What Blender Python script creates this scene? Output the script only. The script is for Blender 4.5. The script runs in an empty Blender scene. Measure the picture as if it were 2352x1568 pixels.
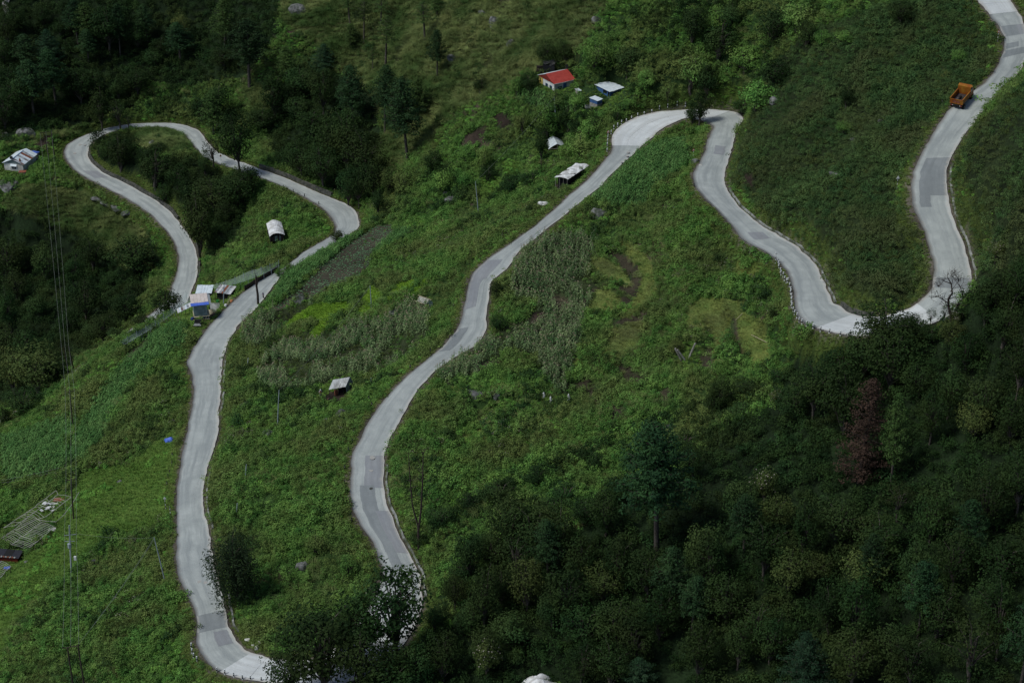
import bpy, bmesh, math, random
import numpy as np
from mathutils import Vector, Matrix
from mathutils.bvhtree import BVHTree
from mathutils.kdtree import KDTree
rng=np.random.default_rng(7); random.seed(7)
scene=bpy.context.scene
R=math.radians
# ---------------------------------------------------------------- camera, sky, sun, exposure
PITCH=R(28); FPX=4400.0; CAMZ=179.0            # photograph measured on a 2352 x 1568 grid
cam_d=bpy.data.cameras.new('camera'); cam=bpy.data.objects.new('camera',cam_d); scene.collection.objects.link(cam)
cam_d.sensor_width=36; cam_d.lens=36*FPX/2352; cam_d.clip_start=1; cam_d.clip_end=3000
cam.location=(0,0,CAMZ); cam.rotation_euler=(math.pi/2-PITCH,0,0)
scene.camera=cam
world=bpy.data.worlds.new("World"); scene.world=world; world.use_nodes=True
nt=world.node_tree; bg=nt.nodes['Background']
sky=nt.nodes.new('ShaderNodeTexSky'); sky.sky_type='NISHITA'; sky.sun_disc=False
SUN_EL=R(56); SUN_AZ=R(-112)                    # azimuth from +Y towards +X
sky.sun_elevation=SUN_EL; sky.sun_rotation=SUN_AZ; sky.altitude=1800; sky.dust_density=4; sky.air_density=1.0; sky.ozone_density=1.0
nt.links.new(sky.outputs[0],bg.inputs[0]); bg.inputs[1].default_value=0.062
sun_d=bpy.data.lights.new('sun','SUN'); sun=bpy.data.objects.new('sun',sun_d); scene.collection.objects.link(sun)
sun_d.energy=1.5; sun_d.angle=R(16); sun_d.color=(.97,1,.93)
sd=Vector((math.sin(SUN_AZ)*math.cos(SUN_EL),math.cos(SUN_AZ)*math.cos(SUN_EL),math.sin(SUN_EL)))
sun.rotation_euler=sd.to_track_quat('Z','Y').to_euler()
vs=scene.view_settings; vs.view_transform='Standard'; vs.look='None'; vs.gamma=1; vs.use_curve_mapping=False; vs.exposure=0.66
scene.render.engine='CYCLES'
scene.cycles.max_bounces=4; scene.cycles.transparent_max_bounces=6; scene.cycles.diffuse_bounces=2

# ---------------------------------------------------------------- geometry of the view
cP,sP=math.cos(PITCH),math.sin(PITCH)
def ray(x,y):
    u=(x-1176)/FPX; v=-(y-784)/FPX
    return np.array([u,cP+v*sP,-sP+v*cP])
def unproj(P,z):
    P=np.asarray(P,float); u=(P[:,0]-1176)/FPX; v=-(P[:,1]-784)/FPX
    d=np.stack([u,cP+v*sP,-sP+v*cP],1); t=(np.asarray(z)-CAMZ)/d[:,2]
    return d*t[:,None]+np.array([0,0,CAMZ])
def project(W):
    W=np.asarray(W,float); q=W-np.array([0,0,CAMZ])
    zc=q[:,1]*cP-q[:,2]*sP; yc=q[:,1]*sP+q[:,2]*cP
    return np.stack([1176+FPX*q[:,0]/zc,784-FPX*yc/zc],1)

# ---------------------------------------------------------------- the road, traced edge by edge
def T(o,l): return [(o[0]+a/3,o[1]+b/3) for a,b in l]
T9=(1567.6,1045);T1=(0,0);T2=(784.4,0);T3=(1567.6,0);T4=(0,522.5);T5=(784.4,522.5);T6=(1567.6,522.5);T7=(0,1045);T8=(784.4,1045)
A_L=T(T4,[(1197,370),(1225,300),(1232,200),(1200,100),(1140,15)])+T(T1,[(1040,1480),(960,1420),(830,1345),(700,1280),(600,1230),(520,1180),(460,1110),(437,1050),(460,1000),(520,960),(600,925),(730,885),(890,855),(1045,848),(1150,847),(1220,852),(1300,868),(1370,900),(1400,935),(1425,975),(1500,1050),(1600,1095),(1700,1130),(1780,1162),(1900,1200),(2000,1240),(2100,1285),(2200,1330),(2352,1390),(2420,1425),(2460,1470),(2478,1530)])
A_R=T(T4,[(1345,370),(1362,300),(1362,200),(1330,100),(1275,15)])+T(T1,[(1160,1445),(1060,1370),(960,1315),(840,1250),(720,1195),(640,1130),(605,1080),(610,1020),(640,975),(730,920),(890,878),(1045,872),(1130,872),(1200,890),(1270,925),(1310,970),(1345,1015),(1400,1080),(1500,1125),(1600,1160),(1700,1195),(1800,1225),(1900,1262),(2000,1310),(2100,1360),(2200,1420),(2270,1480),(2308,1540)])
B_L=T(T4,[(1870,325),(1780,375),(1700,430),(1600,510),(1500,620),(1420,700),(1370,780),(1320,850),(1285,940),(1318,1010),(1335,1110),(1325,1200),(1310,1300),(1290,1400),(1270,1480),(1258,1560)])+T(T7,[(1245,80),(1225,180),(1215,300),(1215,400),(1220,500),(1215,600),(1212,700),(1220,800),(1250,880),(1290,960),(1330,1040),(1355,1110),(1358,1200),(1352,1290),(1370,1350),(1430,1430)])
B_R=T(T4,[(1930,330),(1900,380),(1850,450),(1780,540),(1650,660),(1600,740),(1560,810),(1545,890),(1530,960),(1522,1050),(1518,1150),(1510,1260),(1512,1350),(1498,1430),(1480,1500),(1455,1567)])+T(T7,[(1430,80),(1408,180),(1395,290),(1400,390),(1430,480),(1450,570),(1465,680),(1485,790),(1505,880),(1535,970),(1552,1060),(1565,1130),(1595,1220),(1640,1290),(1700,1345)])
C_L=T(T8,[(290,810),(250,680),(200,570),(130,480),(90,400),(65,300),(65,150),(72,0)])+T(T5,[(120,1480),(150,1400),(190,1330),(240,1250),(310,1170),(380,1090),(450,1020),(540,950),(610,890),(680,840),(720,790),(790,710),(820,650),(840,580),(860,480),(875,400),(900,320),(940,280),(1000,220),(1080,165),(1160,115),(1240,55),(1320,0)])+T(T2,[(1400,1500),(1480,1430),(1560,1350),(1650,1280),(1740,1190),(1810,1110),(1850,1060),(1870,1005)])
C_R=T(T8,[(535,810),(470,690),(410,580),(355,450),(320,350),(300,280),(285,150),(297,0)])+T(T5,[(325,1480),(350,1410),(400,1330),(450,1240),(500,1150),(570,1065),(650,980),(730,925),(800,880),(880,840),(940,800),(980,750),(1000,690),(1000,600),(1010,520),(1018,450),(1030,370),(1080,330),(1130,300),(1180,230),(1240,140),(1330,80),(1420,0)])+T(T2,[(1500,1510),(1600,1430),(1700,1350),(1790,1280),(1850,1210),(1910,1150),(1980,1090),(2065,1005)])
D_L=T(T3,[(215,870),(170,970),(155,1050),(110,1130),(70,1190),(85,1270),(130,1340),(190,1400),(240,1440),(290,1500),(350,1567)])+T(T6,[(390,60),(450,110),(560,160),(640,210),(700,270),(740,340),(765,420),(778,520)])
D_R=T(T3,[(375,890),(350,990),(330,1060),(310,1120),(288,1190),(285,1250),(320,1330),(370,1400),(440,1470),(500,1520),(560,1567)])+T(T6,[(640,40),(700,75),(790,130),(870,200),(920,260),(960,340),(1000,430),(1035,520)])
E_L=T(T6,[(1720,420),(1735,300),(1720,220),(1700,140),(1680,60),(1660,0)])+T(T3,[(1610,1480),(1585,1390),(1578,1300),(1580,1240),(1600,1160),(1640,1070),(1680,1000),(1730,910),(1780,830),(1830,765),(1900,700),(1980,640),(2060,590)])
E_R=T(T6,[(1990,430),(1990,320),(1975,240),(1955,160),(1925,80),(1890,0)])+T(T3,[(1855,1480),(1835,1390),(1820,1300),(1815,1220),(1835,1130),(1865,1050),(1910,975),(1960,900),(2040,820),(2095,745),(2150,670),(2230,610),(2290,540)])
# travel direction uphill: left edge LE, right edge RE
LE=([(-60,985),(20,955),(60,930),(110,895),(200,830),(290,765),(345,722),(385,690)]+A_L+[(824,522),(812,534),(795,543),(770,557),(740,573),(700,595),(675,612)]
   +[(643,632)]+B_R[1:]+[(593,1503),(633,1514),(673,1517),(717,1513),(760,1495),(800,1460),(830,1420),(852,1380),(868,1345)]+C_L
   +T(T2,[(1857,960),(1880,910),(1930,860),(2000,820),(2080,790),(2180,770),(2280,763),(2352,759)])+T(T3,[(90,752),(170,752),(250,758),(330,765),(390,780),(425,808),(405,850)])
   +D_R+T(T6,[(1090,540),(1130,575),(1200,605),(1270,615),(1360,615),(1440,595),(1520,572),(1590,545),(1640,505)])+E_L
   +T(T3,[(2120,530),(2170,460),(2210,370),(2215,270),(2190,200),(2165,160),(2120,120),(2100,80),(2060,30),(2030,0),(1990,-60),(1960,-120)]))
RE=([(-60,1010),(20,975),(75,945),(130,905),(220,840),(310,778),(370,738),(425,705)]+A_R+[(772,522),(770,532),(764,540),(745,551),(720,566),(695,580),(683,592),(660,608)]
   +[(623,631)]+B_L[1:]+[(500,1540),(530,1553),(570,1561),(617,1567),(680,1573),(750,1575),(820,1562),(880,1530),(930,1480),(960,1425),(972,1375)]+C_R
   +T(T2,[(2130,960),(2190,900),(2260,860),(2352,818)])+[(1585,270),(1605,275),(1622,281)]
   +D_L+T(T6,[(780,570),(790,600),(830,650),(900,685),(990,710),(1080,735),(1190,745),(1300,747),(1420,732),(1540,715),(1650,690),(1760,650),(1880,580),(1960,500)])+E_R
   +T(T3,[(2330,480),(2370,400),(2385,320),(2375,230),(2345,140),(2300,60),(2260,0),(2220,-60),(2190,-120)]))
# anchor pairs (pixel on each edge) keep the two edges in step; height in metres is given at the same stations
KEY=[((-60,985),(-60,1010),-31),(A_L[0],A_R[0],-25),(A_L[13],A_R[12],-20.5),((730/3,885/3),(730/3,920/3),-19.3),((1150/3,847/3),(1130/3,872/3),-18),(A_L[22],A_R[20],-17.3),(A_L[26],A_R[23],-15.3),
     (A_L[-1],A_R[-1],-13.0),((770,557),(764,540),-12.2),((643,632),(623,631),-9.5),(B_R[5],B_L[6],-7.6),(B_R[13],B_L[14],-3.6),(B_R[-2],B_L[-2],-.4),((717,1513),(750,1575),1.8),(C_L[0],C_R[0],4.6),
     (C_L[7],C_R[7],7.6),(C_L[20],C_R[21],13.0),(C_L[-1],C_R[-1],21.5),(T(T3,[(90,752)])[0],(1585,270),24.3),(D_R[0],D_L[0],26.0),(D_R[-1],D_L[-1],34.5),
     (T(T6,[(1360,615)])[0],T(T6,[(1190,745)])[0],37.5),(E_L[0],E_R[0],42.5),(E_L[8],E_R[8],48.0),(T(T3,[(2120,530)])[0],T(T3,[(2330,480)])[0],55.0),(LE[-1],RE[-1],61.0)]
def _idx(L,p):
    d=[(a[0]-p[0])**2+(a[1]-p[1])**2 for a in L]; return int(np.argmin(d))
def resample(P,n):
    P=np.array(P); s=np.r_[0,np.cumsum(np.linalg.norm(np.diff(P,axis=0),axis=1))]
    t=np.linspace(0,s[-1],n); return np.stack([np.interp(t,s,P[:,k]) for k in range(P.shape[1])],1)
Lw=[];Rw=[]
for (a,b) in zip(KEY[:-1],KEY[1:]):
    i0,i1=_idx(LE,a[0]),_idx(LE,b[0]); j0,j1=_idx(RE,a[1]),_idx(RE,b[1])
    assert i1>i0 and j1>j0,(a,b,i0,i1,j0,j1)
    N=60
    l=resample(LE[i0:i1+1],N); r=resample(RE[j0:j1+1],N)
    z=np.linspace(a[2],b[2],N)
    l=unproj(l,z); r=unproj(r,z)
    Lw.append(l[:-1]); Rw.append(r[:-1])
Lw=np.concatenate(Lw);Rw=np.concatenate(Rw)
# even spacing along the centre line, about 0.7 m, then light smoothing
cw=(Lw+Rw)/2; s=np.r_[0,np.cumsum(np.linalg.norm(np.diff(cw,axis=0),axis=1))]
NR=int(s[-1]/0.7); t=np.linspace(0,s[-1],NR)
Lr=np.stack([np.interp(t,s,Lw[:,k]) for k in range(3)],1); Rr=np.stack([np.interp(t,s,Rw[:,k]) for k in range(3)],1)
def smooth(A,k):
    w=np.hanning(2*k+3)[1:-1]; w/=w.sum(); B=np.pad(A,((k,k),(0,0)),mode='edge')
    return np.stack([np.convolve(B[:,j],w,mode='valid') for j in range(A.shape[1])],1)
zz=smooth(np.stack([Lr[:,2],Rr[:,2]],1),22).mean(1)
Lr=smooth(Lr,2);Rr=smooth(Rr,2)
# keep the pixel position when the height was smoothed
Lr=unproj(project(Lr),zz);Rr=unproj(project(Rr),zz)
CR=(Lr+Rr)/2; HW=np.linalg.norm(Lr-Rr,axis=1)/2
print('road length',s[-1],'mean width',2*HW.mean())

# ---------------------------------------------------------------- terrain height: thin plate through the road and measured ground points
ANC=[(0,850,-36),(100,560,-34),(40,700,-40),(200,720,-36),(60,480,-26),(150,640,-37),(0,600,-40),(280,560,-31),(300,660,-31),(60,410,-21.5),(20,385,-20.5),(110,370,-19.5),
 (0,300,-16),(150,200,-12),(300,200,-12.5),(450,220,-12),(600,230,-9),(300,100,-5.5),(450,100,-4.5),(600,100,1),(0,150,-7),(0,0,3),(200,0,3),(400,0,3.5),(600,0,8),(750,60,7.5),(750,200,-4),(700,320,-12),(800,400,-13),(870,430,-12),
 (870,330,-7),(850,200,1),(900,100,9),(900,0,16),(1100,0,26),(1100,100,19.5),(1050,200,11),(1000,300,3),(960,400,-3),(930,480,-6),(870,520,-9.5),(1150,200,16),(1290,205,21.5),(1390,240,22),(1200,260,14.5),(1200,330,10),(1100,330,7),(1280,335,14),(1300,400,13.5),(1150,420,4),(1080,480,1.5),
 (1050,560,2),(950,600,-1),(850,600,-5.5),(760,640,-6.5),(700,700,-5.5),(900,700,2.5),(1000,700,6.5),(760,780,-1),(880,860,5.5),(640,850,-2),(740,920,2.5),(620,1000,-.5),(720,1050,4),(650,1200,1.5),(760,1250,4.5),(640,1350,1.2),(740,1400,2.6),
 (1300,0,35),(1300,90,29),(1450,100,33),(1450,200,27.5),(1600,0,42.5),(1600,120,34.5),(1650,225,27.5),(1600,235,27),(1560,225,27),(1800,0,48),(1800,150,40),(1950,0,54),(1950,150,48),(1780,300,36),(1900,400,39.5),(1750,400,33),(1800,500,34.5),(1950,550,39.5),(2050,300,48),(2050,640,41),(1950,690,38.5),
 (2300,480,57),(2352,380,62),(2352,620,55),(2280,640,50),(2420,200,72),(2300,800,44),
 (1700,480,27.5),(1600,470,24),(1500,520,20),(1450,600,18.5),(1600,650,23),(1300,560,16.5),(1250,700,14),(1400,750,16.5),(1600,750,21.5),(1750,800,25.5),(1300,880,12.5),(1500,900,17),(1800,950,25),(1000,950,9.5),(1150,1000,12),(1050,1150,9.5),(1250,1200,12.5),(1500,1150,17),(1050,1350,7),
 (1200,1400,8.5),(1500,1400,13.5),(1100,1560,4),(1300,1560,6),(1600,1560,10),(1700,1300,18.5),(2000,1100,28),(2000,1350,22),(2000,1560,17),(2200,1000,35),(2200,1300,29),(2352,1100,37),(2352,1560,25),(2250,850,40),(1000,1480,3.5),(2100,850,36.5),
 (360,700,-26),(280,790,-13.5),(360,760,-10),(430,760,-7.8),(200,860,-15.5),(150,910,-17),(60,980,-20),(0,1010,-21.5),(230,950,-13.0),(330,900,-8),(0,1150,-19),(150,1100,-13),(300,1100,-8.5),(0,1300,-16.5),(150,1300,-11.5),(300,1300,-7),(0,1450,-14.5),(200,1450,-8.5),(350,1450,-4.2),(0,1568,-13),(250,1568,-6),(400,1560,-2.5),(-150,1300,-22),(-150,1500,-19),
 (350,320,-15.3),(280,360,-17.8),(400,400,-17.5),(500,430,-17.2),(560,480,-17.5),(480,540,-19.5),(600,560,-15),(700,520,-13.8),(560,600,-14.8),(520,610,-18.5),(650,480,-15.5)]
CONTROL=np.array([(a,b) for a,b,c in ANC],float); CZ=np.array([c for a,b,c in ANC],float)
W=unproj(CONTROL,CZ)
edge=np.array([(-190,130,-20),(-120,650,62),(0,650,85),(100,650,110),(200,650,130),(-190,650,60),(-190,250,-35),(-190,380,-30),(-190,560,30),(0,110,-30),(0,600,60),(200,600,110),(-100,600,50),(190,130,30),(210,250,75),(210,400,110),(100,110,0),(-100,120,-25),(0,150,-12),(60,150,2),(-60,160,-10),(110,165,22)],float)
i=np.arange(0,NR,5)
Q=np.concatenate([CR[i],W,edge]); lam=np.concatenate([np.full(len(i),.02),np.full(len(W),6.0),np.full(len(edge),60.)])
def kern(d2): return 0.5*d2*np.log(d2+1e-6)
SC=50.0
X=Q[:,:2]/SC; D2=((X[:,None]-X[None])**2).sum(2)
K=kern(D2)+np.diag(lam*1e-3); n=len(Q)
Pm=np.c_[np.ones(n),X]; A=np.zeros((n+3,n+3)); A[:n,:n]=K;A[:n,n:]=Pm;A[n:,:n]=Pm.T
w_=np.linalg.solve(A,np.r_[Q[:,2],0,0,0])
def tps(x,y):
    P=np.stack([x,y],1)/SC; out=np.empty(len(P))
    for a in range(0,len(P),20000):
        p=P[a:a+20000]; d2=((p[:,None]-X[None])**2).sum(2)
        out[a:a+20000]=kern(d2)@w_[:n]+w_[n]+p@w_[n+1:]
    return out
def vnoise(x,y,scale,seed):
    r=np.random.default_rng(seed); G=r.uniform(-1,1,(256,256))
    u=x/scale+500.3;v=y/scale+500.7; iu=np.floor(u).astype(int);iv=np.floor(v).astype(int);fu=u-iu;fv=v-iv
    fu=fu*fu*(3-2*fu);fv=fv*fv*(3-2*fv)
    g=lambda a,b:G[a%256,b%256]
    return (g(iu,iv)*(1-fu)+g(iu+1,iv)*fu)*(1-fv)+(g(iu,iv+1)*(1-fu)+g(iu+1,iv+1)*fu)*fv
GX0,GX1,GY0,GY1=-165.,185.,135.,650.; ST=1.75
gx=np.arange(GX0,GX1,ST);gy=np.arange(GY0,GY1,ST)
MX,MY=np.meshgrid(gx,gy); coarse=tps(MX.ravel(),MY.ravel()).reshape(MX.shape)
def bilin(x,y):
    u=np.clip((x-GX0)/ST,0,len(gx)-1.001);v=np.clip((y-GY0)/ST,0,len(gy)-1.001)
    iu=u.astype(int);iv=v.astype(int);fu=u-iu;fv=v-iv
    return (coarse[iv,iu]*(1-fu)+coarse[iv,iu+1]*fu)*(1-fv)+(coarse[iv+1,iu]*(1-fu)+coarse[iv+1,iu+1]*fu)*fv
def inpoly(P,poly):
    x,y=P[:,0],P[:,1]; c=np.zeros(len(P),bool); poly=np.array(poly,float); j=len(poly)-1
    for i in range(len(poly)):
        xi,yi=poly[i];xj,yj=poly[j]
        m=((yi>y)!=(yj>y))&(x<(xj-xi)*(y-yi)/(yj-yi+1e-9)+xi); c^=m; j=i
    return c
ST2=0.8
hx=np.arange(-160,180,ST2);hy=np.arange(140,640,ST2)
HXm,HYm=np.meshgrid(hx,hy); fx,fy=HXm.ravel(),HYm.ravel()
base=bilin(fx,fy)
# distance to the road surface
LAT=np.linspace(0,1,19); RS=(Lr[:,None]*(1-LAT[None,:,None])+Rr[:,None]*LAT[None,:,None]).reshape(-1,3)
kd=KDTree(len(RS))
for k in range(len(RS)): kd.insert((RS[k,0],RS[k,1],0),k)
kd.balance()
def road_near(x,y):
    idx=np.empty(len(x),int);dist=np.empty(len(x))
    for k in range(len(x)):
        _,a,d=kd.find((x[k],y[k],0)); idx[k]=a;dist[k]=d
    return idx,np.maximum(dist-.3,0)                # metres beyond the road's edge
ri,over=road_near(fx,fy)
bump=vnoise(fx,fy,22,1)*1.1+vnoise(fx,fy,9,2)*.55+vnoise(fx,fy,3.6,3)*.22+vnoise(fx,fy,1.7,4)*.1
wt=np.clip((over-1.5)/7,0,1)
h=base+bump*wt
# farmed terraces: the slope is cut into level strips
PP=project(np.stack([fx,fy,h],1))
TERR=[[(1330,540),(1480,540),(1540,640),(1510,720),(1480,850),(1350,860),(1330,760),(1300,640)],
      [(1560,690),(1720,680),(1790,790),(1780,880),(1640,880),(1560,760)],[(1000,930),(1250,900),(1350,1000),(1340,1120),(1050,1120)]]
for tp in TERR:
    m=inpoly(PP,tp); step=1.9; q=(base[m]+vnoise(fx[m],fy[m],14,6)*.35)/step; fr=q-np.floor(q)
    cen=np.array(tp).mean(0); rr=np.linalg.norm(PP[m]-cen,axis=1); w2=np.clip((np.percentile(rr,98)-rr)/45,0,1)
    hn=(np.floor(q)+np.clip((fr-.66)/.2,0,1)*.88+fr*.12)*step+vnoise(fx[m],fy[m],2.1,5)*.12
    h[m]=h[m]*(1-w2)+hn*w2
for tp,kk in ((T(T5,[(1700,200),(1800,208),(1900,265),(1980,350),(1975,400),(1880,375),(1790,312)]),.75),(T(T5,[(1730,440),(1820,428),(1905,460),(1930,540),(1880,585),(1780,585),(1690,565),(1690,500)]),.75),
   (T(T5,[(1860,700),(1960,655),(2085,650),(2085,760),(2040,850),(1900,905),(1790,895),(1845,800)]),.5),(T(T6,[(30,560),(130,478),(300,498),(330,640),(300,760),(220,860),(205,900),(220,740),(30,700)]),.5),(T(T6,[(400,620),(560,640),(615,800),(600,955),(520,965),(430,860)]),.5),
   ([(816,735),(834,689),(854,657),(880,669),(880,689),(853,722),(828,738)],.6),([(735,738),(800,700),(790,692),(722,700),(700,730)],.6)):
    m=inpoly(PP,tp)
    if m.any(): h[m]=(h[m].mean()+.15)*kk+h[m]*(1-kk)
wr=np.clip((over-.35)/2.6,0,1); wr=wr*wr*(3-2*wr)
h=(RS[ri,2]-.16)*(1-wr)+h*wr
HG=h.reshape(HXm.shape)
def ground(x,y):
    x=np.atleast_1d(x).astype(float);y=np.atleast_1d(y).astype(float)
    u=np.clip((x-hx[0])/ST2,0,len(hx)-1.001);v=np.clip((y-hy[0])/ST2,0,len(hy)-1.001)
    iu=u.astype(int);iv=v.astype(int);fu=u-iu;fv=v-iv
    return (HG[iv,iu]*(1-fu)+HG[iv,iu+1]*fu)*(1-fv)+(HG[iv+1,iu]*(1-fu)+HG[iv+1,iu+1]*fu)*fv
def at(px,py,lift=0.0):
    """point of the ground seen at a place of the photograph"""
    d=ray(px,py); t=np.arange(150,640,.25); q=d[None]*t[:,None]; zr=CAMZ+q[:,2]
    g=ground(q[:,0],q[:,1])+lift; k=np.argmax(zr<g)
    if zr[-1]>g[-1] and k==0: k=len(t)-1
    return Vector((q[k,0],q[k,1],float(g[k])))
def sc(p):   # photograph pixels per metre at a world point
    q=Vector(p)-Vector((0,0,CAMZ)); return FPX/(q.y*cP-q.z*sP)

# level pads cut into the slope for the buildings
def _pz(N,Rr_,L_,hpx,r=1.2):
    p0=at(N[0],N[1]+hpx); el=math.atan2(CAMZ-p0.z,p0.y); H=hpx/(sc(p0)*math.cos(el)); z=p0.z+H
    n,r_,l=[unproj([q],z)[0] for q in(N,Rr_,L_)]; PADS.append((n[:2],(r_-n)[:2],(l-n)[:2],p0.z-.08,r))
PADS=[]
_Z=lambda x,y:((2120+x/5.6)*.57422,(240+y/5.6)*.57422); _Y=lambda x,y:(x/9.046*.57422,(560+y/9.046)*.57422); _G=lambda x,y:(1234.6+x*.08789,298.6+y*.08789); _Q=lambda x,y:(585.7+x*.0586,482.3+y*.0586)
_T=lambda x,y:(712+x*.06225,844.1+y*.06225); _U=lambda x,y:(941.7+x*.0476,654.6+y*.0476); _S=lambda x,y:((740+x/6.5346)*.57422,(1100+y/6.5346)*.57422); _D=lambda x,y:(x*.14644,1114+y*.14644)
_pz(_Z(535,545),_Z(1055,455),_Z(105,360),17); _pz(_Z(1790,718),_Z(2165,610),_Z(1425,585),16.5); _pz(_Z(1507,920),_Z(1650,875),_Z(1310,858),15.5,.6)
_pz(_Y(70,830),_Y(870,890),(_Y(70,830)[0]+_Y(1050,300)[0]-_Y(450,690)[0],_Y(70,830)[1]+_Y(1050,300)[1]-_Y(450,690)[1]),18.5)
_a=_G(290,500); _pz(_a,_G(735,460),(_a[0]-7,_a[1]-18.4),6,.6); _pz(_G(800,1290),_G(1350,925),_G(440,1240),17,.3); _pz(_Q(570,1040),_Q(1170,990),_Q(410,470),21,.6)
_N=_T(740,740); _pz(_N,(797,883.5),(_N[0]+13,_N[1]-11),20,1.2); _N=_U(310,780); _pz(_N,_U(770,945),(_N[0]+15,_N[1]-6),10,.6)
_pz(_S(270,475),_S(700,455),_S(375,285),24,.5); _pz(_S(760,450),_S(1200,490),_S(940,268),19,.5); _pz(_D(0,1125),_D(290,1150),_D(80,1010),12,.6)
for n_,u_,w_2,z_,r_ in PADS:
    A_=np.array([u_,w_2]).T; ab=np.linalg.solve(A_,np.stack([fx-n_[0],fy-n_[1]])); lu_,lw_=np.linalg.norm(u_),np.linalg.norm(w_2)
    dx=np.maximum(np.maximum(-ab[0],ab[0]-1),0)*lu_; dy=np.maximum(np.maximum(-ab[1],ab[1]-1),0)*lw_; d_=np.hypot(dx,dy)
    k_=np.clip((d_-r_)/1.8,0,1); k_=k_*k_*(3-2*k_); tgt=np.minimum(h,z_); hh_=tgt*(1-k_)+h*k_; m_=(d_<r_+1.8)&(over>.8); h[m_]=hh_[m_]
HG=h.reshape(HXm.shape)
# ---------------------------------------------------------------- helpers
col=scene.collection
def tag(o,label=None,cat=None,group=None,kind=None):
    if label: o['label']=label
    if cat: o['category']=cat
    if group: o['group']=group
    if kind: o['kind']=kind
    return o
def empty(name,loc,label,cat,group=None,rz=0):
    o=bpy.data.objects.new(name,None); o.empty_display_size=.5; col.objects.link(o); o.location=loc; o.rotation_euler.z=rz
    return tag(o,label,cat,group)
class MB:
    def __init__(s): s.v=[];s.f=[];s.mi=[]
    def add(s,vs,fs,mi=0):
        b=len(s.v); s.v+= [tuple(map(float,v)) for v in vs]; s.f+=[tuple(b+i for i in f) for f in fs]; s.mi+=[mi]*len(fs); return s
    def box(s,c,d,rz=0,mi=0,M=None):
        c=Vector(c); hx_,hy_,hz_=d[0]/2,d[1]/2,d[2]/2; m=M if M else Matrix.Rotation(rz,3,'Z')
        vs=[c+m@Vector((a*hx_,b*hy_,e*hz_)) for e in(-1,1) for b in(-1,1) for a in(-1,1)]
        return s.add(vs,[(0,2,3,1),(4,5,7,6),(0,1,5,4),(2,6,7,3),(0,4,6,2),(1,3,7,5)],mi)
    def slab(s,q,th,mi=0):   # q: 4 top corners, thickness downwards
        q=[Vector(a) for a in q]; n=(q[1]-q[0]).cross(q[3]-q[0]).normalized()
        if n.z<0: n=-n
        vs=q+[a-n*th for a in q]
        return s.add(vs,[(0,1,2,3),(7,6,5,4),(0,4,5,1),(1,5,6,2),(2,6,7,3),(3,7,4,0)],mi)
    def tube(s,pts,r,n=6,mi=0,cap=True):
        pts=[Vector(p) for p in pts]; rs=r if isinstance(r,(list,tuple)) else [r]*len(pts); rings=[]
        for i,p in enumerate(pts):
            t=(pts[min(i+1,len(pts)-1)]-pts[max(i-1,0)]).normalized(); a=t.cross(Vector((0,0,1)) if abs(t.z)<.9 else Vector((1,0,0))).normalized(); b=t.cross(a)
            rings.append([p+(a*math.cos(2*math.pi*k/n)+b*math.sin(2*math.pi*k/n))*rs[i] for k in range(n)])
        vs=[v for r_ in rings for v in r_]; fs=[]
        for i in range(len(pts)-1):
            for k in range(n): fs.append((i*n+k,i*n+(k+1)%n,(i+1)*n+(k+1)%n,(i+1)*n+k))
        if cap: fs+=[tuple(range(n-1,-1,-1)),tuple((len(pts)-1)*n+k for k in range(n))]
        return s.add(vs,fs,mi)
    def mesh(s,name,mats):
        me=bpy.data.meshes.new(name); me.from_pydata(s.v,[],s.f)
        for m in (mats if isinstance(mats,(list,tuple)) else [mats]): me.materials.append(m)
        if any(s.mi): me.polygons.foreach_set('material_index',s.mi)
        me.validate(); me.update(); return me
    def build(s,name,mats,parent=None,origin=None):
        o=bpy.data.objects.new(name,s.mesh(name,mats)); col.objects.link(o)
        if parent: o.parent=parent
        elif origin is not None: o.location=origin
        return o
def recalc(o):
    bm=bmesh.new(); bm.from_mesh(o.data); bmesh.ops.recalc_face_normals(bm,faces=bm.faces); bm.to_mesh(o.data); bm.free(); return o
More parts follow.
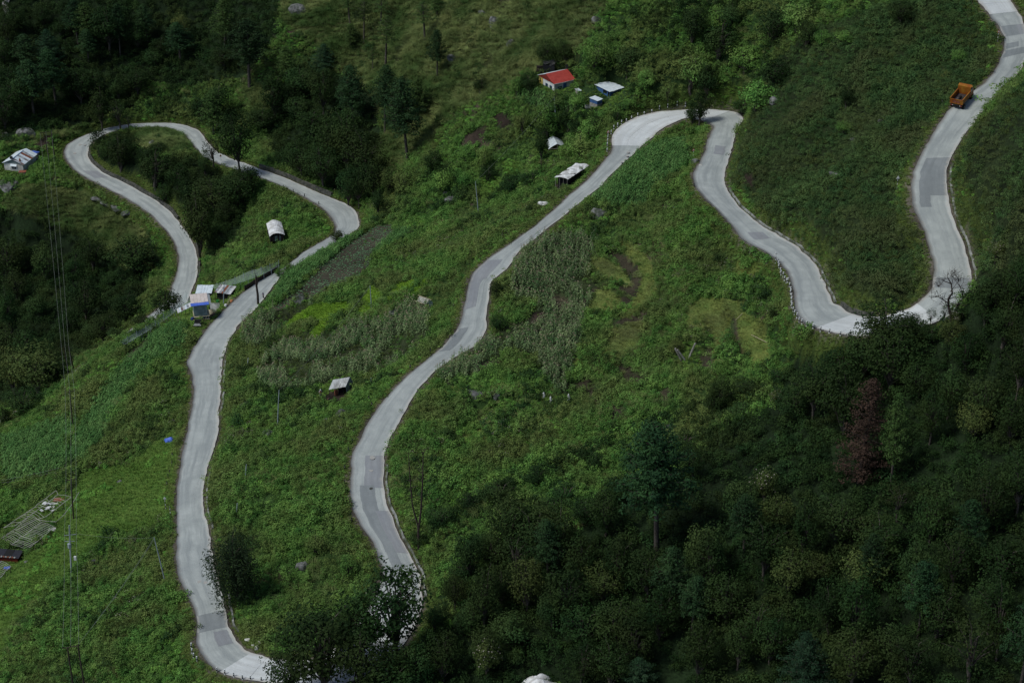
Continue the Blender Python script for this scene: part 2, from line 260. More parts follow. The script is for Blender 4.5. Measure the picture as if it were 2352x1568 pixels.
# ---------------------------------------------------------------- materials
def mat(name,c1,c2=None,scale=1.0,rough=.85,spec=.2,metal=0,bump=0,bscale=None,rand=0,detail=4,coord='pos',trans=0,c3=None,c3s=None):
    m=bpy.data.materials.new(name); m.use_nodes=True; N=m.node_tree.nodes; L=m.node_tree.links; b=N['Principled BSDF']
    b.inputs['Roughness'].default_value=rough; b.inputs['Specular IOR Level'].default_value=spec; b.inputs['Metallic'].default_value=metal
    g=N.new('ShaderNodeNewGeometry'); tc=N.new('ShaderNodeTexCoord'); co=g.outputs['Position'] if coord=='pos' else tc.outputs['Object']
    out=None
    if c2 is None: c2=c1
    n=N.new('ShaderNodeTexNoise'); n.inputs['Scale'].default_value=scale; n.inputs['Detail'].default_value=detail; L.new(co,n.inputs['Vector'])
    r=N.new('ShaderNodeValToRGB'); r.color_ramp.elements[0].position=.36; r.color_ramp.elements[1].position=.64
    r.color_ramp.elements[0].color=(*c1,1); r.color_ramp.elements[1].color=(*c2,1); L.new(n.outputs['Fac'],r.inputs[0]); out=r.outputs[0]
    if c3:
        n3=N.new('ShaderNodeTexNoise'); n3.inputs['Scale'].default_value=c3s or scale*.1; n3.inputs['Detail'].default_value=4; L.new(co,n3.inputs['Vector'])
        r3=N.new('ShaderNodeValToRGB'); r3.color_ramp.elements[0].position=.45; r3.color_ramp.elements[1].position=.62; L.new(n3.outputs['Fac'],r3.inputs[0])
        mx=N.new('ShaderNodeMix'); mx.data_type='RGBA'; L.new(r3.outputs[0],mx.inputs[0]); L.new(out,mx.inputs[6]); mx.inputs[7].default_value=(*c3,1); out=mx.outputs[2]
    if rand:
        oi=N.new('ShaderNodeObjectInfo'); hs=N.new('ShaderNodeHueSaturation')
        mr=N.new('ShaderNodeMapRange'); mr.inputs[3].default_value=1-rand; mr.inputs[4].default_value=1+rand; L.new(oi.outputs['Random'],mr.inputs[0]); L.new(mr.outputs[0],hs.inputs['Value'])
        mm=N.new('ShaderNodeMath'); mm.operation='MULTIPLY'; mm.inputs[1].default_value=7.31; L.new(oi.outputs['Random'],mm.inputs[0]); fr=N.new('ShaderNodeMath'); fr.operation='FRACT'; L.new(mm.outputs[0],fr.inputs[0])
        mh=N.new('ShaderNodeMapRange'); mh.inputs[3].default_value=.5-rand*.06; mh.inputs[4].default_value=.5+rand*.02; L.new(fr.outputs[0],mh.inputs[0]); L.new(mh.outputs[0],hs.inputs['Hue'])
        L.new(out,hs.inputs['Color']); out=hs.outputs[0]
    L.new(out,b.inputs['Base Color'])
    if bump:
        nb=N.new('ShaderNodeTexNoise'); nb.inputs['Scale'].default_value=bscale or scale*4; nb.inputs['Detail'].default_value=5; L.new(co,nb.inputs['Vector'])
        bp=N.new('ShaderNodeBump'); bp.inputs['Strength'].default_value=bump; bp.inputs['Distance'].default_value=.1; L.new(nb.outputs['Fac'],bp.inputs['Height']); L.new(bp.outputs[0],b.inputs['Normal'])
    if trans:
        t=N.new('ShaderNodeBsdfTranslucent'); L.new(out,t.inputs[0]); ms=N.new('ShaderNodeMixShader'); ms.inputs[0].default_value=trans
        L.new(b.outputs[0],ms.inputs[1]); L.new(t.outputs[0],ms.inputs[2]); L.new(ms.outputs[0],N['Material Output'].inputs[0])
    return m
M={}
LG=1.58
def leafmat(k,a,b,c=None,rand=.3,scale=.35):
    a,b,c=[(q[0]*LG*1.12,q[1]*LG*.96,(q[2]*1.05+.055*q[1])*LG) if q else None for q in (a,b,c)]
    M[k]=mat(k,a,b,scale=scale,rough=.75,spec=.09,rand=rand,trans=.2,c3=c,c3s=.085)
leafmat('herb_leaf',(.034,.100,.014),(.080,.178,.026),(.072,.118,.024))
leafmat('bright_leaf',(.065,.185,.020),(.105,.250,.030))
leafmat('dark_leaf',(.0066,.0205,.0045),(.0155,.038,.0068),(.017,.033,.0065))  # dark species, deepened further to stand in for shade in the lower right forest
leafmat('shaded_wood_leaf',(.010,.031,.0075),(.022,.055,.011),(.021,.043,.009))  # forest foliage with the deep shade put into its colour
leafmat('upland_leaf',(.021,.056,.014),(.046,.094,.021),(.046,.072,.020))  # brownish green, also darkened to paint the light falling off from the middle
leafmat('olive_leaf',(.026,.050,.010),(.048,.074,.015))
leafmat('pine_leaf',(.009,.028,.009),(.018,.048,.012))
leafmat('pale_pine_leaf',(.022,.052,.010),(.038,.074,.014))
leafmat('blue_leaf',(.010,.030,.012),(.019,.047,.018))
leafmat('willow_leaf',(.012,.026,.009),(.020,.040,.012))
leafmat('dry_leaf',(.028,.0205,.0125),(.044,.031,.019),rand=.04)
leafmat('tuft_grass',(.062,.105,.025),(.128,.178,.048),(.040,.085,.017),rand=.3,scale=.12)
leafmat('green_grass',(.070,.150,.018),(.100,.190,.028),rand=.2)
leafmat('verge_grass',(.075,.125,.022),(.100,.150,.030),rand=.2)
leafmat('rice_leaf',(.10,.215,.010),(.135,.265,.014),rand=.12,scale=.15)
leafmat('cut_grass',(.092,.158,.028),(.150,.212,.042),(.085,.115,.030),rand=.15)
leafmat('maize_leaf',(.042,.095,.026),(.120,.185,.066),rand=.25)
leafmat('cane_leaf',(.036,.105,.020),(.074,.170,.036),rand=.2)
leafmat('tassel',(.26,.25,.14),(.32,.29,.18),rand=.2)
leafmat('white_flower',(.20,.20,.15),(.27,.27,.21),rand=.05)
leafmat('cabbage_leaf',(.045,.10,.04),(.08,.15,.065),rand=.1)
M['bark']=mat('bark',(.05,.04,.032),(.11,.095,.08),scale=4,coord='obj',bump=.4)
M['dead_wood']=mat('dead_wood',(.028,.020,.017),(.06,.045,.038),scale=4,bump=.3)
M['grey_wood']=mat('grey_wood',(.20,.18,.16),(.32,.30,.27),scale=3,bump=.3)
M['pole_wood']=mat('pole_wood',(.035,.025,.02),(.06,.045,.035),scale=3)
M['pole_concrete']=mat('pole_concrete',(.22,.26,.28),(.32,.36,.38),scale=2)
M['wire']=mat('wire',(.22,.24,.2),(.26,.28,.25))
M['rock']=mat('rock',(.075,.075,.072),(.22,.215,.21),scale=1.3,bump=.9,bscale=5,detail=8,c3=(.05,.06,.04),c3s=.7)
M['pale_rock']=mat('pale_rock',(.42,.41,.38),(.6,.58,.54),scale=2,bump=.6,bscale=5)
M['wall_stone']=mat('wall_stone',(.035,.038,.032),(.11,.105,.09),scale=1.6,bump=.8,bscale=6,detail=8)
M['kerb']=mat('kerb',(.20,.20,.18),(.36,.36,.34),scale=1.2,bump=.4,c3=(.07,.08,.05),c3s=.5)
M['white_paint']=mat('white_paint',(.55,.55,.54),(.75,.75,.74),scale=6)
M['black_paint']=mat('black_paint',(.012,.012,.012),(.02,.02,.02),scale=6)
M['red_paint']=mat('red_paint',(.30,.045,.03),(.36,.07,.05),scale=5)
M['white_tarp']=mat('white_tarp',(.58,.57,.57),(.76,.75,.74),scale=1.6,rough=.6,bump=.5,bscale=3,c3=(.46,.44,.42),c3s=.9)
M['grey_tarp']=mat('grey_tarp',(.22,.24,.25),(.33,.35,.35),scale=2,rough=.7,bump=.5)
M['plastic']=mat('plastic',(.48,.53,.56),(.62,.66,.68),scale=1.2,rough=.35,bump=.3)
M['tin']=mat('tin',(.54,.60,.64),(.70,.75,.78),scale=1.4,rough=.5,spec=.4,bump=.15)
M['old_tin']=mat('old_tin',(.24,.25,.27),(.50,.52,.54),scale=1.1,rough=.5,metal=.1,c3=(.16,.10,.08),c3s=.6)
M['rust']=mat('rust',(.16,.05,.03),(.25,.09,.05),scale=3)
M['pink_tin']=mat('pink_tin',(.52,.44,.40),(.62,.54,.50),scale=1.5)
M['blue_tarp']=mat('blue_tarp',(.06,.12,.48),(.10,.17,.58),scale=2,rough=.5,bump=.3)
M['blue_paint']=mat('blue_paint',(.035,.085,.20),(.06,.13,.29),scale=2)
M['grey_green_sheet']=mat('grey_green_sheet',(.13,.18,.18),(.20,.25,.25),scale=1.5,rough=.6)
M['white_wall']=mat('white_wall',(.50,.50,.48),(.66,.66,.64),scale=1.3,c3=(.38,.36,.33),c3s=.5)
M['yellow_wall']=mat('yellow_wall',(.52,.38,.10),(.60,.46,.14),scale=1)
M['stone_base']=mat('stone_base',(.20,.18,.16),(.30,.28,.25),scale=2,bump=.4)
M['red_roof']=mat('red_roof',(.32,.045,.035),(.40,.062,.048),scale=1.2,rough=.5)
M['dark_red']=mat('dark_red',(.13,.018,.012),(.17,.026,.018),scale=1.2,rough=.6)
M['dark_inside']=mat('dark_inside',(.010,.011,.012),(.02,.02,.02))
M['glass']=mat('glass',(.012,.02,.03),(.03,.04,.05),rough=.15,spec=.6)
M['orange_paint']=mat('orange_paint',(.25,.10,.012),(.38,.175,.025),scale=2.2,rough=.5,c3=(.25,.07,.01),c3s=1.1)
M['truck_bed']=mat('truck_bed',(.02,.018,.02),(.06,.045,.045),scale=2)
M['tyre']=mat('tyre',(.01,.01,.01),(.018,.018,.018))
M['denim']=mat('denim',(.05,.09,.20),(.07,.12,.25),scale=6)
M['shirt']=mat('shirt',(.45,.40,.36),(.55,.5,.46),scale=5)
M['dark_cloth']=mat('dark_cloth',(.02,.02,.025),(.035,.035,.045),scale=5)
M['blue_cloth']=mat('blue_cloth',(.02,.03,.11),(.03,.05,.15),scale=5)
M['skin']=mat('skin',(.20,.10,.06),(.24,.13,.08),scale=5)
M['straw']=mat('straw',(.30,.25,.16),(.42,.36,.24),scale=4,bump=.5)
M['bamboo']=mat('bamboo',(.28,.27,.23),(.40,.39,.35),scale=3)
M['bamboo_pole']=mat('bamboo_pole',(.40,.34,.22),(.5,.43,.28),scale=3)
M['green_plastic']=mat('green_plastic',(.03,.25,.05),(.05,.32,.08))
M['orange_cloth']=mat('orange_cloth',(.55,.2,.08),(.6,.26,.12))
def netmat():
    m=bpy.data.materials.new('shade_net'); m.use_nodes=True; N=m.node_tree.nodes; L=m.node_tree.links; b=N['Principled BSDF']
    b.inputs['Base Color'].default_value=(.42,.50,.48,1); b.inputs['Roughness'].default_value=.7; b.inputs['Alpha'].default_value=.2
    return m
M['net']=netmat()
# ---------------------------------------------------------------- ground zones (outlines of fields measured on the photograph)
def TT(o,l): return T(o,l)
ZP={
'soil':[TT(T2,[(1065,785),(1140,782),(1185,890),(1100,880),(1050,825)]),TT(T2,[(790,1048),(850,940),(1000,858),(1012,900),(985,960),(1040,1000),(1120,1012),(1080,1032),(900,1005),(850,1025)]),
        TT(T2,[(1275,1080),(1320,1075),(1310,1150),(1270,1180)]),TT(T5,[(1300,590),(1400,570),(1400,650),(1300,660)]),TT(T5,[(910,960),(1100,890),(1090,950),(960,1010)]),
        [(285,820),(345,765),(338,790),(290,828)],TT(T3,[(430,1200),(490,1200),(480,1290),(430,1280)]),TT(T2,[(2210,1410),(2310,1405),(2300,1450),(2215,1445)]),TT(T2,[(1470,1270),(1600,1250),(1560,1310),(1460,1310)]),
        TT(T1,[(230,1010),(300,930),(370,930),(330,1000),(280,1020)]),[(735,915),(775,895),(800,905),(770,930)],TT(T4,[(1450,520),(1510,520),(1480,620),(1420,610)])],
'crop_soil':[[(690,665),(740,612),(800,562),(862,520),(903,515),(905,532),(862,575),(850,620),(800,652),(700,690),(640,712),(605,727),(630,703)]],
'rice':[[(655,750),(680,725),(722,700),(790,692),(803,705),(775,722),(752,752),(722,782),(713,765),(735,738)],[(816,735),(834,689),(854,657),(880,669),(880,689),(853,722),(828,738)],
        TT(T5,[(290,530),(320,480),(400,380),(500,368),(485,412),(400,455),(330,510)]),TT(T5,[(400,520),(490,460),(500,420),(610,338),(622,345),(560,425),(450,505)]),TT(T5,[(0,600),(60,530),(80,560),(20,640),(0,640)])],
'maize':[[(1190,590),(1240,545),(1310,530),(1370,560),(1350,620),(1375,660),(1345,720),(1335,780),(1315,850),(1300,905),(1265,900),(1230,820),(1170,800),(1100,860),(1020,885),(1000,865),(1060,820),(1110,775),(1170,742),(1220,730),(1240,700),(1180,690),(1170,650)],
         [(555,755),(600,722),(690,700),(725,690),(715,705),(680,722),(645,760),(600,800),(555,800)],[(600,835),(650,790),(700,760),(760,765),(810,745),(880,745),(940,700),(985,705),(985,760),(965,805),(900,852),(830,870),(790,862),(760,880),(700,895),(640,905),(585,880)]],
'cane':[[(275,845),(340,775),(400,742),(440,755),(425,795),(350,835),(295,900),(262,960),(235,1010),(190,1065),(150,1060),(185,980),(235,900)],[(0,1105),(0,1010),(60,990),(150,960),(180,965),(165,1010),(150,1075),(60,1105)],
        [(598,705),(640,642),(690,606),(750,572),(830,536),(845,540),(770,590),(700,640),(640,695)],[(1340,455),(1400,405),(1440,362),(1500,335),(1570,320),(1590,370),(1520,425),(1470,480),(1400,475)],[(780,590),(880,540),(960,520),(940,540),(860,590),(800,620)],
        TT(T2,[(1450,640),(1660,640),(1680,760),(1560,800),(1380,760),(1200,700),(1250,600)])],
'cut':[TT(T5,[(1700,200),(1800,208),(1900,265),(1980,350),(1975,400),(1880,375),(1790,312)]),TT(T5,[(1730,440),(1820,428),(1905,460),(1930,540),(1880,585),(1780,585),(1690,565),(1690,500)]),
       TT(T5,[(1890,100),(2000,95),(2085,180),(2155,280),(2172,420),(2150,500),(2080,560),(1980,610),(1910,625),(1985,545),(2050,450),(2080,350),(2050,260),(1965,185)]),
       TT(T5,[(1860,700),(1960,655),(2085,650),(2085,760),(2040,850),(1900,905),(1790,895),(1845,800)]),
       TT(T6,[(30,560),(130,478),(300,498),(420,520),(400,580),(560,640),(615,800),(600,955),(520,965),(430,860),(400,780),(335,650),(300,760),(220,860),(215,960),(330,940),(205,900),(220,740),(30,700)]),TT(T6,[(370,260),(540,290),(480,360),(360,340)])],
'yellow':[TT(T5,[(1440,900),(1700,880),(1700,960),(1500,980)]),TT(T5,[(850,1350),(1000,1400),(1050,1567),(900,1567),(780,1440)]),TT(T5,[(1380,1280),(1650,1380),(1680,1500),(1450,1450)]),TT(T5,[(1100,900),(1180,880),(1150,1060),(1080,1080)]),
       TT(T5,[(1000,1160),(500,1150),(560,1120),(800,1100)])],
'riser':[TT(T5,[(1850,165),(1960,192),(2050,270),(2078,350),(2048,450),(1983,548),(1940,562),(1932,470),(1885,405),(1980,402),(1985,340),(1900,258),(1820,205)]),TT(T5,[(1690,570),(1650,500),(1700,440),(1800,380),(1870,380),(1800,425),(1735,440),(1693,500)]),TT(T6,[(325,640),(360,600),(385,680),(400,770),(430,865),(400,905),(350,800)]),TT(T6,[(90,920),(200,780),(220,860),(215,960),(150,980)]),
       TT(T5,[(1560,1080),(1700,1040),(1800,1130),(1720,1180),(1600,1120)]),TT(T5,[(1900,930),(2050,980),(2120,1080),(2000,1100),(1880,1000)]),TT(T5,[(1820,1250),(1950,1230),(1940,1310),(1850,1330)]),TT(T5,[(2150,1150),(2250,1100),(2300,1180),(2200,1220)]),TT(T5,[(1850,660),(1960,620),(2080,610),(2085,645),(1960,655),(1865,700)]),TT(T5,[(1450,460),(1560,490),(1570,560),(1500,590),(1460,540)])],
'lawn':[[(20,1440),(0,1568),(-60,1568),(-60,1300),(30,1290),(110,1250),(150,1150),(190,1085),(260,1070),(340,1060),(400,1070),(398,1180),(330,1220),(240,1230),(180,1290),(100,1370)],TT(T2,[(1100,1100),(1250,1120),(1240,1180),(1130,1200)]),TT(T2,[(950,1230),(1080,1230),(1100,1300),(960,1400)]),
        TT(T3,[(190,700),(330,560),(380,600),(385,760),(200,745)]),TT(T1,[(240,1080),(430,960),(600,905),(640,925),(500,960),(440,1050),(440,1120),(330,1090)]),[(300,1060),(400,990),(405,1060),(395,1090)]],
'hay':[[(640,0),(1400,0),(1340,110),(1210,170),(1120,225),(1050,255),(990,330),(880,400),(850,350),(890,290),(860,220),(800,180),(740,110),(660,60)],[(350,280),(400,290),(450,335),(445,360),(400,350),(330,345),(300,320)],
       [(60,420),(200,440),(330,520),(350,620),(300,630),(200,545),(100,510),(0,470)],TT(T1,[(1720,620),(1800,560),(1900,640),(1800,860),(1720,800)]),TT(T1,[(250,930),(600,860),(640,900),(430,950)]),[(380,700),(410,665),(370,690)],
       TT(T5,[(1300,470),(1540,480),(1560,540),(1480,500),(1320,560)])],
'forest':[[(1010,1600),(1000,1500),(1090,1350),(1170,1260),(1290,1230),(1420,1150),(1560,1100),(1640,1010),(1780,930),(1830,820),(1900,780),(2000,770),(2080,745),(2150,740),(2240,700),(2400,560),(2400,1600)],
          [(-60,-60),(640,-60),(640,80),(560,180),(420,200),(330,190),(310,250),(210,280),(100,300),(-60,340)],[(200,330),(300,300),(330,380),(440,360),(520,400),(590,420),(540,560),(470,600),(410,480),(230,400)],
          [(-60,480),(330,500),(370,600),(320,690),(290,740),(190,810),(150,860),(-60,960)],[(700,150),(800,180),(870,230),(870,330),(830,470),(760,430),(640,380),(600,280),(640,200)]],
'upland':[[(1780,100),(1900,60),(2070,0),(2240,0),(2300,80),(2300,130),(2255,200),(2190,250),(2110,340),(2090,430),(2110,540),(2140,640),(2110,690),(2000,720),(1940,690),(1880,610),(1800,540),(1720,460),(1670,410),(1690,330),(1720,280)],[(2420,160),(2300,240),(2200,340),(2180,400),(2200,520),(2240,640),(2260,700),(2420,620)]],
'shrub':[[(980,1200),(1200,1090),(1450,970),(1700,880),(1830,800),(1800,930),(1640,1010),(1560,1100),(1420,1150),(1290,1230),(1170,1260),(1050,1400),(1000,1500)],TT(T3,[(0,0),(1000,0),(800,280),(500,600),(420,760),(380,760),(330,560),(200,700),(0,600)]),TT(T2,[(1380,260),(1650,220),(2352,0),(2352,720),(2000,760),(1750,900),(1560,1000),(1400,1060),(1250,900),(1400,760),(1700,780),(1640,480)]),[(900,420),(1000,380),(1100,420),(1230,400),(1200,450),(1050,470),(960,500),(880,490)],
         [(150,300),(400,190),(560,200),(600,260),(480,280),(330,275)]],
}
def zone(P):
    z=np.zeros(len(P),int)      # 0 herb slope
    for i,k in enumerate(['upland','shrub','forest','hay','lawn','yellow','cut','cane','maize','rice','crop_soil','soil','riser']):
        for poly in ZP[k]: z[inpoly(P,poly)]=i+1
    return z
ZN=dict(herb=0,upland=1,shrub=2,forest=3,hay=4,lawn=5,yellow=6,cut=7,cane=8,maize=9,rice=10,crop_soil=11,soil=12,riser=13)
# ---------------------------------------------------------------- terrain mesh
nx,ny=len(hx),len(hy)
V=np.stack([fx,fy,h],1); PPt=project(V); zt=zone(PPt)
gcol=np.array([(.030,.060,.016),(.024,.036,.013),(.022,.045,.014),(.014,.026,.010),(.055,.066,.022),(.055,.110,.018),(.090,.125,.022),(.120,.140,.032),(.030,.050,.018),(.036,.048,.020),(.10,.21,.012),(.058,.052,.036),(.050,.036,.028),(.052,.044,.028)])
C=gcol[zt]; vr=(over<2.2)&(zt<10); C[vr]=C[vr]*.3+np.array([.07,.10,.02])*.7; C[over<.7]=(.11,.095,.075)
nse=(.8+.35*vnoise(fx,fy,5,11)+.2*vnoise(fx,fy,1.6,12))[:,None]; C=np.clip(C*nse,0,1)
br=(vnoise(fx,fy,6,13)>.68)&(zt==0)&(over>3); C[br]=(.06,.045,.033)
ii=np.arange(nx*ny).reshape(ny,nx)
F=np.stack([ii[:-1,:-1],ii[:-1,1:],ii[1:,1:],ii[1:,:-1]],-1).reshape(-1,4)
def npmesh(name,V,F,smooth=False):
    me=bpy.data.meshes.new(name); me.vertices.add(len(V)); me.vertices.foreach_set('co',np.asarray(V,np.float32).ravel())
    k=F.shape[1]; me.loops.add(F.size); me.loops.foreach_set('vertex_index',F.astype(np.int32).ravel()); me.polygons.add(len(F)); me.polygons.foreach_set('loop_start',np.arange(0,F.size,k,dtype=np.int32))
    me.update(calc_edges=True)
    if smooth: me.polygons.foreach_set('use_smooth',np.ones(len(F),bool))
    return me
me=npmesh('hillside',V,F,True)
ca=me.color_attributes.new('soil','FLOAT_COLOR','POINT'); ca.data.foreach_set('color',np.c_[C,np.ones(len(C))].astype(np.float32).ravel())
gm=bpy.data.materials.new('ground'); gm.use_nodes=True; N=gm.node_tree.nodes; L=gm.node_tree.links; b=N['Principled BSDF']; b.inputs['Roughness'].default_value=.95; b.inputs['Specular IOR Level'].default_value=.1
at_=N.new('ShaderNodeVertexColor'); at_.layer_name='soil'; g_=N.new('ShaderNodeNewGeometry'); n_=N.new('ShaderNodeTexNoise'); n_.inputs['Scale'].default_value=2.5; n_.inputs['Detail'].default_value=6; L.new(g_.outputs['Position'],n_.inputs['Vector'])
mr=N.new('ShaderNodeMapRange'); mr.inputs[1].default_value=.3; mr.inputs[2].default_value=.7; mr.inputs[3].default_value=.6; mr.inputs[4].default_value=1.4; L.new(n_.outputs['Fac'],mr.inputs[0])
vm=N.new('ShaderNodeVectorMath'); vm.operation='SCALE'; L.new(at_.outputs[0],vm.inputs[0]); L.new(mr.outputs[0],vm.inputs['Scale']); L.new(vm.outputs[0],b.inputs['Base Color'])
bp=N.new('ShaderNodeBump'); bp.inputs['Strength'].default_value=.8; bp.inputs['Distance'].default_value=.25; L.new(n_.outputs['Fac'],bp.inputs['Height']); L.new(bp.outputs[0],b.inputs['Normal'])
me.materials.append(gm); terr=bpy.data.objects.new('hillside',me); col.objects.link(terr); tag(terr,kind='structure')
# ---------------------------------------------------------------- road
PL=project(Lr);PR=project(Rr);PC=project(CR)
def st(x,y,P=None):
    P=PC if P is None else P; return int(np.argmin((P[:,0]-x)**2+(P[:,1]-y)**2))
rag=np.random.default_rng(5)
def jag(A,B,seed):
    d=A-B; d/=np.linalg.norm(d,axis=1)[:,None]; n=vnoise(np.arange(NR)*.7,np.zeros(NR)+seed*7.7,2.2,seed)*.16+vnoise(np.arange(NR)*.7,np.zeros(NR)+seed*3.1,.9,seed+1)*.1
    return A+d*(n)[:,None]
LJ,RJ=jag(Lr,Rr,21),jag(Rr,Lr,31)
COL=9
def roadpt(i,t): return LJ[i]*(1-t)+RJ[i]*t+np.array([0,0,.03*math.sin(math.pi*t)])
conc=[(st(545,1518),st(884,1400)),(st(1438,336),st(1640,287)),(st(1930,698),st(2118,682))]   # concrete hairpins
isC=np.zeros(NR,bool)
for a,b in conc: isC[a:b]=True
e_top=st(2290,42); isC[e_top:]=True
def asphalt(name,c1,c2,c3):
    m=bpy.data.materials.new(name); m.use_nodes=True; N=m.node_tree.nodes; L=m.node_tree.links; b=N['Principled BSDF']; b.inputs['Roughness'].default_value=.8; b.inputs['Specular IOR Level'].default_value=.25
    g=N.new('ShaderNodeNewGeometry'); uv=N.new('ShaderNodeUVMap'); sx=N.new('ShaderNodeSeparateXYZ'); L.new(uv.outputs[0],sx.inputs[0])
    def noise(s,d,co=None,rough=.6):
        n=N.new('ShaderNodeTexNoise'); n.inputs['Scale'].default_value=s; n.inputs['Detail'].default_value=d; n.inputs['Roughness'].default_value=rough; L.new(co or g.outputs['Position'],n.inputs['Vector']); return n.outputs['Fac']
    def ramp(f,p0,p1,a,b_):
        r=N.new('ShaderNodeValToRGB'); r.color_ramp.elements[0].position=p0; r.color_ramp.elements[1].position=p1; r.color_ramp.elements[0].color=(*a,1); r.color_ramp.elements[1].color=(*b_,1); L.new(f,r.inputs[0]); return r.outputs[0]
    def mix(f,a,b_,mode='MIX'):
        x=N.new('ShaderNodeMix'); x.data_type='RGBA'; x.blend_type=mode; L.new(f,x.inputs[0]); 
        for s_,v in ((6,a),(7,b_)):
            if isinstance(v,tuple): x.inputs[s_].default_value=(*v,1)
            else: L.new(v,x.inputs[s_])
        return x.outputs[2]
    base=ramp(noise(.35,6),.35,.65,c1,c2)
    st_=N.new('ShaderNodeMapping'); st_.inputs['Scale'].default_value=(.06,5,1); L.new(uv.outputs[0],st_.inputs[0])
    base=mix(ramp(noise(1,3,st_.outputs[0]),.44,.62,(0,0,0),(.8,.8,.8)),base,c3)      # long wheel tracks
    base=mix(ramp(noise(7,8,rough=.8),.45,.72,(0,0,0),(.45,.45,.45)),base,tuple(x*1.35 for x in c2))
    m1=N.new('ShaderNodeMath'); m1.operation='SUBTRACT'; m1.inputs[1].default_value=.5; L.new(sx.outputs['Y'],m1.inputs[0]); m2=N.new('ShaderNodeMath'); m2.operation='ABSOLUTE'; L.new(m1.outputs[0],m2.inputs[0])
    m3=N.new('ShaderNodeMath'); m3.operation='MULTIPLY_ADD'; L.new(noise(.9,5),m3.inputs[0]); m3.inputs[1].default_value=.22; L.new(m2.outputs[0],m3.inputs[2])
    base=mix(ramp(m3.outputs[0],.50,.60,(0,0,0),(.8,.8,.8)),base,(.40,.37,.335))       # broken, dusty edges
    vo=N.new('ShaderNodeTexVoronoi'); vo.feature='DISTANCE_TO_EDGE'; vo.inputs['Scale'].default_value=.33; w=N.new('ShaderNodeVectorMath'); w.operation='ADD'; nn=N.new('ShaderNodeTexNoise'); nn.inputs['Scale'].default_value=.8; L.new(g.outputs['Position'],nn.inputs['Vector']); sc_=N.new('ShaderNodeVectorMath'); sc_.operation='SCALE'; sc_.inputs['Scale'].default_value=2.5; L.new(nn.outputs['Color'],sc_.inputs[0]); L.new(g.outputs['Position'],w.inputs[0]); L.new(sc_.outputs[0],w.inputs[1]); L.new(w.outputs[0],vo.inputs['Vector'])
    base=mix(ramp(vo.outputs['Distance'],.0,.012,(.25,.25,.25),(0,0,0)),base,tuple(x*.55 for x in c1))
    L.new(base,b.inputs['Base Color']); bp=N.new('ShaderNodeBump'); bp.inputs['Strength'].default_value=.4; bp.inputs['Distance'].default_value=.03; L.new(noise(6,6),bp.inputs['Height']); L.new(bp.outputs[0],b.inputs['Normal'])
    return m
M['asphalt']=asphalt('asphalt',(.30,.315,.305),(.405,.42,.40),(.235,.25,.248))
M['patch']=asphalt('fresh_asphalt',(.19,.203,.207),(.245,.257,.258),(.172,.184,.187))
M['pale_patch']=asphalt('worn_asphalt',(.22,.225,.24),(.28,.285,.29),(.21,.21,.22))
M['concrete']=asphalt('pale_concrete',(.47,.48,.48),(.58,.59,.585),(.43,.43,.42))
def road_mesh(name,i0,i1,t0,t1,lift,mt,parent=None,gap=0,ncol=COL,step=1,thick=0):
    ids=list(range(i0,i1+1,step)); 
    if ids[-1]!=i1: ids.append(i1)
    vs=[];uv=[]
    for a in ids:
        for k in range(ncol):
            t=t0+(t1-t0)*k/(ncol-1); p=roadpt(a,t); vs.append((p[0],p[1],p[2]+lift)); uv.append((a*.7,t))
    n=len(ids); fs=[(i*ncol+k,i*ncol+k+1,(i+1)*ncol+k+1,(i+1)*ncol+k) for i in range(n-1) for k in range(ncol-1)]
    if thick:
        b0=len(vs); rim=[k for k in range(ncol)]+[i*ncol+ncol-1 for i in range(1,n)]+[(n-1)*ncol+k for k in range(ncol-2,-1,-1)]+[i*ncol for i in range(n-2,0,-1)]
        for r_ in rim: v=vs[r_]; vs.append((v[0],v[1],v[2]-thick)); uv.append(uv[r_])
        m_=len(rim); fs+=[(rim[j],rim[(j+1)%m_],b0+(j+1)%m_,b0+j) for j in range(m_)]
    me=bpy.data.meshes.new(name); me.from_pydata(vs,[],fs); me.materials.append(mt); ul=me.uv_layers.new(name='UVMap')
    ul.data.foreach_set('uv',[c for l in me.loops for c in uv[l.vertex_index]])
    me.polygons.foreach_set('use_smooth',[True]*len(fs)); o=bpy.data.objects.new(name,me); col.objects.link(o)
    if parent: o.parent=parent
    return o
road=road_mesh('road',0,NR-1,0,1,0,M['asphalt'],thick=.22); tag(road,kind='structure')
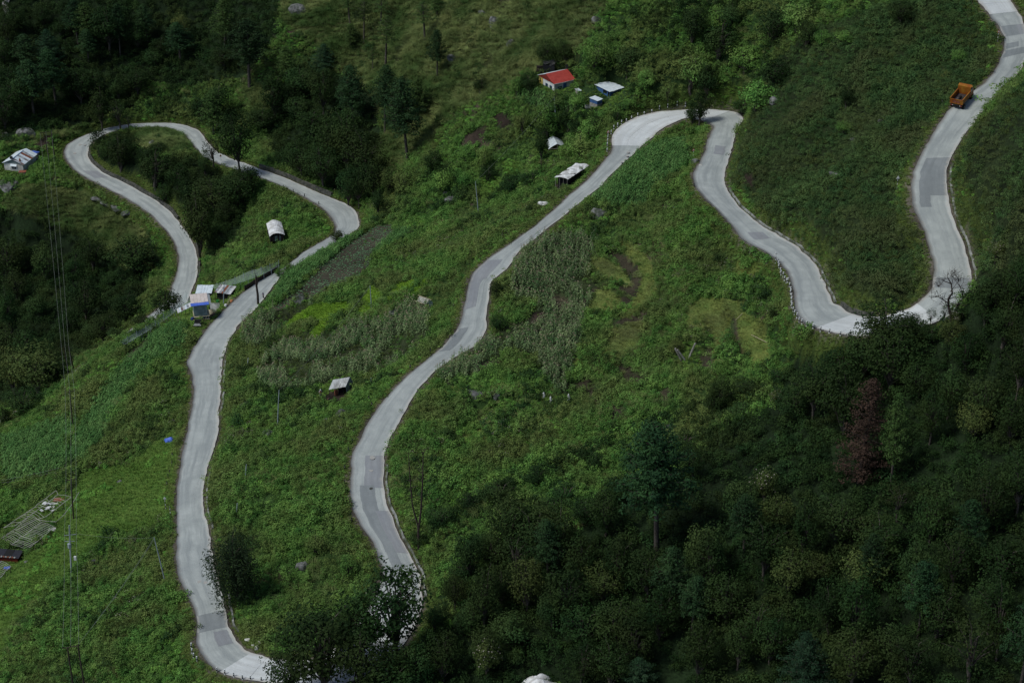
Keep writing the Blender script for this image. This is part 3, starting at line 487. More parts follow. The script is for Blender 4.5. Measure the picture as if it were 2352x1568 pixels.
for (a,b) in conc+[(e_top,NR-1)]:
    for i in range(a,b,6):
        j=min(i+6,b)
        if j-i<2: continue
        for t0,t1 in ((.0,.4985),(.5015,1.0)):
            # each slab is cast separately: a joint of a few centimetres is left round it
            vs=[];uv=[]
            ids=[i+.03]+list(range(i+1,j))+[j-.03]
            o_l=rag.uniform(.028,.045)
            for a_ in ids:
                f=int(min(a_,NR-2)); fr=a_-f
                for k in range(5):
                    t=t0+(t1-t0)*k/4; p=roadpt(f,t)*(1-fr)+roadpt(min(f+1,NR-1),t)*fr; vs.append((p[0],p[1],p[2]+o_l)); uv.append((a_*.7,t))
            n=len(ids); fs=[(p*5+k,p*5+k+1,(p+1)*5+k+1,(p+1)*5+k) for p in range(n-1) for k in range(4)]
            b0=len(vs); rim=[0,1,2,3,4]+[p*5+4 for p in range(1,n)]+[(n-1)*5+k for k in (3,2,1,0)]+[p*5 for p in range(n-2,0,-1)]
            for r_ in rim: v=vs[r_]; vs.append((v[0],v[1],v[2]-.04)); uv.append(uv[r_])
            m_=len(rim); fs+=[(rim[q],rim[(q+1)%m_],b0+(q+1)%m_,b0+q) for q in range(m_)]
            me=bpy.data.meshes.new('concrete_slab'); me.from_pydata(vs,[],fs); me.materials.append(M['concrete']); ul=me.uv_layers.new(name='UVMap'); ul.data.foreach_set('uv',[c for l in me.loops for c in uv[l.vertex_index]])
            o=bpy.data.objects.new('concrete_slab',me); col.objects.link(o); o.parent=road
PATCH=[((2318,60),(2312,85),.02,.7,'patch'),((2318,60),(2312,85),.7,.97,'pale_patch'),((2330,96),(2330,108),.05,.6,'patch'),((2335,112),(2335,128),.03,.97,'patch'),
 ((2150,365),(2135,450),.22,.97,'patch'),((2132,452),(2130,480),.2,.5,'patch'),((1655,335),(1650,355),.25,.65,'pale_patch'),((1740,525),(1760,540),.3,.72,'pale_patch'),
 ((2172,640),(2166,656),.02,.98,'patch'),((855,1120),(838,1045),.42,.97,'pale_patch'),((905,1270),(850,1115),.28,.72,'patch'),((925,1305),(880,1170),.3,.62,'patch'),((905,1270),(870,1170),.60,.97,'pale_patch'),
 ((1080,700),(1110,640),.08,.5,'pale_patch'),((1040,800),(1075,745),.02,.38,'patch'),((1110,640),(1145,590),.05,.6,'pale_patch'),((490,1445),(495,1405),.03,.97,'patch'),((510,1480),(492,1450),.1,.5,'pale_patch'),
 ((200,398),(235,400),.3,.85,'pale_patch')]
for k,(a,b,t0,t1,mk) in enumerate(PATCH):
    i,j=sorted((st(*a),st(*b)))
    if j-i<2: j=i+2
    if j-i>400: continue
    pm=road_mesh('asphalt_patch',i,j,t0,t1,.008+.004*k/len(PATCH)*3,M[mk],parent=road,ncol=4)
def strip(i0,i1,side,off,w,hgt,base=-.3,step=2):
    """a kerb or wall beside the road"""
    m=MB(); E=LJ if side=='L' else RJ; O=RJ if side=='L' else LJ; rows=[]
    for i in range(i0,i1+1,step):
        t=CR[min(i+2,NR-1)]-CR[max(i-2,0)]; d=np.array([t[1],-t[0],0]); d/=np.linalg.norm(d)
        if np.dot(d,E[i]-O[i])<0: d=-d
        p=E[i]+d*off; q=p+d*w; z=E[i][2]; rows.append([(p[0],p[1],z+base),(p[0],p[1],z+hgt),(q[0],q[1],z+hgt),(q[0],q[1],z+base)])
    return rows
def strip_obj(name,i0,i1,side,off,w,hgt,mt,label,cat,seg=None,group=None,base=-.4):
    i0,i1=sorted((i0,i1)); o0=Vector(CR[(i0+i1)//2]); e=empty(name,o0,label,cat,group)
    seg=seg or 4
    for a in range(i0,i1,seg):
        b=min(a+seg,i1); rows=strip(a,b,side,off,w,hgt*rag.uniform(.9,1.1),base,step=1)
        if len(rows)<2: continue
        m=MB(); 
        sh=.03
        rows[0]=[tuple(np.array(x)*(1-sh)+np.array(y)*sh) for x,y in zip(rows[0],rows[1])]
        vs=[v for r_ in rows for v in r_]; n=len(rows); fs=[(i*4+k,i*4+k+1,(i+1)*4+k+1,(i+1)*4+k) for i in range(n-1) for k in range(3)]+[(0,1,2,3),((n-1)*4+3,(n-1)*4+2,(n-1)*4+1,(n-1)*4)]
        m.add([Vector(v)-o0 for v in vs],fs); m.build('block',mt,e)
    return e
strip_obj('kerb',st(2178,375,PR),st(2238,665,PR),'R',.55,.35,.22,M['kerb'],'long pale concrete drain kerb on the uphill side of the road below the orange truck','kerb',seg=6)
strip_obj('kerb',st(1682,430,PR if 0 else PL),st(1918,690,PL),'L',.35,.3,.22,M['kerb'],'concrete kerb with weeds along the inside of the road beside the herb slope','kerb',seg=6)
strip_obj('retaining_wall',st(1930,702,PL),st(2000,730,PL),'L',.1,.4,.8,M['wall_stone'],'low dark retaining wall curving round the inside of the right-hand hairpin','retaining wall',seg=4)
strip_obj('kerb',st(883,1070,PR),st(973,1366,PR),'R',.4,.3,.2,M['kerb'],'pale broken kerb with drain beside the patched middle road','kerb',seg=6)
strip_obj('kerb',st(471,1075,PL),st(486,1215,PL),'L',.55,.3,.2,M['kerb'],'pale kerb beside the left road above the weeping tree','kerb',seg=6)
strip_obj('kerb',st(512,830,PL),st(506,945,PL),'L',.45,.3,.2,M['kerb'],'weedy kerb beside the left road below the tethered corn field','kerb',seg=6)
strip_obj('kerb',st(517,1365,PL),st(543,1450,PL),'L',.75,.3,.2,M['kerb'],'short pale kerb beside the left road just above the bottom hairpin','kerb',seg=6)
strip_obj('retaining_wall',st(205,355,PR),st(408,500,PR),'R',.15,.5,.85,M['wall_stone'],'long dark stone wall on the inner side of the far left road','retaining wall',seg=5)
strip_obj('retaining_wall',st(590,385,PL),st(760,445,PL),'L',.5,.6,.95,M['wall_stone'],'mossy stone retaining wall above the far road under the pines','retaining wall',seg=5)
strip_obj('kerb',st(2290,180,PR),st(2240,225,PR),'R',.4,.35,.25,M['wall_stone'],'dark drain kerb beside the road uphill of the orange truck','kerb',seg=5)
strip_obj('retaining_wall',st(455,560,PR),st(450,640,PR),'R',.3,.4,.6,M['wall_stone'],'low dark wall beside the far left road next to the roadside shack','retaining wall',seg=5)
# far piece of road in the top left corner
fa=[at(*p) for p in ((8,-30),(6,5),(5,14),(8,28),(15,42))]; fb=[at(*p) for p in ((34,-30),(24,2),(19,14),(20,28),(25,40))]
m=MB(); n=len(fa); m.add([p-fa[0]+Vector((0,0,.5)) for p in fa+fb],[(i,i+1,n+i+1,n+i) for i in range(n-1)]); o=m.build('far_road',M['asphalt'],origin=fa[0]); tag(o,kind='structure')

for k,(x,y,r_) in enumerate([(852,1121,.34),(884,1206,.42),(1443,350,.35),(1441,358,.33),(1437,367,.36),(1428,372,.3),(1293,476,.45),(185,332,.5),(172,352,.5),(195,333,.35),(458,1335,.35),(472,1337,.35),(855,1050,.5),(853,1078,.45),(1250,530,.3),(725,478,.4),(2170,300,.3),(1800,600,.25)]):
    i=st(x,y); p=plane0=unproj([(x,y)],float(CR[i][2])+.05)[0]; m=MB(); n=11; rr=[r_*rag.uniform(.75,1.15) for _ in range(n)]
    m.add([(p[0]+rr[j]*math.cos(6.283*j/n),p[1]+rr[j]*1.3*math.sin(6.283*j/n),p[2]) for j in range(n)]+[(p[0]+rr[j]*math.cos(6.283*j/n),p[1]+rr[j]*1.3*math.sin(6.283*j/n),p[2]-.04) for j in range(n)],[tuple(range(n))]+[(j,j+n,(j+1)%n+n,(j+1)%n) for j in range(n)]); m.build('pothole_patch',M['wall_stone'] if k<2 else M['patch'],road)
# ---------------------------------------------------------------- plants
def quads(cent,nrm,L_,W_,r,roll=None,fold=.0):
    """leaf quads: centre, outward axis, length, width"""
    n=len(cent); nrm=nrm/np.maximum(np.linalg.norm(nrm,axis=1),1e-6)[:,None]
    t=r.normal(size=(n,3)); t-=nrm*(t*nrm).sum(1)[:,None]; t/=np.linalg.norm(t,axis=1)[:,None]; b=np.cross(nrm,t)
    L_=np.broadcast_to(L_,(n,))[:,None]; W_=np.broadcast_to(W_,(n,))[:,None]
    V=np.stack([cent-t*L_*.5,cent+b*W_*.5,cent+t*L_*.5,cent-b*W_*.5],1).reshape(-1,3)
    return V,np.arange(4*n).reshape(n,4)
def join(parts):
    Vs=[];Fs=[];ms=[];o=0
    for V,F,mi in parts: Vs.append(V);Fs.append(F+o);ms.append(np.full(len(F),mi));o+=len(V)
    return np.concatenate(Vs),np.concatenate(Fs),np.concatenate(ms)
def mk(name,parts,mats):
    V,F,mi=join(parts); me=npmesh(name,V,F); 
    for m in mats: me.materials.append(m)
    me.polygons.foreach_set('material_index',mi.astype(np.int32)); return me
def fib(n,r,jit=.3):
    i=np.arange(n)+.5; ph=np.arccos(1-2*i/n); th=math.pi*(1+5**.5)*i
    d=np.stack([np.cos(th)*np.sin(ph),np.sin(th)*np.sin(ph),np.cos(ph)],1)+r.normal(size=(n,3))*jit
    return d/np.linalg.norm(d,axis=1)[:,None]
def bush(seed,n,rad,hgt,leaf,mats,fl=0,nc=7,spread=.55):
    r=np.random.default_rng(seed); P=[];Nn=[]
    cs=np.stack([r.normal(size=nc)*rad*spread,r.normal(size=nc)*rad*spread,r.uniform(.25,.8,nc)*hgt],1)
    for k in range(nc):
        m=n//nc; d=fib(m,r); d[:,2]=np.abs(d[:,2])*1.1-.25; rr=rad*r.uniform(.4,.7)
        P.append(cs[k]+d*np.array([rr,rr,hgt*.42])*r.uniform(.6,1.05,(m,1))); Nn.append(d+np.array([0,0,.5])+r.normal(size=(m,3))*.45)
    P=np.concatenate(P);Nn=np.concatenate(Nn); P[:,2]=np.maximum(P[:,2],.02)
    s=leaf*r.uniform(.7,1.35,len(P)); V,F=quads(P,Nn,s,s*.62,r); parts=[(V,F,0)]
    if fl:
        k=r.choice(len(P),fl,replace=False); V2,F2=quads(P[k]*1.05+np.array([0,0,.06]),np.tile([0,0,1.],(fl,1)),.12,.12,r); parts.append((V2,F2,1))
    return mk('bush',parts,mats)
def blades(seed,n,rad,hgt,w,mat_,droop=.8,lean=(0,0),seg=3,mi=0,heads=None):
    r=np.random.default_rng(seed); a=r.uniform(0,2*math.pi,n); q=rad*np.sqrt(r.uniform(0,1,n))*.5
    bx=np.cos(a)*q;by=np.sin(a)*q; dx=np.cos(a)+r.normal(size=n)*.4+lean[0];dy=np.sin(a)+r.normal(size=n)*.4+lean[1]
    hh=hgt*r.uniform(.55,1.1,n); out=rad*r.uniform(.3,1,n)*droop
    V=[];F=[]
    ts=np.linspace(0,1,seg+1)
    px=-dy;py=dx; l=np.sqrt(px**2+py**2)+1e-6; px/=l;py/=l
    for j,t in enumerate(ts):
        x=bx+dx*out*t**1.6; y=by+dy*out*t**1.6; z=hh*(1-(1-t)**1.7)-hh*.55*droop*t**3
        ww=w*(1-t*.85)*.5
        V.append(np.stack([x-px*ww,y-py*ww,z],1));V.append(np.stack([x+px*ww,y+py*ww,z],1))
    V=np.stack(V,1).reshape(-1,3); m=2*(seg+1)
    for k in range(seg):
        b=np.arange(n)*m+2*k; F.append(np.stack([b,b+1,b+3,b+2],1))
    parts=[(V,np.concatenate(F),0)]; return mk('tuft',parts,[mat_])
def maize(seed,mats,tass=True,h=2.0):
    r=np.random.default_rng(seed); parts=[]
    for p in range(2):
        ox,oy=r.uniform(-.25,.25,2); H=h*r.uniform(.85,1.1); w=.02
        V=np.array([[ox-w,oy,0],[ox+w,oy,0],[ox+w,oy,H],[ox-w,oy,H],[ox,oy-w,0],[ox,oy+w,0],[ox,oy+w,H],[ox,oy-w,H]]); parts.append((V,np.array([[0,1,2,3],[4,5,6,7]]),0))
        for k in range(9):
            a=k*2.4+r.uniform(-.4,.4); z0=H*(.15+.09*k); L_=r.uniform(.55,.85); d=np.array([math.cos(a),math.sin(a)]); pr=np.array([-d[1],d[0]])*.055
            pts=[]
            for t in (0,.4,.75,1.):
                c=np.array([ox,oy])+d*L_*t*.75; z=z0+L_*(.75*t-1.0*t*t); ww=pr*(1.15 if 0<t<1 else .3)
                pts+= [[c[0]-ww[0],c[1]-ww[1],z],[c[0]+ww[0],c[1]+ww[1],z]]
            parts.append((np.array(pts),np.array([[0,1,3,2],[2,3,5,4],[4,5,7,6]]),0))
        if tass:
            for k in range(4):
                a=k*1.6+r.uniform(0,1); V=np.array([[ox,oy,H-.05],[ox+.015,oy+.02,H-.05],[ox+math.cos(a)*.13,oy+math.sin(a)*.13,H+.28],[ox+math.cos(a)*.13-.03,oy+math.sin(a)*.13,H+.26]]); parts.append((V,np.array([[0,1,2,3]]),1))
    return mk('maize',parts,mats)
def cabbage(seed):
    r=np.random.default_rng(seed); d=fib(22,r); d[:,2]=abs(d[:,2]); V,F=quads(d*np.array([.2,.2,.14])+[0,0,.06],d+[0,0,.4],.22,.18,r); return mk('cabbage',[(V,F,0)],[M['cabbage_leaf']])
protos=bpy.data.collections.new('plant_forms')
def scatter(name,meshes,P3,scl,label,squash=None,seed=0,tilt=.12):
    """ground cover that nobody could count: one object, instanced"""
    if len(P3)==0: return None
    r=np.random.default_rng(seed); c=bpy.data.collections.new(name+'_forms')
    for i,m in enumerate(meshes):
        o=bpy.data.objects.new('%s_form_%02d'%(name,i),m); c.objects.link(o)
    me=bpy.data.meshes.new(name); me.vertices.add(len(P3)); me.vertices.foreach_set('co',np.asarray(P3,np.float32).ravel())
    rot=np.c_[r.normal(size=len(P3))*tilt,r.normal(size=len(P3))*tilt,r.uniform(0,6.283,len(P3))]
    for k,dt,v in (('rot','FLOAT_VECTOR',rot),('scl','FLOAT_VECTOR',np.asarray(scl)),('pid','INT',r.integers(0,len(meshes),len(P3)))):
        a=me.attributes.new(k,dt,'POINT'); a.data.foreach_set('vector' if dt=='FLOAT_VECTOR' else 'value',np.asarray(v,np.float32 if dt!='INT' else np.int32).ravel())
    ob=bpy.data.objects.new(name,me); col.objects.link(ob); tag(ob,label=label,kind='stuff')
    g=bpy.data.node_groups.new(name,'GeometryNodeTree'); g.interface.new_socket('Geometry',in_out='INPUT',socket_type='NodeSocketGeometry'); g.interface.new_socket('Geometry',in_out='OUTPUT',socket_type='NodeSocketGeometry')
    N=g.nodes; L=g.links; gi=N.new('NodeGroupInput');go=N.new('NodeGroupOutput'); ip=N.new('GeometryNodeInstanceOnPoints'); ci=N.new('GeometryNodeCollectionInfo'); ci.inputs['Collection'].default_value=c; ci.inputs['Separate Children'].default_value=True; ci.inputs['Reset Children'].default_value=True
    def att(k,t):
        n=N.new('GeometryNodeInputNamedAttribute'); n.data_type=t; n.inputs[0].default_value=k; return n.outputs[0]
    L.new(gi.outputs[0],ip.inputs['Points']); L.new(ci.outputs[0],ip.inputs['Instance']); ip.inputs['Pick Instance'].default_value=True; L.new(att('pid','INT'),ip.inputs['Instance Index'])
    e2r=N.new('FunctionNodeEulerToRotation'); L.new(att('rot','FLOAT_VECTOR'),e2r.inputs[0]); L.new(e2r.outputs[0],ip.inputs['Rotation']); L.new(att('scl','FLOAT_VECTOR'),ip.inputs['Scale']); L.new(ip.outputs[0],go.inputs[0])
    md=ob.modifiers.new('scatter','NODES'); md.node_group=g
    return ob
# candidate points over the whole visible hillside
def cands(cell,seed):
    r=np.random.default_rng(seed); x=np.arange(-158,178,cell); y=np.arange(142,600,cell); X_,Y_=np.meshgrid(x,y); x=X_.ravel()+r.uniform(-.5,.5,X_.size)*cell; y=Y_.ravel()+r.uniform(-.5,.5,X_.size)*cell
    z=ground(x,y); P=np.stack([x,y,z],1); q=project(P); m=(q[:,0]>-200)&(q[:,0]<2550)&(q[:,1]>-110)&(q[:,1]<1780); P=P[m];q=q[m]
    u=np.clip((P[:,0]-hx[0])/ST2,0,nx-1.001);v=np.clip((P[:,1]-hy[0])/ST2,0,ny-1.001); iu=u.astype(int);iv=v.astype(int);fu=u-iu;fv=v-iv; O_=over.reshape(ny,nx); ov=(O_[iv,iu]*(1-fu)+O_[iv,iu+1]*fu)*(1-fv)+(O_[iv+1,iu]*(1-fu)+O_[iv+1,iu+1]*fu)*fv
    return P,q,ov
KEEP=[]   # (pixel polygon) places kept clear of tall plants: in front of buildings and on yards
def s3(n,a,b,r,sq=.25):
    s=r.uniform(a,b,n); return np.stack([s*r.uniform(1-sq,1+sq,n),s*r.uniform(1-sq,1+sq,n),s*r.uniform(1-sq,1+sq,n)],1)
def clearmask(q):
    m=np.zeros(len(q),bool)
    for poly in KEEP: m|=inpoly(q,poly)
    return m
def build_cover():
    r=np.random.default_rng(99)
    herb=[bush(i,190,.75,.95,.17,[M['herb_leaf']]) for i in range(4)]
    tall=[bush(40+i,190,.8,1.5,.22,[M['herb_leaf']],nc=6) for i in range(2)]
    bright=[bush(10+i,150,.7,.75,.20,[M['bright_leaf']]) for i in range(3)]
    flow=[bush(14+i,140,.7,1.0,.18,[M['olive_leaf'],M['white_flower']],fl=16) for i in range(2)]
    olive=[bush(20+i,160,.8,1.0,.2,[M['olive_leaf']]) for i in range(3)]
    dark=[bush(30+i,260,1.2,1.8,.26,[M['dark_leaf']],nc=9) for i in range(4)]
    darkg=[bush(35+i,240,1.1,1.5,.26,[M['shaded_wood_leaf']],nc=9) for i in range(3)]
    hay=[blades(50+i,110,1.5,1.15,.075,M['tuft_grass'],droop=1.0,lean=(-.35,-.3)) for i in range(4)]
    gg=[blades(60+i,80,.6,.45,.05,M['green_grass'],droop=.7) for i in range(3)]
    vg=[blades(64+i,70,.45,.22,.04,M['verge_grass'],droop=.6) for i in range(2)]
    rice=[blades(70+i,110,.55,.5,.04,M['rice_leaf'],droop=.4) for i in range(3)]
    cut=[blades(74+i,80,.5,.2,.055,M['cut_grass'],droop=.9,seg=2) for i in range(3)]
    mz=[maize(80+i,[M['maize_leaf'],M['tassel']],h=2.3) for i in range(4)]
    cn=[maize(86+i,[M['cane_leaf'],M['tassel']],tass=False,h=1.5) for i in range(3)]
    cb=[cabbage(90+i) for i in range(2)]
    def take(cell,seed,cond): 
        P,q,ov=cands(cell,seed); z=zone(q); m=cond(z,ov,P)&~clearmask(q); return P[m],r
    Z=ZN; isz=lambda z,*k:np.isin(z,[Z[i] for i in k])
    n1=lambda P,s,k:vnoise(P[:,0],P[:,1],s,k)
    # low layer everywhere on the herb slopes
    P,_=take(.95,1,lambda z,ov,P:isz(z,'herb','shrub','yellow')&(ov>1.0)&(n1(P,5,40)>-.8)); scatter('undergrowth',herb,P,s3(len(P),.5,1.5,r)*(1+.45*n1(P,7,41))[:,None],'dense waist-high green herbs covering the slopes between the roads',seed=1)
    P,_=take(1.7,2,lambda z,ov,P:isz(z,'herb','shrub')&(ov>2.2)&(n1(P,6,42)>-.1)); scatter('tall_weeds',tall,P,s3(len(P),.7,1.25,r),'taller upright weeds standing out of the herb cover',seed=2)
    P,_=take(1.15,3,lambda z,ov,P:(isz(z,'herb','yellow')&(n1(P,9,43)>.12)|isz(z,'lawn')&(n1(P,4,47)>.35))&(ov>1.2)); scatter('bright_herbs',bright,P,s3(len(P),.5,1.0,r),'bright green leafy herbs in patches on the slopes',seed=3)
    P,_=take(1.7,4,lambda z,ov,P:isz(z,'herb','yellow','shrub')&(n1(P,11,44)>.1)&(ov>1.2)); scatter('olive_weeds',olive,P,s3(len(P),.5,1.15,r),'olive green weeds growing in drifts',seed=4)
    P,_=take(3.0,5,lambda z,ov,P:isz(z,'herb')&(n1(P,12,45)>.25)&(ov>2)); scatter('flowering_weeds',flow,P,s3(len(P),.7,1.2,r),'weeds dotted with small white flowers',seed=5)
    P,_=take(2.1,6,lambda z,ov,P:(isz(z,'forest')|isz(z,'shrub')&(n1(P,8,46)>.1))&(ov>2.2)); scatter('dark_scrub',dark,P,s3(len(P),.6,1.35,r),'dark scrub filling the ground between the forest trees',seed=6)
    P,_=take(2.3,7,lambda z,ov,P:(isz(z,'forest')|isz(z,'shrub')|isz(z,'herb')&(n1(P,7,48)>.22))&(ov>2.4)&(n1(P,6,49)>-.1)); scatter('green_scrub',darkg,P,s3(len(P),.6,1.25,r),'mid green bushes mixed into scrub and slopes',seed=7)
    P,_=take(.92,8,lambda z,ov,P:isz(z,'hay')&(ov>1)&(n1(P,4,50)>-.8)); scatter('dry_tall_grass',hay,P,s3(len(P),.5,1.25,r)*(1+.35*n1(P,6,51))[:,None],'drooping yellow-green tussock grass on the steep hillside',seed=8)
    P,_=take(2.6,9,lambda z,ov,P:isz(z,'hay')&(n1(P,7,52)>.1)&(ov>2)); scatter('hillside_bushes',olive+darkg,P,s3(len(P),.5,1.2,r),'scattered small bushes among the tussock grass',seed=9)
    P,_=take(2.2,19,lambda z,ov,P:isz(z,'herb','shrub')&(n1(P,10,53)>.25)&(ov>2)); scatter('green_tussocks',hay,P,s3(len(P),.6,1.2,r),'grass tussocks growing among the herbs',seed=19)
    P,_=take(.6,10,lambda z,ov,P:isz(z,'lawn')&(ov>.5)); scatter('meadow_grass',gg,P,s3(len(P),.6,1.15,r)*(1+.4*n1(P,3,54))[:,None],'short bright green meadow grass on the lower left slope',seed=10)
    P,_=take(.42,11,lambda z,ov,P:(ov>.26)&(ov<2.1)&~isz(z,'maize','rice')); scatter('verge_grass',vg,P,s3(len(P),.6,1.2,r),'low green grass along the edges of the road',seed=11)
    P,_=take(1.1,12,lambda z,ov,P:(ov>.9)&(ov<2.6)&~isz(z,'maize','rice','cut','lawn')&(n1(P,3,55)>-.15)); scatter('verge_weeds',herb+bright,P,s3(len(P),.35,.75,r),'leafy weeds growing beside the road',seed=12)
    P,_=take(.42,13,lambda z,ov,P:isz(z,'rice')&(ov>.5)); scatter('rice_crop',rice,P,s3(len(P),.7,1.1,r),'vivid yellow-green young rice on small terraces',seed=13)
    P,_=take(.45,14,lambda z,ov,P:isz(z,'cut')|isz(z,'yellow')&(ov>1)); scatter('mown_grass',cut,P,s3(len(P),.7,1.3,r),'pale cut grass lying on the curved terraces',seed=14)
    P,_=take(.95,15,lambda z,ov,P:isz(z,'maize')&(ov>.6)&(n1(P,5,56)>-.32)); scatter('maize_crop',mz,P,s3(len(P),.75,1.15,r,.12),'standing maize with pale tassels on the terraced fields',seed=15,tilt=.06)
    P,_=take(.72,16,lambda z,ov,P:isz(z,'cane')&(ov>.7)); scatter('young_maize_crop',cn,P,s3(len(P),.7,1.15,r,.12),'dense green leafy maize without tassels',seed=16,tilt=.08)
    up=[bush(100+i,190,.75,.95,.165,[M['upland_leaf']]) for i in range(4)]; upt=[bush(104+i,190,.9,1.5,.22,[M['upland_leaf']],nc=6) for i in range(2)]
    P,_=take(.95,22,lambda z,ov,P:isz(z,'upland')&(ov>1.0)); scatter('upland_herbs',up,P,s3(len(P),.5,1.4,r)*(1+.4*n1(P,7,60))[:,None],'dull dark green herbs covering the slope round the right-hand roads',seed=22)
    P,_=take(2.0,23,lambda z,ov,P:isz(z,'upland')&(ov>2)&(n1(P,6,61)>-.2)); scatter('upland_weeds',upt+olive,P,s3(len(P),.6,1.2,r),'taller dull weeds on the slope round the right-hand roads',seed=23)
    P,q,ov=cands(.5,24); m=clearmask(q)&(ov>.3)&~np.isin(zone(q),[Z['soil']]); P=P[m]; scatter('yard_grass',gg+vg,P,s3(len(P),.5,1.0,r),'short grass and low weeds round the buildings',seed=24)
    P,q,ov=cands(1.1,25); m=clearmask(q)&(ov>.6)&~np.isin(zone(q),[Z['soil']])&(n1(P,3,62)>-.1); P=P[m]; scatter('yard_weeds',herb+bright,P,s3(len(P),.2,.55,r),'low leafy weeds round the buildings',seed=25)
    # cabbages in rows
    P,q,ov=cands(.2,17); z=zone(q); a=R(35); u=P[:,0]*math.cos(a)+P[:,1]*math.sin(a); v=-P[:,0]*math.sin(a)+P[:,1]*math.cos(a)
    m=(z==Z['crop_soil'])&(np.abs((u/.95)%1-.5)<.12)&(np.abs((v/.8)%1-.5)<.14)&(r.uniform(0,1,len(P))<.75); P=P[m]; scatter('cabbage_rows',cb,P,s3(len(P),.7,1.2,r),'rows of small pale cabbages on brown soil',seed=17)
    P,_=take(1.5,18,lambda z,ov,P:isz(z,'crop_soil','soil')&(n1(P,3,57)>.45)); scatter('soil_weeds',herb,P,s3(len(P),.25,.5,r),'small weeds on bare soil',seed=18)
    P,_=take(1.25,21,lambda z,ov,P:isz(z,'riser')&(n1(P,2.5,59)>-.1)); scatter('bank_weeds',herb+hay,P,s3(len(P),.25,.6,r),'sparse weeds and dry grass on the earth banks between terraces',seed=21)
    P,_=take(1.15,20,lambda z,ov,P:(isz(z,'maize')&(n1(P,5,56)<-.2)|isz(z,'cane','cut')&(n1(P,5,58)>.4))&(ov>1)); scatter('field_weeds',herb+olive,P,s3(len(P),.35,.8,r),'weeds between the crop plants',seed=20)
# ---------------------------------------------------------------- trees
def tubes_np(segs,n=5):
    """segs: list of (points, radii)"""
    Vs=[];Fs=[];o=0
    for pts,rs in segs:
        pts=np.array(pts,float); m=len(pts); tg=np.gradient(pts,axis=0); tg/=np.linalg.norm(tg,axis=1)[:,None]+1e-9
        ref=np.array([0,0,1.]) if abs(tg[0][2])<.8 else np.array([1.,0,0]); a=np.cross(tg,ref); a/=np.linalg.norm(a,axis=1)[:,None]+1e-9; b=np.cross(tg,a)
        an=np.arange(n)*2*math.pi/n; V=pts[:,None]+(a[:,None]*np.cos(an)[None,:,None]+b[:,None]*np.sin(an)[None,:,None])*np.array(rs)[:,None,None]
        Vs.append(V.reshape(-1,3)); i=np.arange(m-1)[:,None]*n; k=np.arange(n)[None]; k2=(k+1)%n
        Fs.append(np.stack([i+k,i+k2,i+n+k2,i+n+k],-1).reshape(-1,4)+o); o+=m*n
    return np.concatenate(Vs),np.concatenate(Fs)
def conifer(seed,leaf,base=.3,width=.27,H=10.,nb=70,top=.6,needle=.34,bark='bark',dens=20,droopy=0.,sparse=0.):
    r=np.random.default_rng(seed); segs=[([(0,0,-.6),(r.normal()*.05,r.normal()*.05,H*.3),(r.normal()*.1,r.normal()*.1,H*.65),(0,0,H*.97)],[.19,.15,.10,.02])]
    C_=[];N_=[];
    for k in range(nb):
        t=(k+.5)/nb; z=H*(base+(1-base)*t*.98); 
        w=width*H*((1-t)**top)*(.55+.45*min(1,t*5+.35))*r.uniform(.72,1.12); a=k*2.399+r.uniform(-.3,.3); d=np.array([math.cos(a),math.sin(a),0])
        rise=(.25+.5*t)-droopy; tip=np.array([0,0,z])+d*w+np.array([0,0,w*rise*.6]); mid=np.array([0,0,z])+d*w*.5+np.array([0,0,w*rise*.15])
        segs.append(([(0,0,z),tuple(mid),tuple(tip)],[.035,.025,.01]))
        if r.uniform()<sparse: continue
        nc=max(2,int(w*2.6))
        for j in range(nc):
            u=(j+1)/nc; c=(np.array([0,0,z])*(1-u)+tip*u if u<.5 else mid*(2-2*u)+tip*(2*u-1))+r.normal(size=3)*np.array([.18,.18,.12])*w*.5
            m=dens; q=fib(m,r,.5); C_.append(c+q*np.array([.42,.42,.26])*r.uniform(.6,1.2)); N_.append(q*.6+np.array([0,0,.5])+d*.3)
    C_=np.concatenate(C_);N_=np.concatenate(N_); V,F=quads(C_,N_+r.normal(size=N_.shape)*.4,needle*r.uniform(.7,1.3,len(C_)),.11,r)
    tv,tf=tubes_np(segs)
    return mk('crown',[(V,F,0)],[M[leaf]]),mk('trunk',[(tv,tf,0)],[M[bark]]),H,2*width*H
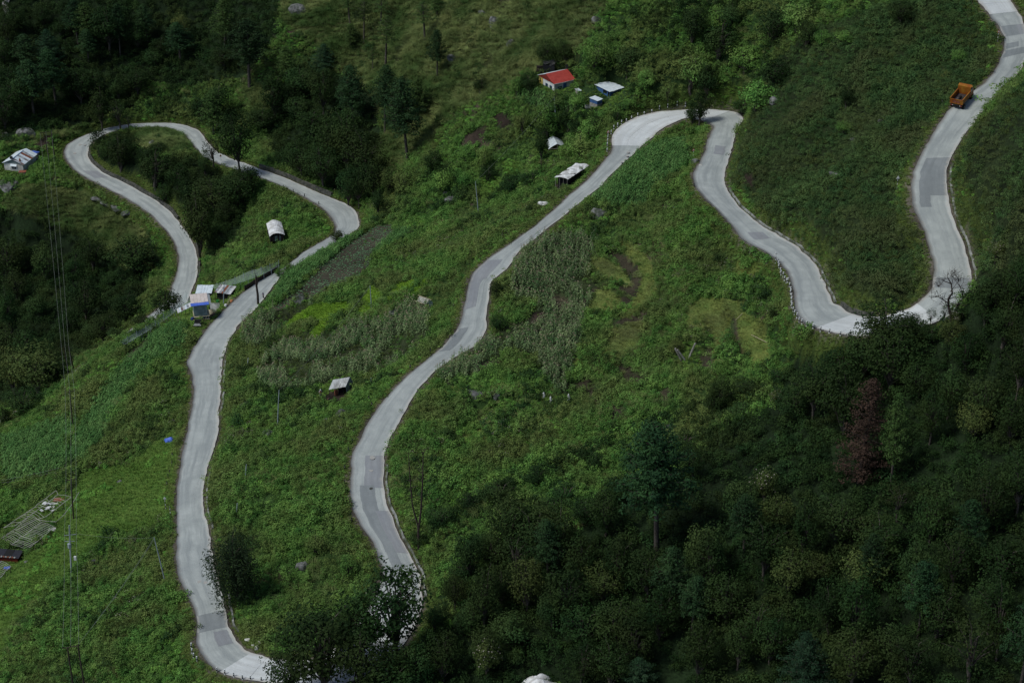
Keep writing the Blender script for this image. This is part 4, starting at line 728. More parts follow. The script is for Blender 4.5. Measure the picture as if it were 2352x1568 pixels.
def broad(seed,leaf,H=8.,W=7.,base=.25,ncl=70,dens=42,leafs=.30,bark='bark',flat=.9,holes=.0,flower=0,hang=0.):
    r=np.random.default_rng(seed); segs=[([(0,0,-.6),(r.normal()*.15,r.normal()*.15,H*base),(r.normal()*.25,r.normal()*.25,H*.6)],[.22,.17,.08])]
    C_=[];N_=[]; cz=H*(base+1)/2; rz=H*(1-base)/2
    pts=fib(ncl,r,.25); lob=r.uniform(.6,1.22,6); zl=r.uniform(.8,1.2,6)
    for k in range(ncl):
        d=pts[k]; a=math.atan2(d[1],d[0]); lb=lob[int((a+math.pi)/(2*math.pi)*5.99)]; rr=(r.uniform(.35,1)**.6)*lb
        c=np.array([d[0]*W/2*rr*.86,d[1]*W/2*rr*.86,cz+d[2]*rz*rr*flat*.86*zl[int((a*1.7+math.pi*1.7)/(3.4*math.pi)*5.99)]])
        if r.uniform()<holes: continue
        m=dens; q=fib(m,r,.45); s=r.uniform(.6,1.15)*W*.14; ofs=q*np.array([s,s,s*.7]); 
        if hang: ofs[:,2]-=np.abs(r.normal(size=m))*hang*s*1.5
        C_.append(c+ofs); N_.append(q*.7+np.array([0,0,.45])+d*.4)
        if k%3==0: segs.append(([(0,0,H*base*.9),tuple(c*np.array([.45,.45,1])*.98+np.array([0,0,-.1*H])),tuple(c)],[.09,.05,.015]))
    C_=np.concatenate(C_);N_=np.concatenate(N_); s=leafs*r.uniform(.65,1.35,len(C_)); V,F=quads(C_,N_+r.normal(size=N_.shape)*.45,s,s*(.55 if not hang else .25),r); parts=[(V,F,0)]; ms=[M[leaf]]
    if flower:
        kk=r.choice(len(C_),flower,replace=False); kk=kk[C_[kk][:,2]>cz*.8]; V2,F2=quads(C_[kk]*1.03,N_[kk],.22,.2,r); parts.append((V2,F2,1)); ms.append(M['white_flower'])
    tv,tf=tubes_np(segs)
    return mk('crown',parts,ms),mk('trunk',[(tv,tf,0)],[M[bark]]),H,W
def branching(seed,H,mt,n0=3,depth=5,spread=.6,r0=.22,gnarl=.25,first=.25,lean=(0,0)):
    r=np.random.default_rng(seed); segs=[]
    def grow(p,d,L_,rad,k):
        pts=[p];rs=[rad]; q=np.array(p,float); dd=np.array(d,float)
        for j in range(3):
            dd=dd+r.normal(size=3)*gnarl; dd/=np.linalg.norm(dd); q=q+dd*L_/3; pts.append(q.copy()); rs.append(rad*(1-.13*(j+1)))
        segs.append((pts,rs))
        if k==0: return
        for j in range(r.integers(2,4)):
            a=dd+r.normal(size=3)*spread; a[2]+=.12; a/=np.linalg.norm(a); grow(pts[r.integers(2,4)],a,L_*r.uniform(.62,.85),rad*.58,k-1)
    grow(np.array([0,0,-.4]),np.array([0,0,1.]),H*first,r0,0)
    for j in range(n0):
        a=2*math.pi*j/n0+r.uniform(-.4,.4); grow(segs[0][0][-1],np.array([math.cos(a)*.75,math.sin(a)*.35,.75]),H*.27,r0*.72,depth)
    tv,tf=tubes_np(segs,4); return mk('branches',[(tv,tf,0)],[M[mt]])
KIND={
'pine':[conifer(200+i,'pine_leaf',base=.38,width=.25,top=.62) for i in range(3)],
'palepine':[conifer(210+i,'pale_pine_leaf',base=.30,width=.22,top=.62) for i in range(2)],
'thinpine':[conifer(220+i,'pale_pine_leaf',base=.5,width=.20,top=.5,nb=40,dens=14,sparse=.2) for i in range(2)],
'bluefir':[conifer(230+i,'blue_leaf',base=.08,width=.40,top=.75,nb=80,dens=20) for i in range(2)],
'tallpine':[conifer(240,'pine_leaf',base=.40,width=.26,top=.5,nb=85,dens=26,needle=.26),conifer(241,'pine_leaf',base=.36,width=.24,top=.5,nb=80,dens=24,needle=.28)],
'deadpine':[conifer(250,'dry_leaf',base=.04,width=.25,top=.62,nb=95,dens=20,needle=.2,bark='dead_wood',sparse=.1,droopy=.1)],
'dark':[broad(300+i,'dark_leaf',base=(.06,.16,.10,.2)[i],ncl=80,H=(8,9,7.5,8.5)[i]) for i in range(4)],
'green':[broad(310+i,'shaded_wood_leaf',H=7,W=7,base=.08) for i in range(3)],
'bright':[broad(314+i,'herb_leaf',H=6,W=6.5,dens=36,base=.05) for i in range(2)],
'olive':[broad(320+i,'olive_leaf',base=.1) for i in range(2)],
'blossom':[broad(330,'olive_leaf',H=7,W=6.5,flower=220)],
'sparse':[broad(340+i,'dark_leaf',H=8,W=6,ncl=48,dens=26,leafs=.28,holes=.2,base=.3) for i in range(2)],
'upright':[broad(350+i,'dark_leaf',H=9,W=5.5,base=.18,ncl=80,dens=40,flat=1.0) for i in range(2)],
'willow':[broad(360,'willow_leaf',H=11,W=7.6,base=.12,ncl=110,dens=60,leafs=.5,hang=1.6,flat=1.0)],
'roundwood':[broad(378+i,'shaded_wood_leaf',H=3.6,W=4.4,base=.02,ncl=55,dens=38,leafs=.22) for i in range(2)],
'round':[broad(370+i,'dark_leaf',H=4,W=4.4,base=.02,ncl=60,dens=40,leafs=.22) for i in range(2)],
'roundgreen':[broad(374+i,'herb_leaf',H=3.6,W=4.4,base=.02,ncl=55,dens=38,leafs=.22) for i in range(2)],
}
DESC={'pine':('dark pine','pine tree'),'palepine':('pale green pine','pine tree'),'thinpine':('slender thin-crowned pine','pine tree'),'bluefir':('bluish green conifer','fir tree'),'tallpine':('tall layered pine','pine tree'),
'deadpine':('reddish-brown dead conifer','dead tree'),'dark':('dark broadleaf tree','broadleaf tree'),'green':('mid green broadleaf tree','broadleaf tree'),'bright':('bright green leafy tree','broadleaf tree'),'olive':('olive green tree','broadleaf tree'),
'blossom':('tree dotted with cream blossom','broadleaf tree'),'sparse':('thin see-through dark tree','broadleaf tree'),'upright':('narrow dark upright tree','broadleaf tree'),'willow':('weeping tree','willow tree'),
'roundwood':('round deep green shrub','shrub'),'round':('round dark shrub','shrub'),'roundgreen':('round green shrub','shrub')}
NAME={'pine tree':'pine_tree','fir tree':'fir_tree','dead tree':'dead_tree','broadleaf tree':'broadleaf_tree','willow tree':'willow_tree','shrub':'shrub'}
_cnt={}
TREES=[]
def tree(kind,x,y,hp,wp=None,label=None,grp=None):
    """x, y: foot on the photograph's grid, hp: height there"""
    p=at(x,y); s=sc(p); el=math.atan2(CAMZ-p.z,p.y); v=KIND[kind]; k=_cnt.get(kind,0); _cnt[kind]=k+1
    cr,tr,H,Wd=v[k%len(v)]
    hm=hp/(s*math.cos(el)); 
    if kind in('round','roundgreen','dark','green','bright','olive','willow','blossom','bluefir','sparse'): hm=max(hm-.25*Wd*(hm/H)*math.tan(el)*.9,hm*.72)
    kz=hm/H; kx=(wp/s/Wd) if wp else kz*rng.uniform(.9,1.1)
    if 'pine' in kind or kind=='bluefir': kx*=1.3
    elif grp and 'upper' not in grp: kx*=rng.uniform(1.05,1.5); kz*=rng.uniform(.9,1.5)
    TREES.append([kind,x,y,hp,p,kx,kz,cr,tr,label,grp])
def plant_trees():
    # labels: named clusters, ordered from left to right
    from collections import defaultdict
    cl=defaultdict(list)
    for t in TREES:
        if t[9] is None: cl[(t[10],t[0])].append(t)
    ORD=['leftmost','second','third','fourth','fifth','sixth','seventh','eighth','ninth','tenth']
    for (g,k),ts in cl.items():
        ts.sort(key=lambda t:t[2]); d=DESC[k][0]
        rows=[ts] if len(ts)<=7 else ([ts[:len(ts)//2],ts[len(ts)//2:]] if len(ts)<=14 else [ts[:len(ts)//3],ts[len(ts)//3:2*len(ts)//3],ts[2*len(ts)//3:]])
        names=[['']],; names={1:[''],2:[', upper row',', lower row'],3:[', upper row',', middle row',', lower row']}[len(rows)]
        for nm,rw in zip(names,rows):
            rw.sort(key=lambda t:t[1])
            for i,t in enumerate(rw):
                nm=nm if nm=='' or len((ORD[3]+' '+d+' from left '+g+nm).split())<=16 else nm.replace(' row','')
                if len(rw)==1: t[9]='only %s %s%s'%(d,g,nm)
                elif i==0: t[9]='leftmost %s %s%s'%(d,g,nm)
                elif i==len(rw)-1: t[9]='rightmost %s %s%s'%(d,g,nm)
                else: t[9]='%s %s from left %s%s'%(ORD[i],d,g,nm)
    for kind,x,y,hp,p,kx,kz,cr,tr,label,grp in TREES:
        cat=DESC[kind][1]; e=empty(NAME[cat],p,label,cat,None if grp is None else DESC[kind][0]+'s '+grp,rz=rng.uniform(0,6.28)); e.scale=(kx,kx*rng.uniform(.85,1.15),kz); e.rotation_euler.x=rng.uniform(-.06,.06); e.rotation_euler.y=rng.uniform(-.06,.06)
        for nm,me_ in (('crown',cr),('trunk',tr)):
            o=bpy.data.objects.new(nm,me_); col.objects.link(o); o.parent=e
def z3(o,l,grp):
    for k,xt,yt,yb,*w in l: 
        X=o[0]+xt/3; tree(k,X,o[1]+yb/3,(yb-yt)/3,(w[0]/3 if w else None),None,grp)
def list_trees():
    z3((0,0),[('roundwood',3*x,3*(y-34),3*y,3*w) for x,y,w in ((1010,1210,50),(1080,1170,44),(1150,1150,60),(1235,1115,50),(1300,1150,56),(1370,1075,46),(1450,1080,60),(1500,1010,50),(1570,1035,54),(1640,950,44),(1720,905,56),(1100,1270,60),(1180,1210,50),(1260,1190,60),(1060,1330,56),(1700,960,54),(1790,880,50))],'between meadow and central forest')
    z3((0,0),[('dark',3*x,3*(y-70),3*y,3*w) for x,y,w in ((1210,1225,70),(1340,1205,76),(1420,1150,70),(1590,1105,74),(1130,1300,70))],'between meadow and central forest')
    z3(T9,[('pine',420,300,700,200),('upright',180,640,1000,200),('pine',1280,560,960,200),('upright',820,380,760,220),('tallpine',1620,780,1260,260),('upright',1180,1000,1400,240),('pine',1960,340,800,220),('upright',2160,980,1420,240),('sparse',520,980,1300,260),('pine',60,860,1240,200),('sparse',1480,120,460,220)],'in the lower right forest')
    z3(T8,[('pine',1420,480,900,200),('upright',1560,800,1200,220),('sparse',1200,560,900,220),('upright',980,880,1240,190),('pine',2260,640,1080,220),('upright',2000,1100,1500,230)],'in the bottom middle forest')
    z3(T1,[('pine',830,45,400,140),('pine',1720,155,612,240),('palepine',1550,5,340,170),('olive',1255,40,300,150),('pine',1245,165,440,160),('pine',235,430,800,200),('pine',385,345,720,190),('bluefir',340,190,440,170),
     ('pine',540,10,300,170),('palepine',620,30,330,170),('pine',180,250,500,150),('pine',610,210,450),('green',650,430,650,170),('green',420,120,260),('dark',60,60,330),('dark',120,20,240),('dark',30,240,450),('pine',1020,40,300),('dark',950,100,340),('dark',1100,230,430),('green',1070,310,470)],'in the upper left forest')
    z3(T1,[('dark',950,440,650,200),('dark',760,120,380),('dark',300,20,180),('palepine',1980,330,560),('dark',1540,300,480,170),('green',2070,470,660),('dark',60,420,640),('dark',140,540,780),('dark',40,650,880),('dark',480,430,650),('dark',560,500,720),('green',820,560,700)],'above the far left bend')
    tree('upright',235,302,100,60,'dark tree with bare lower trunk standing on the outer edge of the far left bend')
    tree('upright',228,362,72,44,'dark narrow conifer-like tree on the inner edge of the far left bend')
    tree('sparse',277,300,78,60,'thin brownish tree beside the top of the far left bend')
    tree('sparse',297,302,48,36,'small dark tree just right of the thin brownish one at the far left bend')
    tree('dark',552,402,165,100,'big dark tree whose crown hides the road below the far left knoll')
    tree('sparse',490,387,82,60,'see-through young tree standing in front of the road left of the big dark tree')
    tree('dark',568,450,85,85,'dark tree just below the road under the big dark tree')
    tree('dark',462,607,178,105,'large dark tree between the far left road and the upper covered hut')
    tree('palepine',490,318,105,50,'pale pine standing right above the curve of the far road')
    z3(T1,[('round',830,950,1180,190),('round',760,940,1090,150),('round',1080,1070,1290,210),('round',1010,1000,1110,110),('round',1090,965,1040,90),('round',1230,1150,1300,150),('dark',1300,1210,1400,150),('dark',1480,1170,1480,260),('dark',1620,1240,1450,220),('round',1140,1290,1390,120),('dark',1330,1330,1530,170),('dark',1560,1350,1560,170),('green',1420,1090,1240,100)],'on the far left knoll')
    z3(T1,[('bluefir',2235,300,500,200),('round',1990,560,760,190),('dark',2230,530,810,200),('dark',1900,560,830,190),('dark',2150,760,960,200),('dark',2280,850,1130,230),('dark',2230,1020,1300,230),('green',2050,650,820,150),('dark',1800,700,900,180),('dark',1500,600,880,200),('dark',1390,640,850,150),('dark',2080,1000,1230,180)],'on the slope above the far road')
    z3(T2,[('thinpine',155,0,295,110),('palepine',65,170,345,100),('thinpine',305,120,475,160),('thinpine',575,20,290,160),('pine',660,210,540,130),('thinpine',215,330,500,80),('palepine',520,540,840,150),('pine',90,470,900,190),('pine',300,470,900,180),('thinpine',270,-30,200,120),('thinpine',60,-60,180,110),('palepine',660,-40,120,100)],'on the upper tussock hillside')
    tree('tallpine',937,374,190,80,'lone tall pine with long bare trunk below the tussock hillside')
    z3(T2,[('dark',40,780,1180,220),('dark',160,900,1320,230),('dark',230,1050,1380,210),('dark',120,1100,1440,200),('olive',330,1180,1350,120),('green',250,1300,1500,130),('green',50,1150,1420,170)],'in the gully below the tussock hillside')
    tree('dark',1252,150,62,62,'dark tree directly behind the red roofed house'); tree('dark',1300,156,68,60,'dark bushy tree behind the black water tank')
    tree('bright',1365,165,92,100,'large bright green bamboo-like tree up the slope from the tin roofed hut')
    tree('green',1440,185,85,90,'green tree right of the large bamboo-like tree above the tin roofed hut')
    tree('roundgreen',1190,218,50,50,'green bush left of the red roofed house'); tree('round',1104,214,42,42,'small dark bush alone on the tussock slope left of the red roofed house')
    z3(T2,[('round',1290,480,640,130),('roundgreen',1480,620,760,110),('roundgreen',1620,640,760,110),('roundgreen',1250,740,900,140),('roundgreen',1400,760,950,180),('roundgreen',1560,1000,1090,110),('roundgreen',1650,950,1100,230),('roundgreen',1720,840,960,130),('round',1560,780,900,120),('round',1760,760,900,130),('round',1900,760,840,80),('roundgreen',2100,440,620,160),('roundgreen',2250,560,700,120)],'around the red roofed house')
    tree('upright',1243,382,86,36,'narrow dark tree just left of the white greenhouse'); 
    z3(T2,[('round',1180,1190,1320,160),('round',1310,1150,1280,140),('roundgreen',700,1190,1330,170),('roundgreen',430,1180,1330,160),('round',640,1040,1180,130),('roundgreen',860,1000,1120,130),('roundgreen',980,1030,1180,120),('round',1010,1150,1250,90),('roundgreen',850,1170,1300,120),('round',680,760,880,80)],'below the brown soil plots')
    tree('upright',1606,288,80,62,'small dark tree on the inner side of the top hairpin'); tree('dark',1590,285,44,46,'low dark bush left of the small tree at the top hairpin')
    tree('green',1622,232,100,88,'pale green drooping tree behind the top hairpin lawn'); tree('roundgreen',1699,320,50,38,'leafy bush leaning over the road at the right end of the top hairpin')
    tree('upright',1942,256,64,42,'small dark tree standing alone on the herb slope left of the orange truck'); tree('round',2012,216,24,22,'tiny dark bush on the herb slope left of the orange truck')
    z3(T3,[('roundgreen',520,580,760,240),('round',640,430,600,250),('roundgreen',430,300,500,220),('round',250,200,420,200),('green',620,60,320,250),('roundgreen',800,20,220,200),('round',850,150,330,160),('roundgreen',960,230,330,120),('dark',1500,0,180,160),('roundgreen',60,420,640,170),('round',420,660,780,130),('roundgreen',240,60,230,180),('green',60,40,330,200),('roundgreen',1120,830,920,120),('roundgreen',1900,340,440,110),('roundgreen',1120,200,300,130),('green',330,0,200,200),('round',1330,585,650,60)],'on the slope above the top hairpin')
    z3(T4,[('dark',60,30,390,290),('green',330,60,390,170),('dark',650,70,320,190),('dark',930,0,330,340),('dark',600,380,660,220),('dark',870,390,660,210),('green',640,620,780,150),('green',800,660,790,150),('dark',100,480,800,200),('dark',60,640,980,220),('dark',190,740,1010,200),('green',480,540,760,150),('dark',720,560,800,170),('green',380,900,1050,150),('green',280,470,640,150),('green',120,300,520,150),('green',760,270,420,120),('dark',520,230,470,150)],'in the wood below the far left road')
    z3(T4,[('olive',260,760,1160,420),('dark',390,950,1120,200),('dark',170,1080,1290,200),('round',40,1250,1370,110),('round',980,600,700,120),('olive',110,880,1200,200)],'beside the lowest bit of road')
    tree('round',388,730,80,80,'rounded dark tree hiding the road left of the roadside shack')
    tree('round',776,556,34,38,'small dark bush beside the road at the second hairpin'); tree('roundgreen',660,628,34,40,'green bush hiding the road below the second hairpin'); tree('roundgreen',640,636,26,26,'small bush at the road edge left of the corn')
    tree('round',1140,685,52,36,'upper of two dark bushes beside the middle road'); tree('round',1142,760,50,44,'lower of two dark bushes beside the middle road')
    tree('round',1783,738,42,46,'dark bush below the row of bollards at the right-hand hairpin'); tree('dark',1650,948,105,72,'loose dark tree below the mown terraces'); tree('roundgreen',1552,812,44,44,'leafy bush hiding the upper ends of the stacked logs')
    tree('dark',2030,812,122,185,'wide dark tree covering the concrete road of the right-hand hairpin')
    tree('deadpine',1972,1110,228,120,'tall reddish-brown dead conifer in the dark forest'); tree('palepine',2045,1120,205,62,'tall light green pine right of the reddish-brown dead conifer')
    tree('sparse',2135,752,52,30,'small leafy sapling in front of the concrete road below the bare tree'); tree('sparse',2100,765,52,34,'sapling right of the wide dark tree in front of the concrete road'); tree('sparse',2168,742,46,28,'sapling directly left of the bare tree trunk'); tree('blossom',2195,752,48,40,'low leafy shrub at the foot of the bare tree')
    z3(T6,[('dark',2180,330,600,240),('dark',2300,260,560,200),('dark',2080,430,700,220),('dark',2200,560,900,260),('dark',2330,560,920,230),('dark',1700,640,800,150),('olive',1850,640,850,170),('dark',1950,720,980,220),('dark',1500,640,840,220),('dark',1250,760,1040,300),('dark',1080,800,1080,300),('dark',1420,780,1120,300),('dark',900,980,1330,300),('dark',1100,1060,1460,320),('dark',1620,860,1200,280),('dark',780,1040,1300,220),('blossom',2150,110,260,120),('green',1820,980,1330,240),('green',2050,1060,1400,300),('dark',2300,800,1200,260),('olive',2000,1180,1480,260),('dark',2250,1100,1500,240),('dark',1700,1150,1500,240),('blossom',640,1100,1230,100)],'below the right-hand hairpin')
    tree('tallpine',1508,1275,285,150,'tall layered dark green pine with pale bare trunk in the central forest')
    tree('upright',915,1520,222,165,'tree standing against the concrete road, right of the bottom hairpin'); tree('dark',748,1580,240,235,'broad dark tree in front of the bottom hairpin'); tree('dark',672,1610,150,130,'low dark tree at the outer edge of the bottom hairpin'); tree('dark',900,1620,130,150,'lowest dark tree right of the bottom hairpin trees'); tree('dark',830,1600,190,150,'dark tree behind the two hairpin trees at the bottom edge')
    tree('dark',2092,792,80,100,'smaller dark tree right of the wide one covering the concrete road'); tree('dark',828,1540,190,150,'dark tree standing in the middle of the inner bottom hairpin'); tree('green',775,1500,120,120,'deep green tree behind the broad dark tree at the bottom hairpin'); tree('dark',905,1590,150,140,'dark tree in front of the upright one at the bottom hairpin')
    tree('willow',548,1384,200,132,'dark weeping tree beside the left road above the bottom hairpin')
    tree('roundgreen',727,1275,62,70,'green bushy tree in the meadow between the two lower roads'); tree('roundgreen',800,1330,70,60,'green bush left of the lower end of the middle road'); tree('round',960,1255,46,52,'dark bush at the foot of the dead forked trunk')
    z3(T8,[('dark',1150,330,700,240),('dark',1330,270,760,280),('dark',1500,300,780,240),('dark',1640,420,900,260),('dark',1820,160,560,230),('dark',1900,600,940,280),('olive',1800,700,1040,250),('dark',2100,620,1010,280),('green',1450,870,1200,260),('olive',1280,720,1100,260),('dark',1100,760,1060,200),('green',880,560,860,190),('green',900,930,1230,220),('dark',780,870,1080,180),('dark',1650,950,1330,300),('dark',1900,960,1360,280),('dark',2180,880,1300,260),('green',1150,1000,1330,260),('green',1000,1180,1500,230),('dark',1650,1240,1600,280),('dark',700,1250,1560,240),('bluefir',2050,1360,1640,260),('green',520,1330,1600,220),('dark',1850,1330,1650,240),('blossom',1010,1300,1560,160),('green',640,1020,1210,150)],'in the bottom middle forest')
    z3(T9,[('bluefir',850,1180,1640,360),('dark',100,1150,1560,300),('dark',1150,1270,1640,340),('sparse',1980,1060,1600,380),('pine',2320,960,1640,300),('green',1450,1080,1480,260),('olive',900,620,900,240),('olive',720,640,980,240),('dark',300,760,1160,280),('dark',560,500,860,260),('green',160,520,860,260),('dark',1000,860,1260,260),('olive',1240,680,960,240),('green',1580,620,980,280),('dark',1850,520,960,300),('dark',2200,480,900,320),('dark',1350,380,720,300),('green',1050,280,620,280),('dark',1700,260,620,280),('dark',2050,160,560,300),('olive',640,260,560,260),('green',380,180,520,240),('dark',600,1080,1440,280),('dark',1560,1260,1620,280),('dark',380,1130,1480,260),('dark',2100,760,1230,300),('dark',1750,860,1280,280),('dark',2300,60,420,260),('blossom',560,100,380,180)],'in the lower right forest')

# ---------------------------------------------------------------- built things
def el_(p): return math.atan2(CAMZ-p.z,p.y)
def vm_(p,px): return px/(sc(p)*math.cos(el_(p)))       # vertical metres for a height seen on the photograph's grid
def plane(px,py,z): return Vector(unproj([(px,py)],z)[0])
def beyond(px,py,p):
    """point on the sight line at the same distance north as p: tops of leaning poles"""
    d=ray(px,py); t=p.y/d[1]; return Vector((d[0]*t,p.y,CAMZ+d[2]*t))
class Fr:
    def __init__(s,o,u,w): s.o=Vector(o); s.lu=u.length; s.lw=w.length; s.u=u.normalized(); s.w=w.normalized()
    def p(s,a,b,c=0): return s.u*a+s.w*b+Vector((0,0,c))
    def rot(s): return math.atan2(s.u.y,s.u.x)
    def quad(s,a0,a1,b0,b1,c0,c1=None):  # horizontal slab corners, c0 at b0 edge, c1 at b1 edge
        c1=c0 if c1 is None else c1; return [s.p(a0,b0,c0),s.p(a1,b0,c0),s.p(a1,b1,c1),s.p(a0,b1,c1)]
    def wallbox(s,m,a0,a1,b0,b1,c0,c1,mi=0):
        q=[s.p(a0,b0,c1),s.p(a1,b0,c1),s.p(a1,b1,c1),s.p(a0,b1,c1)]; b=[v+Vector((0,0,c0-c1)) for v in q]
        m.add(q+b,[(0,1,2,3),(7,6,5,4),(0,4,5,1),(1,5,6,2),(2,6,7,3),(3,7,4,0)],mi)
def frame_from(N,Rr_,L_,hpx,rect=True):
    p0=at(N[0],N[1]+hpx); H=vm_(p0,hpx); z=p0.z+H
    n,r,l=plane(*N,z),plane(*Rr_,z),plane(*L_,z); u=r-n; w=l-n
    if rect:
        a=u.normalized(); b=w.normalized(); c=(b-a*a.dot(b)*.5).normalized(); a2=(a-b*a.dot(b)*.5).normalized()
        c=(c-a2*a2.dot(c)).normalized(); w=c*w.length; u=a2*u.length
    return Fr(Vector((n.x,n.y,p0.z)),u,w),H
def sheets(fr,e,name,mts,a0,a1,b0,b1,c0,c1,n,along='u',th=.05,wav=.05):
    for i in range(n):
        lo=i/n; hi=(i+1)/n-.006; dz=rng.uniform(-wav,wav)*.5; db=rng.uniform(-.12,.05)
        m=MB()
        if along=='u':
            x0=a0+(a1-a0)*lo; x1=a0+(a1-a0)*hi; m.slab([fr.p(x0,b0+db,c0+dz),fr.p(x1,b0+db,c0+dz*.4),fr.p(x1,b1,c1+dz*.4),fr.p(x0,b1,c1+dz)],th)
        else:
            y0=b0+(b1-b0)*lo; y1=b0+(b1-b0)*hi; z0=c0+(c1-c0)*lo;z1=c0+(c1-c0)*hi; m.slab([fr.p(a0+db,y0,z0+dz),fr.p(a1,y0,z0+dz),fr.p(a1,y1,z1+dz),fr.p(a0+db,y1,z1+dz)],th)
        m.build(name,mts[i%len(mts)] if isinstance(mts,list) else mts,e)
def walls4(fr,e,mt,a0,a1,b0,b1,c0,c1,t=.12,sides='fblr',name='wall'):
    for s_,(x0,x1,y0,y1) in dict(f=(a0,a1,b0,b0+t),b=(a0,a1,b1-t,b1),l=(a0,a0+t,b0+t,b1-t),r=(a1-t,a1,b0+t,b1-t)).items():
        if s_ in sides: m=MB(); fr.wallbox(m,x0,x1,y0,y1,c0,c1); m.build(name,mt,e)
def window(fr,e,face,a,c,w,h,off,mf,mg,bars=2):
    """face 'f': on the u side at b=off; 'l': on the w side at a=off; a runs along the wall"""
    m=MB(); t=.06; F=(lambda x0,x1,d0,d1,c0,c1: fr.wallbox(m,x0,x1,off+d0,off+d1,c0,c1)) if face=='f' else (lambda x0,x1,d0,d1,c0,c1: fr.wallbox(m,off+d0,off+d1,x0,x1,c0,c1))
    F(a,a+w,-.06,-.003,c,c+t);F(a,a+w,-.06,-.003,c+h-t,c+h);F(a,a+t,-.06,-.003,c+t,c+h-t);F(a+w-t,a+w,-.06,-.003,c+t,c+h-t)
    for k in range(1,bars): F(a+w*k/bars-.02,a+w*k/bars+.02,-.055,-.003,c+t,c+h-t)
    o=m.build('window',mf,e); m=MB(); 
    if face=='f': fr.wallbox(m,a+t,a+w-t,off-.03,off-.003,c+t,c+h-t)
    else: fr.wallbox(m,off-.03,off-.003,a+t,a+w-t,c+t,c+h-t)
    m.build('pane',mg,o)
def post(m,p,q,r=.05,n=6): m.tube([p,q],r,n)
def build_houses():
    # --- red roofed house
    def Z(x,y): return ((2120+x/5.6)*.57422,(240+y/5.6)*.57422)
    fr,H=frame_from(Z(535,545),Z(1055,455),Z(105,360),17); e=empty('house',fr.o,'white house with bright red metal roof, blue door and dark red gable','house')
    u,w=fr.lu,fr.lw; i=.3; rise=vm_(fr.o,13.5)
    walls4(fr,e,M['white_wall'],i,u-i,i,w*.72,-.8,H-.02); walls4(fr,e,M['yellow_wall'],i+.02,u-i-.3,w*.72+.003,w-.15,-.8,H-.02,sides='blr')
    m=MB(); fr.wallbox(m,i-.12,u-i+.12,i-.12,w-.1,-2.2,-.803); m.build('foundation',M['stone_base'],e)
    m=MB(); m.slab([fr.p(0,0,H),fr.p(u,0,H),fr.p(u,w/2,H+rise),fr.p(0,w/2,H+rise)],.06); m.build('front_roof',M['red_roof'],e)
    m=MB(); m.slab([fr.p(0,w/2+.004,H+rise),fr.p(u,w/2+.004,H+rise),fr.p(u,w,H+.1),fr.p(0,w,H+.1)],.06); m.build('rear_roof',M['tin'],e)
    m=MB(); m.add([fr.p(.12,.1,H-.05),fr.p(.12,w-.1,H-.0),fr.p(.12,w/2,H+rise-.1),fr.p(.2,.1,H-.05),fr.p(.2,w-.1,H),fr.p(.2,w/2,H+rise-.1)],[(0,2,1),(3,4,5),(0,3,5,2),(1,2,5,4),(0,1,4,3)]); m.build('gable_panel',M['dark_red'],e)
    m=MB(); fr.wallbox(m,0,u,-.05,0,H-.16,H-.01); m.build('gutter',M['white_paint'],e)
    window(fr,e,'f',u*.2,.1,u*.2,H*.42,i,M['blue_paint'],M['glass'],3)
    m=MB(); fr.wallbox(m,u*.46,u*.61,i-.05,i-.003,-.75,H*.75); o=m.build('door',M['blue_paint'],e); m=MB(); fr.wallbox(m,u*.475,u*.485,i-.08,i-.053,.1,.25); m.build('handle',M['black_paint'],o)
    window(fr,e,'l',w*.17,.0,w*.14,H*.5,i,M['blue_paint'],M['glass'],2); window(fr,e,'l',w*.42,.0,w*.14,H*.5,i,M['blue_paint'],M['glass'],2)
    m=MB(); fr.wallbox(m,i-.04,i-.0,w*.85,w*.89,.5,H*.8); m.build('vent',M['dark_inside'],e)
    # water tank on its stand, behind
    b=at(*Z(845,330)); s=sc(b); r=50/5.6*.574/s; t=MB(); top=b.z+vm_(b,22)
    e2=empty('water_tank',b,'black plastic water tank standing behind the red roofed house','water tank')
    c=Vector((0,0,0)); hh=top-b.z
    t=MB(); t.tube([(0,0,hh-1.5),(0,0,hh-.25),(0,0,hh-.08),(0,0,hh)],[r,r,r*.75,r*.35],14); t.build('barrel',M['black_paint'],e2)
    t=MB(); t.tube([(0,0,hh+.003),(0,0,hh+.09)],r*.33,10); t.build('lid',M['old_tin'],e2)
    t=MB(); [t.tube([(a*r*.7,c_*r*.7,-.4),(a*r*.7,c_*r*.7,hh-1.503)],.07,5) for a in(-1,1) for c_ in(-1,1)]; t.build('stand',M['stone_base'],e2)
    # firewood shelter
    b=at(*Z(420,330)); e3=empty('firewood_shelter',b,'dark shelter with a heap of firewood and branches on top','shelter'); s=sc(b); W=255/5.6*.574/s
    t=MB(); t.box((0,0,.8),(W,1.6,2.2)); t.build('body',M['dark_inside'],e3)
    t=MB(); r_=np.random.default_rng(3)
    for k in range(90):
        a=r_.uniform(0,3.14); c=Vector((r_.uniform(-W/2,W/2),r_.uniform(-.8,.8),2.0+r_.uniform(0,.9))); d=Vector((math.cos(a),math.sin(a)*.6,r_.uniform(-.4,.4)))*r_.uniform(.3,.75); t.tube([c-d,c+d],.03,4)
    t.build('branches',M['grey_wood'],e3)
    b=at(*Z(215,320)); e3=empty('wood_stack',b,'small dark stack of wood left of the firewood shelter','wood stack'); t=MB()
    for k in range(12): t.tube([(-.75,r_.uniform(-.3,.3),.15+k*.16),(.75,r_.uniform(-.3,.3),.15+k*.16)],.1,6)
    t.build('logs',M['dead_wood'],e3)
